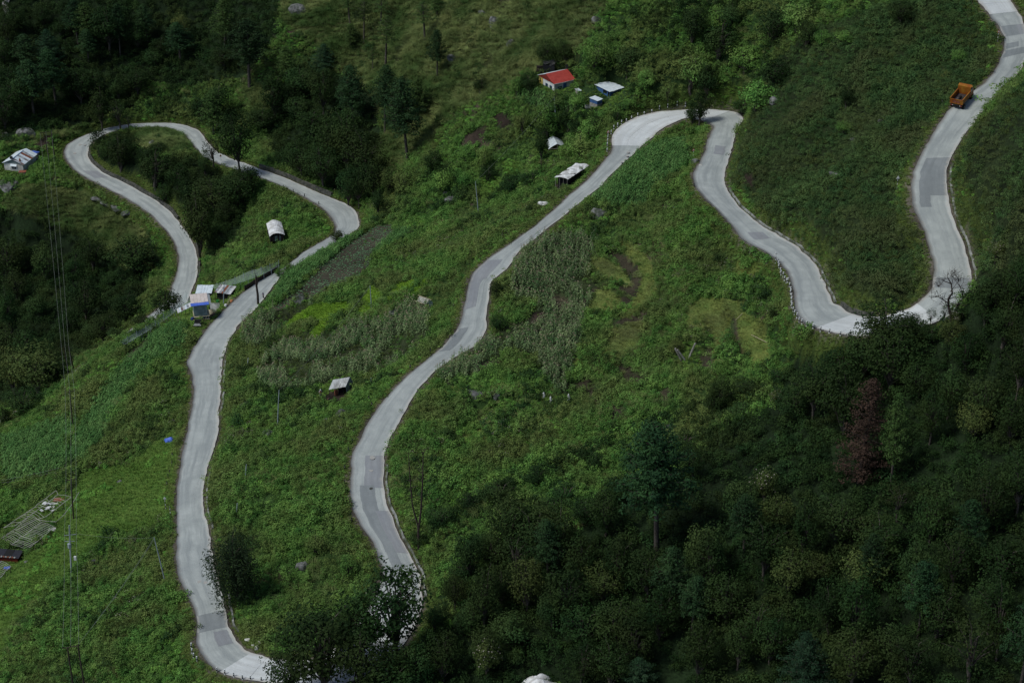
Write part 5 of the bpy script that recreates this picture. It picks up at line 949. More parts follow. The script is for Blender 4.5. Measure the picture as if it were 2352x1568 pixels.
    # lean-to right of the house
    fr,H=frame_from(Z(1060,700),Z(1165,690),Z(975,655),9); e=empty('lean_to',fr.o,'tiny lean-to with rusty sheet roof at the right end of the red roofed house','lean-to'); sheets(fr,e,'roof_sheet',[M['old_tin'],M['tin']],0,fr.lu,0,fr.lw,H,H+.1,2)
    walls4(fr,e,M['stone_base'],.1,fr.lu-.1,.1,fr.lw-.1,-.5,H-.06,sides='fl')
    # --- blue hut
    fr,H=frame_from(Z(1790,718),Z(2165,610),Z(1425,585),16.5); e=empty('tin_roofed_hut',fr.o,'dark blue wooden hut with large pale tin roof and open front','hut'); u,w=fr.lu,fr.lw
    sheets(fr,e,'roof_sheet',[M['tin']],0,u,0,w,H,H+.35,6,wav=.06)
    i=.35; n=14
    for k in range(n):
        m=MB(); x0=i+(u-2*i)*k/n; fr.wallbox(m,x0,x0+(u-2*i)/n-.02,i,i+.05,.25,H-.02); m.build('plank',M['blue_paint'],e)
    for k in range(n):
        y0=i+.055+(w-2*i-.055)*k/n
        if 3<=k<=6: c0,c1=.1,.75
        elif k in(0,1): continue
        else: c0,c1=.1,H-.02
        m=MB(); fr.wallbox(m,i,i+.05,y0,y0+(w-2*i-.055)/n-.02,c0,c1); m.build('plank',M['blue_paint'],e)
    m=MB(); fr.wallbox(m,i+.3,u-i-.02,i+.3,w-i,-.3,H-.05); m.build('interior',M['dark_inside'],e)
    m=MB(); fr.wallbox(m,i-.1,u-i+.02,i-.08,w-i,-1.4,.097); m.build('stone_base',M['stone_base'],e)
    fr,H=frame_from(Z(1507,920),Z(1650,875),Z(1310,858),15.5); e=empty('shed',fr.o,'small blue shed with grey tin roof on a stone base','shed'); u,w=fr.lu,fr.lw
    sheets(fr,e,'roof_sheet',[M['tin']],0,u,0,w,H,H+.1,3); i=.15
    for k in range(6): m=MB(); x0=i+(u-2*i)*k/6; fr.wallbox(m,x0,x0+(u-2*i)/6-.02,i,i+.05,H*.42,H-.05); m.build('plank',M['blue_paint'],e)
    for k in range(8): m=MB(); x0=i+.055+(w-2*i-.055)*k/8; fr.wallbox(m,i,i+.05,x0,x0+(w-2*i-.055)/8-.02,H*.42,H-.05); m.build('plank',M['blue_paint'],e)
    m=MB(); fr.wallbox(m,i+.06,u-i,i+.06,w-i,H*.42,H-.06); m.build('interior',M['dark_inside'],e)
    m=MB(); fr.wallbox(m,i-.05,u-i,i-.05,w-i,-1,H*.42-.004); m.build('stone_base',M['stone_base'],e)
    b=at(*Z(1325,1065)); e=empty('water_trough',b,'low pale concrete trough in front of the small blue shed','trough'); m=MB(); m.box((0,0,.2),(1.9,1.1,.5),.1); m.build('basin',M['kerb'],e); m=MB(); m.box((0,0,.452),(1.6,.8,.01),.1); m.build('water',M['glass'],e)
    # --- white house at the left edge
    def Y(x,y): return (x/9.046*.57422,(560+y/9.046)*.57422)
    fr,H=frame_from(Y(70,830),Y(870,890),(Y(70,830)[0]+Y(1050,300)[0]-Y(450,690)[0],Y(70,830)[1]+Y(1050,300)[1]-Y(450,690)[1]),18.5); u,w=fr.lu,fr.lw; rise=vm_(fr.o,10.8)
    e=empty('house',fr.o,'white house with patched grey tin gable roof at the left edge','house'); i=.35
    walls4(fr,e,M['white_wall'],i,u-i,i,w-i,-1.2,H-.03)
    m=MB(); m.add([fr.p(i,i-.004,H-.03),fr.p(u-i,i-.004,H-.03),fr.p(u/2,i-.004,H+rise-.1),fr.p(i,i+.08,H-.03),fr.p(u-i,i+.08,H-.03),fr.p(u/2,i+.08,H+rise-.1)],[(0,1,2),(3,5,4),(0,2,5,3),(1,4,5,2),(0,3,4,1)]); m.build('gable_panel',M['grey_green_sheet'],e)
    n=9
    for k in range(n):
        y0=w*k/n; y1=w*(k+1)/n-.02; dz=rng.uniform(-.03,.03); mt=M['rust'] if k in(5,) else (M['tin'] if k%3 else M['old_tin'])
        m=MB(); m.slab([fr.p(-.05,y0,H+dz),fr.p(u/2,y0,H+rise+dz),fr.p(u/2,y1,H+rise+dz),fr.p(-.05,y1,H+dz)],.05); m.build('roof_sheet',M['tin'],e)
        m=MB(); m.slab([fr.p(u/2+.01,y0,H+rise+dz),fr.p(u+.05,y0,H+dz),fr.p(u+.05,y1,H+dz),fr.p(u/2+.01,y1,H+rise+dz)],.05); m.build('roof_sheet',mt,e)
    m=MB(); fr.wallbox(m,u/2-.09,u/2+.09,0,w*.8,H+rise+.035,H+rise+.075); m.build('ridge_cap',M['blue_paint'],e)
    window(fr,e,'f',u*.39,H*.28,u*.24,H*.42,i,M['white_paint'],M['glass'],3)
    m=MB(); m.slab([fr.p(u*.36,i-.35,H*.72),fr.p(u*.66,i-.35,H*.72),fr.p(u*.66,i-.005,H*.95),fr.p(u*.36,i-.005,H*.95)],.04); m.build('window_awning',M['tin'],e)
    m=MB(); c=fr.p(u*.46,.25,H+rise*.9+.45); m.tube([c+Vector((0,.02,0)),c+Vector((0,-.08,.05)),c+Vector((0,-.14,.09))],[.1,.36,.45],14); d=m.build('satellite_dish',M['black_paint'],e); m=MB(); post(m,fr.p(u*.46,.3,H+rise*.75),c,.03); m.build('bracket',M['pole_concrete'],d)
    fr2,H2=frame_from(Y(1290,480),Y(1440,440),Y(1010,330),5); e2=empty('tin_annex',fr2.o,'low annex roofed with blue and white sheets behind the left edge house','annex'); sheets(fr2,e2,'roof_sheet',[M['blue_tarp'],M['white_tarp'],M['tin']],0,fr2.lu,0,fr2.lw,H2,H2+.2,2,'w'); walls4(fr2,e2,M['stone_base'],.1,fr2.lu-.1,.1,fr2.lw-.1,-.6,H2-.1)
    b=at(*Y(820,1235)); e=empty('tin_box',b,'small box with rusty red lid in front of the left edge house','box'); m=MB(); m.box((0,0,.3),(1.6,.9,.7),.1); m.build('body',M['stone_base'],e); m=MB(); m.slab([(-.95,-.6,.68),(.95,-.5,.68),(1.05,.55,.9),(-.85,.45,.9)],.05); m.build('lid',M['rust'],e)
    b=at(*Y(770,1130)); e=empty('prayer_pole',b,'thin pole topped with dark red cloth beside the left edge house','pole'); m=MB(); post(m,(0,0,-.3),(0,0,vm_(b,29)),.04); m.build('pole',M['pole_wood'],e); m=MB(); zt_=vm_(b,29); m.tube([(0,0,zt_-1.2),(0,0,zt_-.8),(0,0,zt_-.1),(0,0,zt_+.1)],[.1,.3,.2,.03],8); m.build('cloth',M['rust'],e)
    # --- greenhouse of white plastic
    def G(x,y): return (1234.6+x*.08789,298.6+y*.08789)
    a=G(290,500); fr,H=frame_from(a,G(735,460),(a[0]-7,a[1]-18.4),6); u,w=fr.lu,fr.lw; rise=vm_(fr.o,10.5); e=empty('greenhouse',fr.o,'open ended gable greenhouse covered in pale translucent plastic','greenhouse')
    for sgn in(0,1):
        n=4
        for k in range(n):
            y0=w*k/n;y1=w*(k+1)/n-.015
            pts=[(0,0),(.22,.52),(.5,1)] 
            m=MB()
            for (t0,h0),(t1,h1) in zip(pts[:-1],pts[1:]):
                x0,x1=(u*t0,u*t1) if sgn==0 else (u*(1-t0),u*(1-t1)); q=[fr.p(x0,y0,H+rise*h0),fr.p(x1,y0,H+rise*h1),fr.p(x1,y1,H+rise*h1),fr.p(x0,y1,H+rise*h0)]; m.slab(q,.03)
            m.build('cover_panel',M['plastic'],e)
    m=MB()
    for y in (0.04,w/2,w-.04):
        for s_ in(0,1): post(m,fr.p(u*s_,y,-.4),fr.p(u*s_,y,H),.05)
    post(m,fr.p(0,0,H-.02),fr.p(u,0,H-.02),.05); post(m,fr.p(u/2,0,-.3),fr.p(u/2,0,H+rise-.05),.04); m.build('frame',M['grey_wood'],e)
    # --- tarp shelter
    fr,H=frame_from(G(800,1290),G(1350,925),G(440,1240),17,rect=False); u,w=fr.lu,fr.lw; e=empty('tarp_shelter',fr.o,'open shelter of stained white tarp on poles beside the middle road','shelter')
    me_n=12; vs=[];r_=np.random.default_rng(8)
    for i in range(me_n):
        for j in range(7): a_=i/(me_n-1)*u; b_=j/6*w; sag=.12*math.sin(i*1.9)*math.sin(j*1.3)+.25*math.sin(math.pi*j/6); vs.append(fr.p(a_,b_,H+sag+r_.uniform(-.04,.04)))
    m=MB(); m.add(vs,[(i*7+j,i*7+j+1,(i+1)*7+j+1,(i+1)*7+j) for i in range(me_n-1) for j in range(6)]); m.add([v-Vector((0,0,.05)) for v in vs],[(i*7+j,(i+1)*7+j,(i+1)*7+j+1,i*7+j+1) for i in range(me_n-1) for j in range(6)]); m.build('tarp',M['white_tarp'],e)
    for b_ in (w*.08,w*.36,w*.64,w*.92): m=MB(); post(m,fr.p(.1,b_,-1),fr.p(.1,b_,H),.05); m.build('post',M['grey_wood'],e)
    for a_ in (.35,.7): m=MB(); post(m,fr.p(u*a_,0,H+.12),fr.p(u*(a_-.25),w,H+.2),.07); m.build('roof_pole',M['dead_wood'],e)
    m=MB(); fr.wallbox(m,.8,u*.7,.4,w-.4,-1,H-.15); m.build('dark_interior',M['dark_inside'],e)
    # --- covered hut on stilts
    def Q_(x,y): return (585.7+x*.0586,482.3+y*.0586)
    fr,H=frame_from(Q_(570,1040),Q_(1170,990),Q_(410,470),21); u,w=fr.lu,fr.lw; w*=.9; e=empty('covered_hut',fr.o,'dark slatted hut on stilts under a curved white tarp roof','hut')
    m=MB(); vs=[];nj=9;ni=9
    for j in range(nj):
        for i in range(ni): t=i/(ni-1); vs.append(fr.p(u*t,w*j/(nj-1),H+.75*math.sin(math.pi*t)+.06*math.sin(j*2.1+i)))
    m.add(vs,[(j*ni+i,j*ni+i+1,(j+1)*ni+i+1,(j+1)*ni+i) for j in range(nj-1) for i in range(ni-1)]); m.add([v-Vector((0,0,.06)) for v in vs],[(j*ni+i,(j+1)*ni+i,(j+1)*ni+i+1,j*ni+i+1) for j in range(nj-1) for i in range(ni-1)]); m.build('roof_tarp',M['white_tarp'],e)
    for k in range(9): m=MB(); x0=.15+(u-.3)*k/9; fr.wallbox(m,x0,x0+.2,.12,.17,H*.4,H-.05); m.build('slat',M['grey_green_sheet'] if k in(3,4,6) else M['dead_wood'],e)
    m=MB(); fr.wallbox(m,.1,u-.1,.2,w-.2,H*.38,H-.08); m.build('body',M['dark_inside'],e)
    for a_,b_ in ((.15,.15),(u-.15,.15),(.15,w-.3),(u-.15,w-.3)): m=MB(); post(m,fr.p(a_,b_,-1.2),fr.p(a_,b_,H*.38),.08); m.build('stilt',M['dead_wood'],e)
    # --- tent with people
    def T_(x,y): return (712+x*.06225,844.1+y*.06225)
    N=T_(740,740);Rr_=T_(1380,580); fr,H=frame_from(N,(797,883.5),(N[0]+13,N[1]-11),20,rect=False); u,w=fr.lu,fr.lw; rise=vm_(fr.o,12); e=empty('tent',fr.o,'white sheet tent with open dark front where two people are','tent')
    n=5
    for k in range(n):
        m=MB(); x0=u*k/n-.001*k; x1=u*(k+1)/n-.015; dz=rng.uniform(-.05,.05); m.slab([fr.p(x0,-.5,H-.15+dz),fr.p(x1,-.5,H-.15-dz),fr.p(x1,w*.55,H+rise),fr.p(x0,w*.55,H+rise)],.04); m.build('roof_sheet',M['white_tarp'],e)
    m=MB(); m.slab([fr.p(0,w*.555,H+rise),fr.p(u,w*.555,H+rise),fr.p(u+.1,w,H-.3),fr.p(0,w,H-.3)],.04); m.build('rear_sheet',M['white_tarp'],e)
    m=MB(); q=[fr.p(u,-.3,H-.15),fr.p(u,w*.55,H+rise-.06),fr.p(u,w,H-.35),fr.p(u+.1,w,-.6),fr.p(u-.1,-.1,-.4)]; m.add(q+[v-fr.u*.06 for v in q],[(0,1,2,3,4),(9,8,7,6,5)]+[(i,(i+1)%5,(i+1)%5+5,i+5) for i in range(5)]); m.build('side_curtain',M['grey_tarp'],e)
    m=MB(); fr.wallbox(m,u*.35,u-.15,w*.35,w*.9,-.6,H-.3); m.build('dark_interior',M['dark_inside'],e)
    for a_,b_ in ((.02,-.3),(u*.33,-.2),(u*.02,w*.6)): m=MB(); post(m,fr.p(a_,b_,-.5),fr.p(a_,b_,H-.16),.06); m.build('post',M['dead_wood'],e)
    b=at(*T_(970,1000)); m=MB(); m.tube([(0,0,-.1),(0,0,.5),(0,0,.95),(0,0,1.05)],[.32,.36,.3,.1],8); tag(m.build('cloth_bundle',M['rust'],origin=b),'dark red bundle hanging at the open left side of the tent','bundle')
    # --- small tent in the maize
    def U_(x,y): return (941.7+x*.0476,654.6+y*.0476)
    N=U_(310,780);Rr_=U_(770,945); fr,H=frame_from(N,Rr_,(N[0]+15,N[1]-6),10,rect=False); u,w=fr.lu,fr.lw; rise=vm_(fr.o,9); e=empty('small_tent',fr.o,'small ridge tent with brown roof cloth and pale end flap in the maize','tent')
    m=MB(); m.slab([fr.p(0,0,H),fr.p(u,0,H),fr.p(u,w/2,H+rise),fr.p(0,w/2,H+rise)],.04); m.build('front_cloth',M['bamboo'],e)
    m=MB(); m.slab([fr.p(0,w/2+.005,H+rise),fr.p(u,w/2+.005,H+rise),fr.p(u,w,H),fr.p(0,w,H)],.04); m.build('rear_cloth',M['grey_tarp'],e)
    m=MB(); q=[fr.p(u-.1,w*.22,H+rise*.4),fr.p(u-.1,w/2,H+rise-.05),fr.p(u+.1,w-.05,H),fr.p(u+.3,w,-.5),fr.p(u+.1,w*.3,-.5)]; m.add(q+[v+fr.u*.05 for v in q],[(0,1,2,3,4),(9,8,7,6,5)]+[(i,(i+1)%5,(i+1)%5+5,i+5) for i in range(5)]); m.build('end_flap',M['plastic'],e)
    m=MB(); fr.wallbox(m,.1,u-.2,.1,w-.1,-.8,H-.02); m.build('dark_interior',M['dark_inside'],e)
    m=MB(); post(m,fr.p(-.4,-.03,H+.0),fr.p(u+.1,-.03,H),.05); post(m,fr.p(-.4,w/2,H+rise+.05),fr.p(u+.6,w/2,H+rise+.05),.05); m.build('tent_pole',M['bamboo_pole'],e)
    # --- roadside shack
    def S_(x,y): return ((740+x/6.5346)*.57422,(1100+y/6.5346)*.57422)
    N=S_(165,812);Rr_=S_(615,740); fr,H=frame_from(N,Rr_,(S_(215,500)[0]-3,S_(215,500)[1]+9),40); u,w=fr.lu,fr.lw; e=empty('roadside_shack',fr.o,'tall grey-green shack on stilts with pinkish roof edged in bright blue','shack')
    rise=.9; c=lambda b_:H+rise*b_/w
    sheets(fr,e,'roof_sheet',M['pink_tin'],0,u,w*.24,w,c(w*.24),c(w),5,wav=.06)
    m=MB(); m.slab([fr.p(-.1,-.05,c(0)),fr.p(u,-.05,c(0)),fr.p(u,w*.235,c(w*.235)),fr.p(-.1,w*.235,c(w*.235))],.05); m.build('blue_sheet',M['blue_tarp'],e)
    m=MB(); m.slab([fr.p(u+.02,.3,c(.3)-.1),fr.p(u+.55,.5,c(.3)-.55),fr.p(u+.55,w,c(w)-.55),fr.p(u+.02,w,c(w)-.1)],.05); m.build('side_sheet',M['white_paint'],e)
    i=.45; n=5; c0=H*.32
    for k in range(n): m=MB(); x0=i+(u-2*i)*k/n; fr.wallbox(m,x0,x0+(u-2*i)/n-.015,i+rng.uniform(0,.04),i+.09,c0,H-.02); m.build('wall_sheet',M['grey_green_sheet'],e)
    walls4(fr,e,M['grey_green_sheet'],i+.01,u-i-.01,i+.1,w-i,c0,H,sides='blr'); m=MB(); fr.wallbox(m,i-.1,u-i+.5,i-.2,w-i,c0-.12,c0-.003); m.build('floor_boards',M['bamboo_pole'],e)
    for a_ in (i,u/2,u-i):
        for b_ in (i,w-i): m=MB(); post(m,fr.p(a_,b_,-1.2),fr.p(a_,b_,c0-.12),.1); m.build('stilt',M['dead_wood'],e)
    m=MB(); post(m,fr.p(i-.3,i-.2,c0-.6),fr.p(u,i-.2,c0-.7),.05); post(m,fr.p(i-.3,i-.2,c0-1.1),fr.p(u*.8,i-.2,c0-1.1),.05); m.build('rail',M['bamboo_pole'],e)
    def quadroof(label,name,cat,N,R_,L_,hpx,mts,n,rise,wallm,rect=True,extra=None):
        fr,H=frame_from(N,R_,L_,hpx,rect=rect); u,w=fr.lu,fr.lw; e=empty(name,fr.o,label,cat); sheets(fr,e,'roof_sheet',mts,0,u,0,w,H,H+rise,n,wav=.1)
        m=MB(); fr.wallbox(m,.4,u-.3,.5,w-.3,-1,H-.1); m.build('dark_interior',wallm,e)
        for a_,b_ in ((.15,.15),(u-.15,.15),(.15,w-.15),(u-.15,w-.15),(u/2,.15)): m=MB(); post(m,fr.p(a_,b_,-1),fr.p(a_,b_,H-.02),.06); m.build('post',M['dead_wood'],e)
        return fr,H,e
    quadroof('pale grey tin roofed room directly behind the blue edged shack','tin_room','room',S_(270,475),S_(700,455),S_(375,285),24,[M['tin']],6,.25,M['dark_inside'])
    quadroof('ramshackle open lean-to with patched white and rusty roof beside the road','lean_to','lean-to',S_(760,450),S_(1200,490),S_(940,268),19,[M['old_tin'],M['white_tarp'],M['old_tin'],M['rust'],M['grey_tarp']],7,.2,M['dark_inside'])
    m=MB(); z_=at(*S_(700,1000)).z+.35; q=[plane(*S_(x,y),z_) for x,y in((650,730),(900,722),(905,830),(790,960),(690,975))]; o0=q[0]; m.add([v-o0 for v in q]+[v-o0-Vector((0,0,1.4)) for v in q],[(0,1,2,3,4)]+[(i,i+5,(i+1)%5+5,(i+1)%5) for i in range(5)]); tag(m.build('yard_slab',M['kerb'],origin=None),kind='structure').location=o0
    fr,H=frame_from(S_(0,1000),S_(205,950),S_(20,900),9,rect=False); e=empty('sheet_cover',fr.o,'long low strip of white corrugated sheets left of the roadside shack','cover'); fr.u=-fr.u; 
    f0=Fr(fr.o,plane(*S_(215,905),fr.o.z)-plane(*S_(-180,1095),fr.o.z),plane(*S_(200,850),fr.o.z)-plane(*S_(215,905),fr.o.z)); f0.o=plane(*S_(-180,1095),fr.o.z); e.location=f0.o
    sheets(f0,e,'roof_sheet',[M['white_tarp'],M['tin'],M['old_tin']],0,f0.lu,0,max(f0.lw,1.6),H,H+.25,8)
    for k in range(5): m=MB(); post(m,f0.p(f0.lu*k/4,.1,-1),f0.p(f0.lu*k/4,.1,H),.05); m.build('post',M['pole_wood'],e)
    # clutter by the shack
    b=at(*S_(330,1370)); e=empty('parked_cart',b,'dark derelict vehicle front with silver bumper in grass by road','cart'); k_=1.0
    m=MB(); m.box((0,.5,.75),(1.5,1.3,.5)); m.box((0,1.0,1.15),(1.3,.7,.35)); m.build('body',M['black_paint'],e); m=MB(); m.box((0,-.2,.62),(1.55,.12,.16)); m.box((0,-.18,.9),(1.2,.06,.12)); m.build('bumper',M['white_paint'],e)
    for sx in(-.62,.62): m=MB(); m.tube([(sx-.1,.5,.28),(sx+.1,.5,.28)],.3,12); m.build('wheel',M['tyre'],e)
    for (x,y,nm,lb,ct,mt,s_) in ((580,1160,'white_sack','white sack lying below the roadside shack','sack',M['white_tarp'],.45),(1215,715,'orange_bag','orange bag on the grass between lean-to and road','bag',M['orange_cloth'],.38),(1065,820,'white_sack','white sack at the end of the bamboo poles','sack',M['white_tarp'],.4),(490,1150,'blue_drum','small blue drum under the shack','drum',M['blue_tarp'],.35),(200,1190,'blue_drum','larger blue drum left below the shack','drum',M['blue_cloth'],.5)):
        b=at(*S_(x,y)); m=MB(); m.tube([(0,0,-.1),(0,0,s_*.5),(.04,0,s_*1.3),(0,0,s_*1.5)],[s_*.8,s_*.9,s_*.7,s_*.2],9); tag(m.build(nm,mt,origin=b),lb,ct)
    b=at(*S_(852,750)); e=empty('crate',b+Vector((0,0,.35)),'small green crate standing on the concrete yard of the shack','crate'); m=MB(); m.box((0,0,.25),(.55,.5,.1)); [m.box((a*.25,0,.3),(.05,.5,.4)) for a in(-1,1)]; [m.box((0,a*.25,.3),(.45,.05,.4)) for a in(-1,1)]; m.build('body',M['green_plastic'],e)
    b=at(*S_(1060,820)); e=empty('bamboo_poles',b,'pair of bamboo poles leaning beside the road','poles'); t1=beyond(*S_(1180,570),b)-b
    for k in range(2): m=MB(); post(m,(k*.15,0,0),t1+Vector((k*.25,0,0)),.05); m.build('pole',M['bamboo_pole'],e)
    b=at(*S_(650,1010)); m=MB(); m.tube([(0,0,-.3),(0,0,.3),(.1,0,.7),(.1,0,.9)],[1.1,1.0,.5,.1],9); tag(m.build('straw_heap',M['straw'],origin=b),'brown straw heap between the shack and its yard','heap')
def net(pts_up,pts_lo,label,lu=2.4,ll=1.4):
    e=empty('shade_net',at(*pts_up[0]),label,'net'); o=e.location; U_=resample(pts_up,40);L_=resample(pts_lo,40); vs=[];W=[]
    for a,b in zip(U_,L_):
        p=at(a[0],a[1],lu);q=at(b[0],b[1],ll)
        for t in (0,.33,.66,1): 
            v=p.lerp(q,t); v.z-=.25*math.sin(math.pi*t); vs.append(v-o)
    m=MB(); m.add(vs,[(i*4+j,i*4+j+1,(i+1)*4+j+1,(i+1)*4+j) for i in range(39) for j in range(3)]); m.build('mesh_cloth',M['net'],e)
    for i in range(0,40,5):
        for j in (0,3):
            v=vs[i*4+j]; g=float(ground(v.x+o.x,v.y+o.y)[0])-o.z
            if v.z-g<6: m=MB(); post(m,(v.x,v.y,g-.3),(v.x,v.y,v.z+.3),.05); m.build('post',M['pole_concrete'],e)
def build_nets():
    net([(427,670),(414,689),(401,702),(376,722),(361,735),(322,758),(275,785)],[(440,690),(428,701),(412,710),(388,727),(372,739),(346,757),(290,790)],'long translucent green shade net stretched from shack down the ridge')
    net([(640,600),(605,614),(570,624),(533,641),(482,657)],[(640,612),(610,628),(580,640),(545,652),(500,664)],'translucent shade net running behind the shack beside the upper road')
    # board fence by the road
    e=empty('board_fence',at(600,645),'low dark board fence between net and road uphill of shack','fence'); P_=resample([(562,668),(590,650),(620,632),(645,614)],16)
    for a,b in zip(P_[:-1],P_[1:]):
        p=at(*a)-e.location;q=at(*b)-e.location; q=p.lerp(q,.93); m=MB(); n_=(q-p).cross(Vector((0,0,1))).normalized()*.04; vs=[p-Vector((0,0,.3)),q-Vector((0,0,.3)),q+Vector((0,0,1.1)),p+Vector((0,0,1.1))]; m.add([v-n_ for v in vs]+[v+n_ for v in vs],[(0,1,2,3),(7,6,5,4),(0,4,5,1),(1,5,6,2),(2,6,7,3),(3,7,4,0)]); m.build('board',M['dead_wood'],e)
    # wire fence at the left edge
    e=empty('wire_fence',at(90,1120),'thin wire fence with dark posts along the lower edge of left corn','fence'); pp=[(5,1118),(20,1117),(35,1113),(53,1110),(62,1108),(80,1103),(95,1101),(105,1098),(118,1095),(138,1090)]; tops=[]
    for p in pp: b=at(*p)-e.location; t=b+Vector((0,0,1.6)); tops.append(t); m=MB(); post(m,b-Vector((0,0,.3)),t,.05); m.build('post',M['pole_wood'],e)
    for k,h_ in enumerate((.1,.7)): m=MB(); m.tube([t-Vector((0,0,h_)) for t in tops],.015,4); m.build('wire',M['wire'],e)
def build_derelict():
    def D(x,y): return (x*.14644,1114+y*.14644)
    def bay(name,label,left,ridge,right,n,lf=1.3,rf=2.2,deg=1):
        e=empty(name,at(*D(*ridge[0])),label,'greenhouse'); o=e.location
        A=[at(*D(*p),lf)-o for p in resample(left,n)] if left else None; B=[at(*D(*p),rf)-o for p in resample(ridge,n)]; C_=[at(*D(*p),lf)-o for p in resample(right,n)]
        for nm,X_ in (('rail',A),('ridge_pole',B),('rail',C_)):
            if X_: m=MB(); m.tube(X_,.055,5); m.build(nm,M['bamboo'],e)
        for i in range(n):
            for X_ in (A,C_):
                if X_ is None or rng.uniform()>deg: continue
                m=MB(); mid=B[i].lerp(X_[i],.5)+Vector((0,0,.18)); m.tube([B[i],mid,X_[i]],.035,4); m.build('rib',M['bamboo'],e)
        for i in range(0,n,4):
            for X_ in (A,C_):
                if X_ is None: continue
                v=X_[i]; g=float(ground(v.x+o.x,v.y+o.y)[0])-o.z; m=MB(); post(m,(v.x,v.y,g-.3),v,.06); m.build('post',M['pole_wood'],e)
    bay('bare_greenhouse','roofless bamboo greenhouse frame, lower bay above the black roofed shed',[(20,830),(250,680),(470,480)],[(190,935),(420,760),(650,580)],[(425,1005),(640,840),(855,655)],20)
    bay('bare_greenhouse','roofless bamboo greenhouse frame, upper bay reaching up to the poles',[(60,670),(310,500),(550,345),(590,300),(880,90)],[(240,640),(480,470),(720,300),(910,150)],[(260,710),(520,560),(730,490),(950,315),(1120,190)],20,deg=.7)
    bay('bare_greenhouse','small bamboo frame cut off by the left edge below the black roofed shed',None,[(-120,1420),(-60,1290),(20,1190)],[(10,1455),(90,1350),(175,1275)],10)
    e=empty('fence_rail',at(*D(880,575)),'broken pale rail angled beside the upper greenhouse frame','rail'); o=e.location; P_=[at(*D(*p),1.2)-o for p in((590,540),(720,565),(880,572),(1000,465),(1130,310),(1240,110))]; m=MB(); m.tube(P_,.05,5); m.build('pole',M['bamboo'],e)
    for k in (2,4): v=P_[k]; m=MB(); post(m,v-Vector((0,0,1.6)),v,.05); m.build('post',M['pole_wood'],e)
    fr,H=frame_from(D(0,1125),D(290,1150),D(80,1010),12,rect=False); e=empty('shed',fr.o,'low shed with black sheet roof and dark red wall at left edge','shed'); u,w=fr.lu,fr.lw; sheets(fr,e,'roof_sheet',[M['dark_cloth'],M['black_paint']],-1,u*1.0,0,w,H,H+.2,3)
    walls4(fr,e,M['dark_red'],-.9,u-.3,.2,w-.2,-1,H-.06)
    for k in range(9): m=MB(); c=fr.p(-.6+u*k/8.5,.15,H+.05); m.box(c,(.4,.25,.12),k*.7); m.build('weight_stone',M['rust'] if k%2 else M['kerb'],e)
    r_=np.random.default_rng(12)
    b=at(*D(790,370)); e=empty('white_rubbish',b,'heap of torn white plastic inside the upper greenhouse frame','rubbish'); 
    for k in range(14): m=MB(); m.box((r_.uniform(-1.6,1.6),r_.uniform(-1.6,1.6),r_.uniform(.1,.6)),(r_.uniform(.4,1.1),r_.uniform(.3,.8),.06),0,0,Matrix.Rotation(r_.uniform(0,3),3,'Z')@Matrix.Rotation(r_.uniform(-.5,.5),3,'X')); m.build('plastic_scrap',M['white_tarp'],e)
    for (x,y,lb,mt,s_) in ((930,262,'flat pinkish red tarp in the upper greenhouse frame',M['rust'],1.1),(820,730,'small white board at the corner of the lower greenhouse frame',M['white_tarp'],.7),(690,890,'faded red cloth beside the lower greenhouse frame',M['rust'],.7),(745,850,'green cloth next to the faded red cloth',M['green_plastic'],.45),(110,1325,'blue drum lying under the cut-off bamboo frame',M['blue_tarp'],.55)):
        b=at(*D(x,y)); m=MB(); m.slab([(-s_,-.3*s_,.35),(s_,-.4*s_,.3),(s_*.9,.6*s_,.55),(-s_*.8,.5*s_,.5)],.12); m.tube([(0,0,-.3),(0,0,.3)],.1,5); tag(m.build('tarp_piece',mt,origin=b),lb,'tarp')
def rock_mesh(seed,sub=3):
    bm=bmesh.new(); bmesh.ops.create_icosphere(bm,subdivisions=sub,radius=1); r_=np.random.default_rng(seed); 
    pl=[(Vector(r_.normal(size=3)).normalized(),r_.uniform(.55,.85)) for _ in range(9)]
    for v in bm.verts:
        for n_,d in pl:
            k=v.co.dot(n_)
            if k>d: v.co-=n_*(k-d)*.9
        v.co*=1+.06*math.sin(v.co.x*9+seed)*math.sin(v.co.y*8)*math.sin(v.co.z*10+1)
    me=bpy.data.meshes.new('boulder'); bm.to_mesh(me); bm.free(); return me
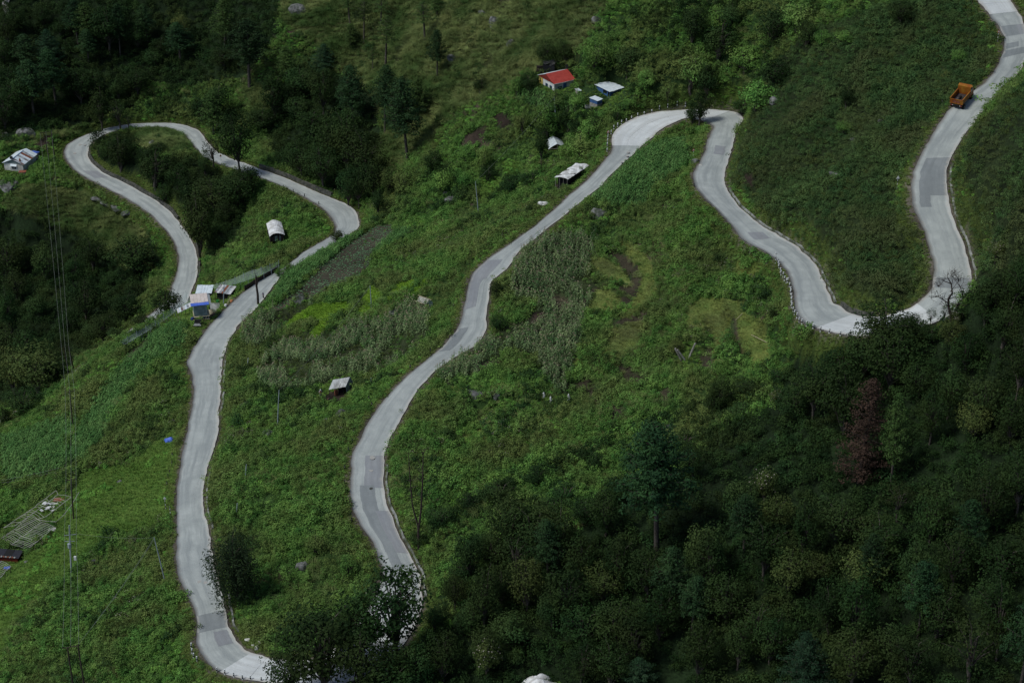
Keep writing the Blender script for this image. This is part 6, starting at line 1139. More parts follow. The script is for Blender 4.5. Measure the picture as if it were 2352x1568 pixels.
def build_rocks():
    RM=[rock_mesh(i) for i in range(7)]; RP=[]
    for m_ in RM: p_=m_.copy(); p_.materials.append(M['pale_rock']); RP.append(p_); m_.materials.append(M['rock'])
    L_=[(1035,462,17,17,'large grey boulder with pointed left side on the slope below the soil plots'),(1376,492,22,15,'pale rounded boulder in bushes right of the middle road'),(690,690,21,18,'dark slanting boulder beside the cabbage field'),(1780,232,14,12,'grey boulder on the herb slope right of the top hairpin'),
     (1022,445,7,7,'small rock up the slope left of the large pointed boulder'),(935,592,8,8,'left one of two rocks in the field between the roads'),(957,590,9,8,'right one of two rocks in the field between the roads'),(905,720,14,18,'rock beside the maize left of the small tent'),(1090,905,24,11,'broad flat dark boulder by the lower field edge'),(1142,910,9,16,'narrow leaning rock right of the broad flat boulder'),(1070,915,7,6,'small stone below the broad flat boulder'),
     (562,932,15,13,'rocks in bushes left of the concrete pole'),(617,998,16,13,'grey boulder on the meadow below the concrete pole'),(783,948,14,14,'split boulder below the two people'),(748,965,8,7,'small rock left of the split boulder'),(695,1302,17,20,'upright layered boulder alone in the lower meadow'),(855,1352,13,13,'pale rock beside the lower end of the middle road'),
     (1535,985,17,14,'pale pointed rock at the edge of the central forest'),(1595,372,13,8,'rock at the left verge of the road below the top hairpin'),(2022,278,9,5,'flat rock on the herb slope, left of the truck'),(2050,198,8,4,'low stone at the edge of the road above the truck'),(1962,322,12,7,'slanting grey rock in the middle of the herb slope'),(1917,400,16,6,'long pale rock low on the herb slope'),
     (1250,285,8,5,'stone below the grass'),(60,305,26,16,'dark rock outcrop among bushes above the left edge house'),(20,425,30,14,'grey rock ledge below the left edge house'),(75,367,18,8,'rubble of dark rocks right of the left edge house'),(222,457,15,5,'left one of the dark rock ledges under the far left road'),(243,467,17,5,'second dark rock ledge from left under the far left road'),(268,479,18,5,'third dark rock ledge from left under the far left road'),(292,491,16,6,'rightmost dark rock ledge under the far left road'),(370,313,12,7,'grey rock on the grassy knoll'),(348,330,9,9,'second rock on the grassy knoll, lower left'),(410,400,13,8,'dark rock low on the knoll'),
     (2180,735,16,10,'grey rock below the bare tree'),(1110,30,14,10,'dark rock face near the top of the tussock hillside'),(1135,52,14,18,'dark slanting crag on the tussock hillside'),(1173,100,10,12,'grey crag below the dark slanting one'),(1375,45,18,10,'bare grey rock patch at the top right of the tussock hillside'),(1040,135,20,7,'row of small rocks on the tussock hillside'),(685,25,26,16,'dark overhanging rock at the top of the picture'),
     (218,1290,16,10,'heap of stones on the meadow right of the transformer pole'),(60,1290,6,4,'tiny stone on the bright meadow'),(145,1365,7,5,'grey stone in the lower left slope'),(275,1105,7,4,'small stone in the bright meadow'),(600,1165,5,4,'tiny stone in the meadow between roads'),(10,310,10,8,'white stone at the far left edge'),(735,1395,9,6,'stone in the meadow near the lower trees'),(662,320,6,5,'pale stone on the slope above the far road'),(1850,540,7,4,'pale stone'),(10,835,9,8,'grey rock at the left edge of the dark wood'),(1975,690,0,0,'')]
    for k,(x,y,w_,h_,lb) in enumerate(L_):
        if w_==0 or lb=='pale stone': continue
        p=at(x,y+h_*.25); s=sc(p); o=bpy.data.objects.new('boulder',RM[k%7]); col.objects.link(o); o.location=p; a=w_/s; o.scale=(a,a*.8,h_/s*1.25); o.rotation_euler=(rng.uniform(-.2,.2),rng.uniform(-.2,.2),rng.uniform(-.5,.5)); tag(o,lb,'boulder')
    for k,(x,y,w_,h_,lb) in enumerate([(569,1469,9,4,'top left one of the white rocks at the bottom hairpin'),(592,1485,9,5,'lowest of the white rocks at the bottom hairpin'),(597,1475,8,4,'right one of the white rocks at the bottom hairpin'),(582,1479,5,3,'small middle one of the white rocks at the bottom hairpin'),(845,1360,6,5,'white stone below the pale rock at the middle road')]):
        p=at(x,y+2); s=sc(p); o=bpy.data.objects.new('pale_boulder',RP[(k*2)%7]); col.objects.link(o); o.location=p; a=w_/s; o.scale=(a,a*.7,h_/s*1.4); o.rotation_euler.z=k; tag(o,lb,'boulder')
def cloth_heap(name,x,y,w_,h_,mt,label,cat='tarp',seed=0):
    p=at(x,y); s=sc(p); bm=bmesh.new(); bmesh.ops.create_icosphere(bm,subdivisions=4,radius=1)
    r_=random.Random(seed); ph=[r_.uniform(0,6) for _ in range(6)]
    for v in bm.verts:
        a=math.atan2(v.co.y,v.co.x); f=1+.12*math.sin(a*5+ph[0])+.07*math.sin(a*9+ph[1]+v.co.z*3); v.co.x*=f;v.co.y*=f; v.co.z=max(v.co.z,-.15)*(1+.16*math.sin(v.co.x*4+ph[2])+.12*math.sin(v.co.y*6+ph[3]))
    me=bpy.data.meshes.new(name); bm.to_mesh(me); bm.free(); me.materials.append(mt); o=bpy.data.objects.new(name,me); col.objects.link(o); o.location=p; o.scale=(w_/2/s,w_/2.6/s,h_/s*1.0); tag(o,label,cat); return o
def build_poles():
    def pole(name,base,top,r,mt,label,parts=None,cat='utility pole'):
        p=at(*base); t=beyond(*top,p); e=empty(name,p,label,cat); m=MB(); m.tube([(0,0,-.5),(t-p)*.5,t-p],[r,r*.85,r*.65],8); m.build('pole',mt,e); return e,p,t
    def arm(e,p,t,w_,dz,mt,ins=3,r=.06,dy=.2):
        c=(t-p)+Vector((0,0,dz)); m=MB(); m.tube([c+Vector((-w_,-dy,0)),c+Vector((w_,dy,0))],r,5); a=m.build('crossarm',mt,e); out=[]
        for k in range(ins):
            q=c+Vector((-w_+2*w_*k/(ins-1),0,.05)) if ins>1 else c; m=MB(); m.tube([q,q+Vector((0,0,.12)),q+Vector((0,0,.22))],[.05,.09,.04],6); m.build('insulator',M['black_paint'],a); out.append(p+q+Vector((0,0,.22)))
        return out
    W_=M['pole_wood'];Cc=M['pole_concrete']
    wires=[]
    def hframe(b1,b2,t1,t2,label):
        p=at(*b1);q=at(*b2); tp=beyond(*t1,p); tq=beyond(*t2,q); e=empty('double_pole',p,label,'utility pole'); 
        for a,b in((p,tp),(q,tq)): m=MB(); m.tube([a-p-Vector((0,0,.5)),b-p],[.16,.11],8); m.build('pole',W_,e)
        ex=(tq-tp)*.45; m=MB(); m.tube([tp-ex-p,tq+ex*.25-p],.07,5); a=m.build('crossarm',W_,e); o=[]
        for k in range(3): c=(tp-ex).lerp(tq+ex*.2,k/2)-p; m=MB(); m.tube([c,c+Vector((0,0,.15)),c+Vector((0,0,.3))],[.06,.12,.05],6); m.build('insulator',M['black_paint'],a); o.append(p+c+Vector((0,0,.3)))
        return o
    a1=hframe((113,364),(126,361),(100,305),(117,302),'pair of leaning dark poles beside the far left bend')
    a2=hframe((160,868),(172,857),(146,795),(157,795),'pair of dark poles on the ridge above the corn')
    e,p,t=pole('utility_pole',(168,985),(160,895),.13,W_,'dark wooden pole with one crossarm on the ridge of corn'); a3=arm(e,p,t,.9,-.35,W_)
    e,p,t=pole('utility_pole',(169,1196),(163,1098),.15,W_,'thick dark pole in front of the bamboo greenhouse frame'); a4=arm(e,p,t,.9,-.3,W_)
    e,p,t=pole('transformer_pole',(164,1323),(159,1206),.16,Cc,'grey steel pole carrying a transformer and switches in the lower meadow'); a5=arm(e,p,t,1.0,-1.9,Cc,3)
    c=t-p; m=MB(); m.tube([c+Vector((-.4,0,-4.6)),c+Vector((-.4,0,-4.5)),c+Vector((-.4,0,-3.7)),c+Vector((-.4,0,-3.6))],[.2,.32,.32,.2],10); m.build('transformer',Cc,e); m=MB(); m.box(c+Vector((.32,-.1,-6.6)),(.4,.35,.7)); m.build('switch_box',M['white_paint'],e); m=MB(); m.tube([c+Vector((-1.1,0,-3.2)),c+Vector((.6,0,-3.2))],.05,5); m.build('lower_arm',Cc,e)
    a6=hframe((172,1600),(198,1600),(155,1486),(179,1482),'pair of leaning dark poles at the bottom left corner')
    for A_,B_ in zip((a1,a2,a3,a4,a5),(a2,a3,a4,a5,a6)):
        for q,r_ in zip(A_,B_): wires.append((q,r_))
    tops=[]
    for b,t,lb in (((1099,487),(1092,417),'pale concrete pole on the slope left of the middle road'),((1276,268),(1273,223),'thin concrete pole below the red roofed house'),((854,718),(850,656),'thin concrete pole in the bright rice terraces'),((637,982),(641,896),'concrete pole on the slope left of the white tent'),((568,850),(570,822),'short thin pole beside the maize at the left road'),((379,1332),(354,1234),'leaning concrete pole beside the left road in the lower meadow'),((563,1100),(566,1066),'thin post in the meadow right of the left road'),((543,1185),(545,1155),'thin short post lower in the meadow right of the left road'),((853,885),(852,868),'thin stake beside the maize near the middle road'),((513,700),(514.5,648),'concrete pole standing in front of the patched lean-to'),((373,722),(366,694),'tilted thin pole holding the shade net left of the shack')):
        e,p,t=pole('slim_pole',b,t,.11,Cc,lb); tops.append(t)
    wires+=[(a6[2],tops[5]),(a6[2],tops[5]+Vector((0,0,-.3))),(tops[5],a5[2]),(tops[0],tops[1]),(tops[3],tops[2]),(a5[2],tops[5])]
    SP=['from the far left bend to the ridge poles','between the ridge poles and the corn ridge pole','from the corn ridge pole to the greenhouse pole','from the greenhouse pole to the transformer pole','from the transformer pole to the bottom double pole']
    WL=['%s thin power line %s'%(a_,s_) for s_ in SP for a_ in ('left','middle','right')]+['upper slanting wire from the bottom double pole to the leaning pole','lower slanting wire from the bottom double pole to the leaning pole','faint wire from the leaning pole to the transformer pole','wire between the pole left of the road and the red house pole','wire from the pole by the tent to the rice terrace pole','second faint wire from transformer pole to leaning pole']
    for k,(p,q) in enumerate(wires):
        L_=(q-p).length; pts=[p.lerp(q,t)-Vector((0,0,L_*.02*4*t*(1-t))) for t in np.linspace(0,1,13)]; m=MB(); m.tube([x-p for x in pts],.017,4); tag(m.build('power_line',M['wire'],origin=p),WL[k],'power line')
    # dead trees and trunks
    p=at(593,700); e=empty('dead_tree',p,'topped dead trunk with forked stub standing at the road edge','dead tree'); h_=vm_(p,66); m=MB(); m.tube([(0,0,-.4),(.05,0,h_*.35),(-.1,0,h_*.7),(-.05,0,h_)],[.28,.25,.22,.16],8); m.build('trunk',M['dead_wood'],e); m=MB(); m.tube([(-.05,0,h_*.62),(.3,0,h_*.8),(.28,0,h_*.95)],[.14,.12,.08],6); m.tube([(-.05,0,h_*.9),(-.25,0,h_*1.15),(-.2,0,h_*1.5)],[.06,.04,.02],5); m.build('stub',M['dead_wood'],e)
    p=at(2186,742); e=empty('bare_tree',p,'leafless gnarled dead tree with two main limbs before the concrete road','dead tree'); px=1/sc(p)
    def loc(x,y,d=0): return Vector(((x-2186)*px,d,(742-y)*px/math.cos(el_(p))))
    limbs=[([(2186,742),(2180,722),(2174,706),(2172,690),(2177,672),(2174,655),(2164,640)],.26),([(2186,740),(2191,722),(2196,704),(2206,686),(2222,676),(2238,660)],.22),([(2174,700),(2160,690),(2148,684),(2132,686)],.10),([(2175,672),(2190,648),(2182,636)],.09),([(2174,655),(2156,648),(2146,660)],.08),([(2205,688),(2196,662),(2176,640)],.09),([(2222,676),(2236,672),(2250,676)],.08)]
    r_=np.random.default_rng(3)
    for k,(L_,r0) in enumerate(limbs):
        pts=[loc(x,y,r_.uniform(-.15,.15)*i) for i,(x,y) in enumerate(L_)]; m=MB(); m.tube(pts,[r0*(1-.75*i/(len(pts)-1)) for i in range(len(pts))],7); tr=m.build('limb',M['dead_wood'],e)
        m=MB()
        for j in range(16):
            q=pts[r_.integers(1,len(pts))].copy(); d=Vector((r_.normal(),r_.normal()*.6,abs(r_.normal())*.8+.1)).normalized(); rr=r0*.16+.02
            for g in range(2):
                w=[q]; dd=d.copy()
                for s_ in range(4): dd=(dd+Vector(r_.normal(size=3))*.35).normalized(); w.append(w[-1]+dd*r_.uniform(.25,.5))
                m.tube(w,[rr,rr*.8,rr*.6,rr*.45,rr*.3],4); q=w[2]; d=Vector(r_.normal(size=3)); d.z=abs(d.z); d.normalize(); rr*=.7
        m.build('twigs',M['dead_wood'],tr)
    p=at(962,1265); e=empty('dead_tree',p,'tall dead tree with forked bare trunks in the meadow bushes','dead tree'); h_=vm_(p,225)
    for pts in (([(0,0,-.4),(0,0,h_*.25),(-.8,0,h_*.45),(-1.1,0,h_*.75),(-1.2,.1,h_)]),([(0,0,h_*.2),(.5,0,h_*.4),(.9,0,h_*.7),(1.1,.1,h_*.97)])): m=MB(); m.tube(pts,[.2,.16,.12,.08,.03][:len(pts)],7); m.build('trunk',M['dead_wood'],e)
    r_=np.random.default_rng(4); m=MB()
    for k in range(34):
        z_=h_*r_.uniform(.4,1); x_=r_.choice([-1.0,.85]); a=r_.uniform(0,6.28); l_=r_.uniform(.6,1.9); d=Vector((math.cos(a),math.sin(a),.5))*l_; m.tube([(x_,0,z_),Vector((x_,0,z_))+d*.5,Vector((x_,0,z_))+d+Vector((0,0,.2))],[.04,.03,.012],4)
    m.build('twigs',M['dead_wood'],e)
    # stacked logs
    for (b,t,lb,r) in (((1566,830),(1551,800),'left one of three long pale logs leaning against the bank',.17),((1574,828),(1556,803),'middle one of three long pale logs leaning against the bank',.17),((1582,823),(1597,788),'right log of the three, standing apart under the palm-like grass',.17)):
        p=at(*b); q=beyond(t[0],t[1],p); m=MB(); m.tube([(0,0,0),(q-p)],r,7); tag(m.build('log',M['grey_wood'],origin=p),lb,'log')
    for (a,b) in (((1690,738),(1705,724)),((1725,772),(1762,791))):
        p=at(*a);q=at(*b); m=MB(); m.tube([(0,0,.25),(q-p)+Vector((0,0,.25))],.05,5); tag(m.build('bamboo_stick',M['bamboo_pole'],origin=p),('short' if a[0]==1690 else 'long')+' pale stick lying on the mown terrace','stick')
def build_small():
    # bollards
    pr={}
    def bol_mesh(seed,dark=False):
        m=MB(); r=.11; hh=.95; bands=[(0,.24,1 if dark else 0),(.24,.5,1),(.5,.72,0 if not dark else 1),(.72,.95,0)] if not dark else [(0,.5,1),(.5,.65,2),(.65,.85,1)]
        if not dark: bands=[(-.3,.28,0),(.28,.55,1),(.55,.95,0)]
        for a,b,mi in bands: m.tube([(0,0,a),(0,0,b)],r,9,mi)
        if not dark: m.box((0,-r-.012,.78),(.07,.03,.16),0,1)
        return m.mesh('bollard',[M['white_paint'],M['black_paint'],M['kerb']])
    light,dark=bol_mesh(0),bol_mesh(1,True)
    ORD=['first','second','third','fourth','fifth','sixth','seventh','eighth','ninth','tenth','eleventh','twelfth','thirteenth','fourteenth','fifteenth','sixteenth','seventeenth','eighteenth','nineteenth','twentieth','21st','22nd','23rd','24th','25th','26th','27th','28th']
    def row(pts,me_,desc,grp,scale=1.):
        for k,(x,y) in enumerate(pts):
            p=at(x,y); o=bpy.data.objects.new('bollard',me_); col.objects.link(o); o.location=p; o.scale=(scale,scale,scale*rng.uniform(.95,1.08)); o.rotation_euler=(rng.uniform(-.05,.05),rng.uniform(-.05,.05),0); tag(o,'%s %s'%(ORD[k],desc),'bollard',grp)
    D_=[(213,310),(224,350),(232,395),(252,455),(265,497),(300,530),(322,595),(352,640),(376,625),(406,700),(421,770),(424,815),(434,880),(434,940),(432,1010),(443,1045),(465,1115),(486,1160),(525,1215),(560,1285),(607,1322),(684,1350),(790,1397),(914,1437),(1060,1468),(1242,1503),(1408,1485)]
    row([(1757.1+x*.13912,562.7+y*.13912) for x,y in D_],light,'black and white bollard from the sign round the right-hand hairpin','bollards round the right-hand hairpin')
    row([(784.4+x/3,y/3) for x,y in [(1830,1050),(1832,1015),(1833,985),(1836,958),(1841,932),(1858,925),(1877,893),(1903,878),(1929,860),(1963,847),(1998,831),(2040,810),(2085,797),(2138,783),(2190,762),(2247,750),(2313,738)]]+[(1574,248)],light,'black and white bollard from the left along the top hairpin','bollards along the top hairpin',1.0)
    row([(x/3,1045+y/3) for x,y in [(1318,1332),(1323,1364),(1335,1397),(1358,1422),(1494,1497),(1549,1512),(1612,1531),(1672,1549),(1726,1553),(1801,1561),(1869,1568)]],light,'black and white bollard from the left round the bottom hairpin','bollards round the bottom hairpin')
    row([(784.4+x/3,522.5+y/3) for x,y in [(615,862),(545,902),(473,972),(433,990),(388,1020),(315,1100),(272,1150),(238,1185),(208,1232),(190,1190),(85,1422),(72,1482),(48,1542)]]+[(784.4+22/3,1045+100/3),(784.4+22/3,1045+205/3),(784.4+72/3,1045+465/3),(1042,706)],dark,'dark stump bollard from the top on the left verge of the middle road','stump bollards of the middle road')
    row([(x/3,y/3) for x,y in [(2022,1325),(2098,1357),(2198,1412)]]+[(391,634),(393,628),(392,618)],dark,'dark stump bollard from the right beside the far left roads','stump bollards of the far roads')
    row([(x/3,1045+y/3) for x,y in [(1190,12),(1185,70),(1172,130),(1160,160),(1153,210)]],dark,'dark stump bollard from the top on the left verge of the left road','stump bollards of the left road')
    row([(1567.6+x/3,y/3) for x,y in [(58,1140),(80,1290),(120,975),(1790,718)]],dark,'dark post from the left among the verge weeds of the right-hand roads','dark posts of the right-hand roads')
    # signs
    def sign(base,top,wpx,face,lb,hole=False,down=False,pole_bw=True):
        p=at(*base); h_=vm_(p,base[1]-top[1]); s=sc(p); w_=wpx/s; e=empty('road_sign',p,lb,'road sign')
        n=6 if pole_bw else 1
        for k in range(n): m=MB(); m.tube([(0,0,(h_-w_*.5)*k/n-(0.3 if k==0 else 0)),(0,0,(h_-w_*.5)*(k+1)/n)],.05,7); m.build('pole_band' if n>1 else 'pole',M['white_paint'] if k%2==0 else M['black_paint'],e)
        z0=h_-w_*.9; z1=h_; m=MB()
        def tri(z0,z1,w_,y): return [(-w_/2,y,z0),(w_/2,y,z0),(0,y,z1)]
        if hole:
            for a,b in (((-w_/2,z0),(w_/2,z0)),((w_/2,z0),(0,z1)),((0,z1),(-w_/2,z0))): m.tube([(a[0],-.08,a[1]),(b[0],-.08,b[1])],.045,5)
        else: m.add(tri(z0,z1,w_,-.1)+tri(z0,z1,w_,-.06),[(0,1,2),(3,5,4),(0,3,4,1),(1,4,5,2),(2,5,3,0)])
        m.build('triangle',face,e)
        if face is M['red_paint']: m=MB(); m.add([(-w_*.28,-.106,z0+w_*.14),(w_*.28,-.106,z0+w_*.14),(0,-.106,z1-w_*.3)],[(0,1,2)]); m.build('sign_face',M['white_paint'],e)
    sign((2060,434),(2061.5,404),8.5,M['white_paint'],'white triangular sign on banded pole standing in the herb slope')
    sign((1781,607),(1781.5,578),9,M['white_paint'],'hollow triangular sign before the row of bollards',hole=True)
    sign((381,1170),(381,1140),7.5,M['white_paint'],'pale triangular sign left of the left road in the meadow')
    sign((1396,322),(1395,300),7,M['red_paint'],'red bordered triangular sign at the left end of the top hairpin')
    sign((2291,96),(2291,69),7.5,M['red_paint'],'red triangular warning sign at the right edge road',pole_bw=True)
    sign((1592,366),(1591.5,341),7,M['red_paint'],'red warning sign in the corn left of the road below the top hairpin')
    sign((508,375),(508,355),6,M['orange_paint'],'small orange-red sign on a thin pole beside the far road',pole_bw=False)
    sign((392,1187),(392,1163),1.5,M['white_paint'],'thin banded marker pole beside the pale triangular sign')
    # cloths, sacks, tarps
    cloth_heap('white_tarp_heap',1247,472,27,9,M['white_tarp'],'white tarp thrown over a heap beside the middle road','tarp',1)
    cloth_heap('blue_tarp_heap',390,1013,23,8,M['blue_tarp'],'blue tarp over a heap at the left road verge','tarp',2)
    cloth_heap('white_tent_top',1243,1588,92,34,M['white_tarp'],'white crumpled cloth top cut off by the bottom edge','tarp',3)
    cloth_heap('white_sack',1290,947,10,4,M['white_tarp'],'white sack lying on the dug field','sack',4)
    cloth_heap('blue_white_cloth',1550,478,7,7,M['blue_tarp'],'blue and white cloth on the bare soil patch','cloth',5)
    cloth_heap('white_boulder_left',1570.5+143/3.5-2,382,8,4,M['pale_rock'],'white stone on the verge right of the road','stone',6)
    for x,y,h_,lb in ((1249,915,15,'left one of three white wrapped posts'),(1265,925,14,'middle and lowest of three white wrapped posts'),(1306,922,17,'right one of three white wrapped posts')):
        p=at(x,y); H_=vm_(p,h_); m=MB(); m.tube([(0,0,-.2),(0,0,.1),(.05,0,H_*.5),(-.05,0,H_*.85),(0,0,H_)],[.28,.27,.24,.15,.05],8); tag(m.build('wrapped_post',M['white_tarp'],origin=p),lb+' in the field','wrapped post')
    p=at(1075,905); e=empty('stake',p,'dark stake on the broad flat boulder','stake'); m=MB(); m.tube([(0,0,0),(0,0,vm_(p,16))],.12,6); m.build('stake_body',M['dead_wood'],e)
def build_truck():
    i=st(2214,248); tan=Vector(CR[min(i+6,NR-1)]-CR[i-6]).normalized(); base=plane(2196.5,252,float(CR[st(2205,252)][2])+.03)
    k=sc(base); W=34.5/k; S_=W/2.2*.9
    e=empty('dump_truck',base,'orange dump truck with empty dark bed driving up the road','truck')
    fwd=Vector((tan.x,tan.y,0)).normalized(); e.rotation_euler=(math.asin(tan.z),0,math.atan2(-fwd.x,fwd.y)); e.scale=(S_,)*3
    # built along +Y (forward), rear wheels at y=0.5
    O=M['orange_paint']
    def bx(nm,mt,c,d,par=e,M_=None):
        m=MB(); m.box(c,d,M=M_); return m.build(nm,mt,par)
    bed=bx('bed_floor',M['truck_bed'],(0,1.45,1.25),(2.0,3.2,.08))
    m=MB(); 
    for sx in(-1,1):
        m.box((sx*1.06,1.45,1.62),(.08,3.3,.85))
        for j in range(6): m.box((sx*1.12,.1+j*.56,1.6),(.05,.09,.8))
        m.box((sx*1.07,1.45,2.07),(.14,3.36,.07))
    m.build('side_board',O,e); 
    m=MB(); m.box((0,-.14,1.55),(2.12,.07,.82)); m.box((0,-.19,1.93),(2.16,.08,.09)); m.box((0,-.19,1.2),(2.16,.06,.08)); [m.box((sx*.7,-.19,1.56),(.08,.05,.62)) for sx in(-1,0,1)]; m.build('tailgate',O,e)
    bx('tailgate_dirt',M['rust'],(0,-.186,1.55),(1.2,.01,.5))
    m=MB(); m.box((0,3.12,1.95),(2.18,.08,1.5)); m.slab([(-1.1,3.1,2.72),(1.1,3.1,2.72),(1.1,3.75,2.85),(-1.1,3.75,2.85)],.07); m.build('headboard',O,e)
    cab=MB(); cab.add([(-1,3.3,.75),(1,3.3,.75),(1,4.7,.75),(-1,4.7,.75),(-1,3.3,2.35),(1,3.3,2.35),(1,4.35,2.35),(-1,4.35,2.35),(-1,4.7,1.5),(1,4.7,1.5)],[(0,1,5,4),(4,5,6,7),(7,6,9,8),(8,9,2,3),(0,4,7,8,3),(1,2,9,6,5),(0,3,2,1)]); cab.build('cab',O,e)
    for sx in(-1,1): bx('side_window',M['glass'],(sx*1.005,3.8,1.95),(.02,.7,.5)); bx('mirror',M['black_paint'],(sx*1.25,4.35,1.85),(.18,.06,.35))
    m=MB(); m.add([(-.9,4.40,2.28),(.9,4.40,2.28),(.9,4.70,1.58),(-.9,4.70,1.58)],[(0,1,2,3)]); m.build('windscreen',M['glass'],e)
    bx('chassis',M['black_paint'],(0,2.1,.95),(.8,5.0,.25)); bx('rear_bumper',M['black_paint'],(0,-.12,.85),(2.0,.12,.18)); bx('mudguard',M['dark_cloth'],(0,.05,.75),(2.0,.03,.45)); bx('front_bumper',M['black_paint'],(0,4.75,.7),(2.0,.15,.3))
    for sx in(-1,1): bx('tail_light',M['red_paint'],(sx*.82,-.2,.87),(.2,.05,.12)); bx('reflector',M['white_paint'],(sx*.6,-.2,.87),(.14,.05,.08))
    bx('number_plate',M['white_paint'],(0,-.2,.78),(.5,.03,.13))
    for y_,xs in ((.55,(-.92,.92)),(3.95,(-.95,.95))):
        for x_ in xs:
            m=MB(); w2=.24 if y_<1 else .14; m.tube([(x_-w2,y_,.46),(x_+w2,y_,.46)],.46,16); o=m.build('wheel',M['tyre'],e); m=MB(); sgn=1 if x_>0 else -1; m.tube([(x_+sgn*(w2+.003),y_,.46),(x_+sgn*(w2+.03),y_,.46)],.22,12); m.build('rim',M['kerb'],o)
    m=MB(); m.tube([(-.5,1.2,1.33),(-.1,1.35,1.42),(.25,1.8,1.36),(.3,2.2,1.34)],.05,5); m.build('chain',M['kerb'],e); m=MB(); m.tube([(-.2,.55,1.33),(0,.45,1.36),(.3,.6,1.34),(.75,.4,1.35)],.05,5); m.build('rope',M['white_paint'],e)
    m=MB(); m.tube([(-.1,1.5,1.4),(.1,1.5,1.4)],.4,12); m.build('spare_wheel',M['tyre'],e)
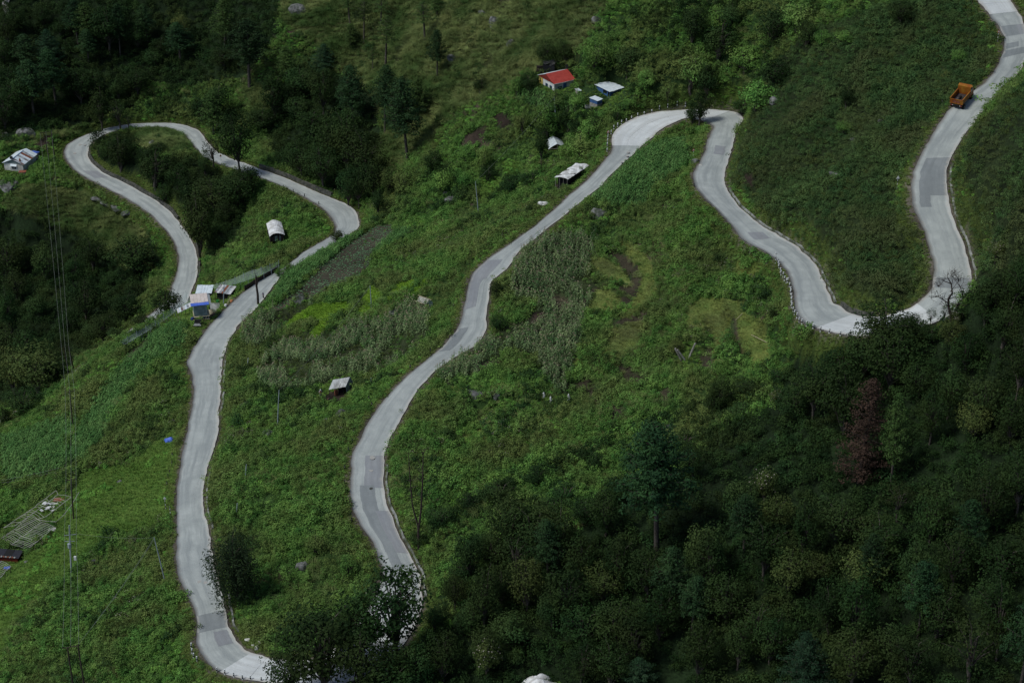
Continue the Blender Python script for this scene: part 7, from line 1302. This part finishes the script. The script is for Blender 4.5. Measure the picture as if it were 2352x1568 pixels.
def person(px,py,hpx,label,pose='stand',cloth=('shirt','denim'),hat=None,face=0):
    p=at(px,py); H=vm_(p,hpx) if pose!='squat' else vm_(p,hpx)/.58; k=H/1.7; e=empty('person',p,label,'person',rz=face)
    V={'pel':(0,0,.95),'ch':(0,.02,1.25),'nk':(0,.02,1.46),'hd':(0,.04,1.60),'ls':(-.19,.0,1.40),'le':(-.27,-.02,1.12),'lh':(-.16,.2,1.02),'rs':(.19,0,1.40),'re':(.27,-.02,1.12),'rh':(.14,.22,1.05),'lk':(-.1,.03,.5),'lf':(-.11,-.02,.06),'lt':(-.12,.14,.03),'rk':(.1,.03,.5),'rf':(.11,-.02,.06),'rt':(.12,.14,.03)}
    if pose=='squat': V.update({'pel':(0,-.12,.28),'ch':(0,.02,.62),'nk':(0,.12,.80),'hd':(0,.18,.93),'ls':(-.19,.07,.74),'le':(-.26,.25,.52),'lh':(-.14,.42,.36),'rs':(.19,.07,.74),'re':(.26,.25,.52),'rh':(.1,.44,.34),'lk':(-.17,.28,.50),'lf':(-.13,.02,.08),'lt':(-.14,.18,.04),'rk':(.17,.28,.50),'rf':(.13,.02,.08),'rt':(.14,.18,.04)})
    Rd={'pel':.13,'ch':.155,'nk':.06,'hd':.105,'ls':.07,'le':.045,'lh':.04,'rs':.07,'re':.045,'rh':.04,'lk':.075,'lf':.05,'lt':.04,'rk':.075,'rf':.05,'rt':.04}
    E_=[('pel','ch'),('ch','nk'),('nk','hd'),('ch','ls'),('ls','le'),('le','lh'),('ch','rs'),('rs','re'),('re','rh'),('pel','lk'),('lk','lf'),('lf','lt'),('pel','rk'),('rk','rf'),('rf','rt')]
    def skin(name,keys,grow,mt):
        es=[x for x in E_ if x[0] in keys and x[1] in keys]; ks=sorted({a for x in es for a in x},key=lambda a:(a!='pel' and a!='ch',a)); ix={a:i for i,a in enumerate(ks)}
        me=bpy.data.meshes.new(name); me.from_pydata([tuple(c*k for c in V[a]) for a in ks],[(ix[a],ix[b]) for a,b in es],[]); bm=bmesh.new(); bm.from_mesh(me); bm.verts.layers.skin.verify(); bm.to_mesh(me); bm.free()
        for i,a in enumerate(ks): me.skin_vertices[0].data[i].radius=((Rd[a]+grow)*k,)*2
        me.skin_vertices[0].data[0].use_root=True; me.materials.append(mt); o=bpy.data.objects.new(name,me); col.objects.link(o); o.parent=e; o.modifiers.new('skin','SKIN'); sm=o.modifiers.new('smooth','SUBSURF'); sm.levels=sm.render_levels=1; return o
    skin('body',set(V),0,M['skin']); skin('shirt',{'pel','ch','ls','le','rs','re','nk'}-{'nk'},.018,M[cloth[0]]); skin('trousers',{'pel','lk','lf','rk','rf'},.02,M[cloth[1]])
    hd=Vector(V['hd'])*k
    m=MB(); m.tube([hd+Vector((0,-.02,.0))*k,hd+Vector((0,-.02,.09))*k,hd+Vector((0,-.02,.13))*k],[.115*k,.10*k,.03*k],10); m.build('hair' if not hat else 'hat',M['black_paint'] if not hat else M[hat],e)
    return e
def build_people():
    person(737,914,19.5,'person standing with folded arms, pale cap, pink shirt and blue jeans',cloth=('shirt','denim'),hat='white_paint',face=R(200))
    person(757.5,921,10.5,'person crouching on bare ground in dark clothes beside the tent','squat',('dark_cloth','dark_cloth'),face=R(95))
    person(605,686,14,'person in dark blue walking along the edge of the left road',cloth=('blue_cloth','dark_cloth'),face=R(-30))
KEEP+=[[(1195,1568),(1195,1640),(1300,1640),(1300,1568)],[(1225,195),(1268,228),(1330,205),(1340,185),(1300,165)],[(1262,210),(1280,222),(1340,222),(1345,205)],[(1340,222),(1355,265),(1400,262),(1450,232),(1452,195),(1400,180)],[(0,372),(0,405),(60,405),(95,365),(80,340),(55,350)],
 [(1252,356),(1308,356),(1300,320),(1260,315)],[(1270,405),(1280,440),(1335,432),(1350,395),(1360,378),(1320,378)],[(600,515),(615,570),(660,560),(665,540),(640,500)],[(720,925),(800,928),(815,905),(815,870),(770,868),(725,895)],[(952,688),(960,705),(1005,715),(1005,690),(980,680)],
 [(385,700),(395,735),(440,745),(500,735),(545,680),(545,655),(480,650),(440,660)],[(0,1240),(50,1240),(125,1200),(170,1130),(130,1125),(0,1210)],[(0,1262),(0,1320),(30,1305),(65,1262)],[(1225,465),(1230,480),(1268,480),(1262,462)],[(375,1005),(375,1020),(408,1020),(408,1003)],
 [(1540,800),(1560,850),(1610,850),(1610,790)],[(1240,905),(1240,932),(1318,932),(1318,905)],[(430,750),(430,775),(475,775),(475,750)]]
list_trees(); plant_trees()
build_houses(); build_nets(); build_derelict(); build_rocks(); build_poles(); build_small(); build_truck(); build_people()
build_cover()
bpy.context.view_layer.update()
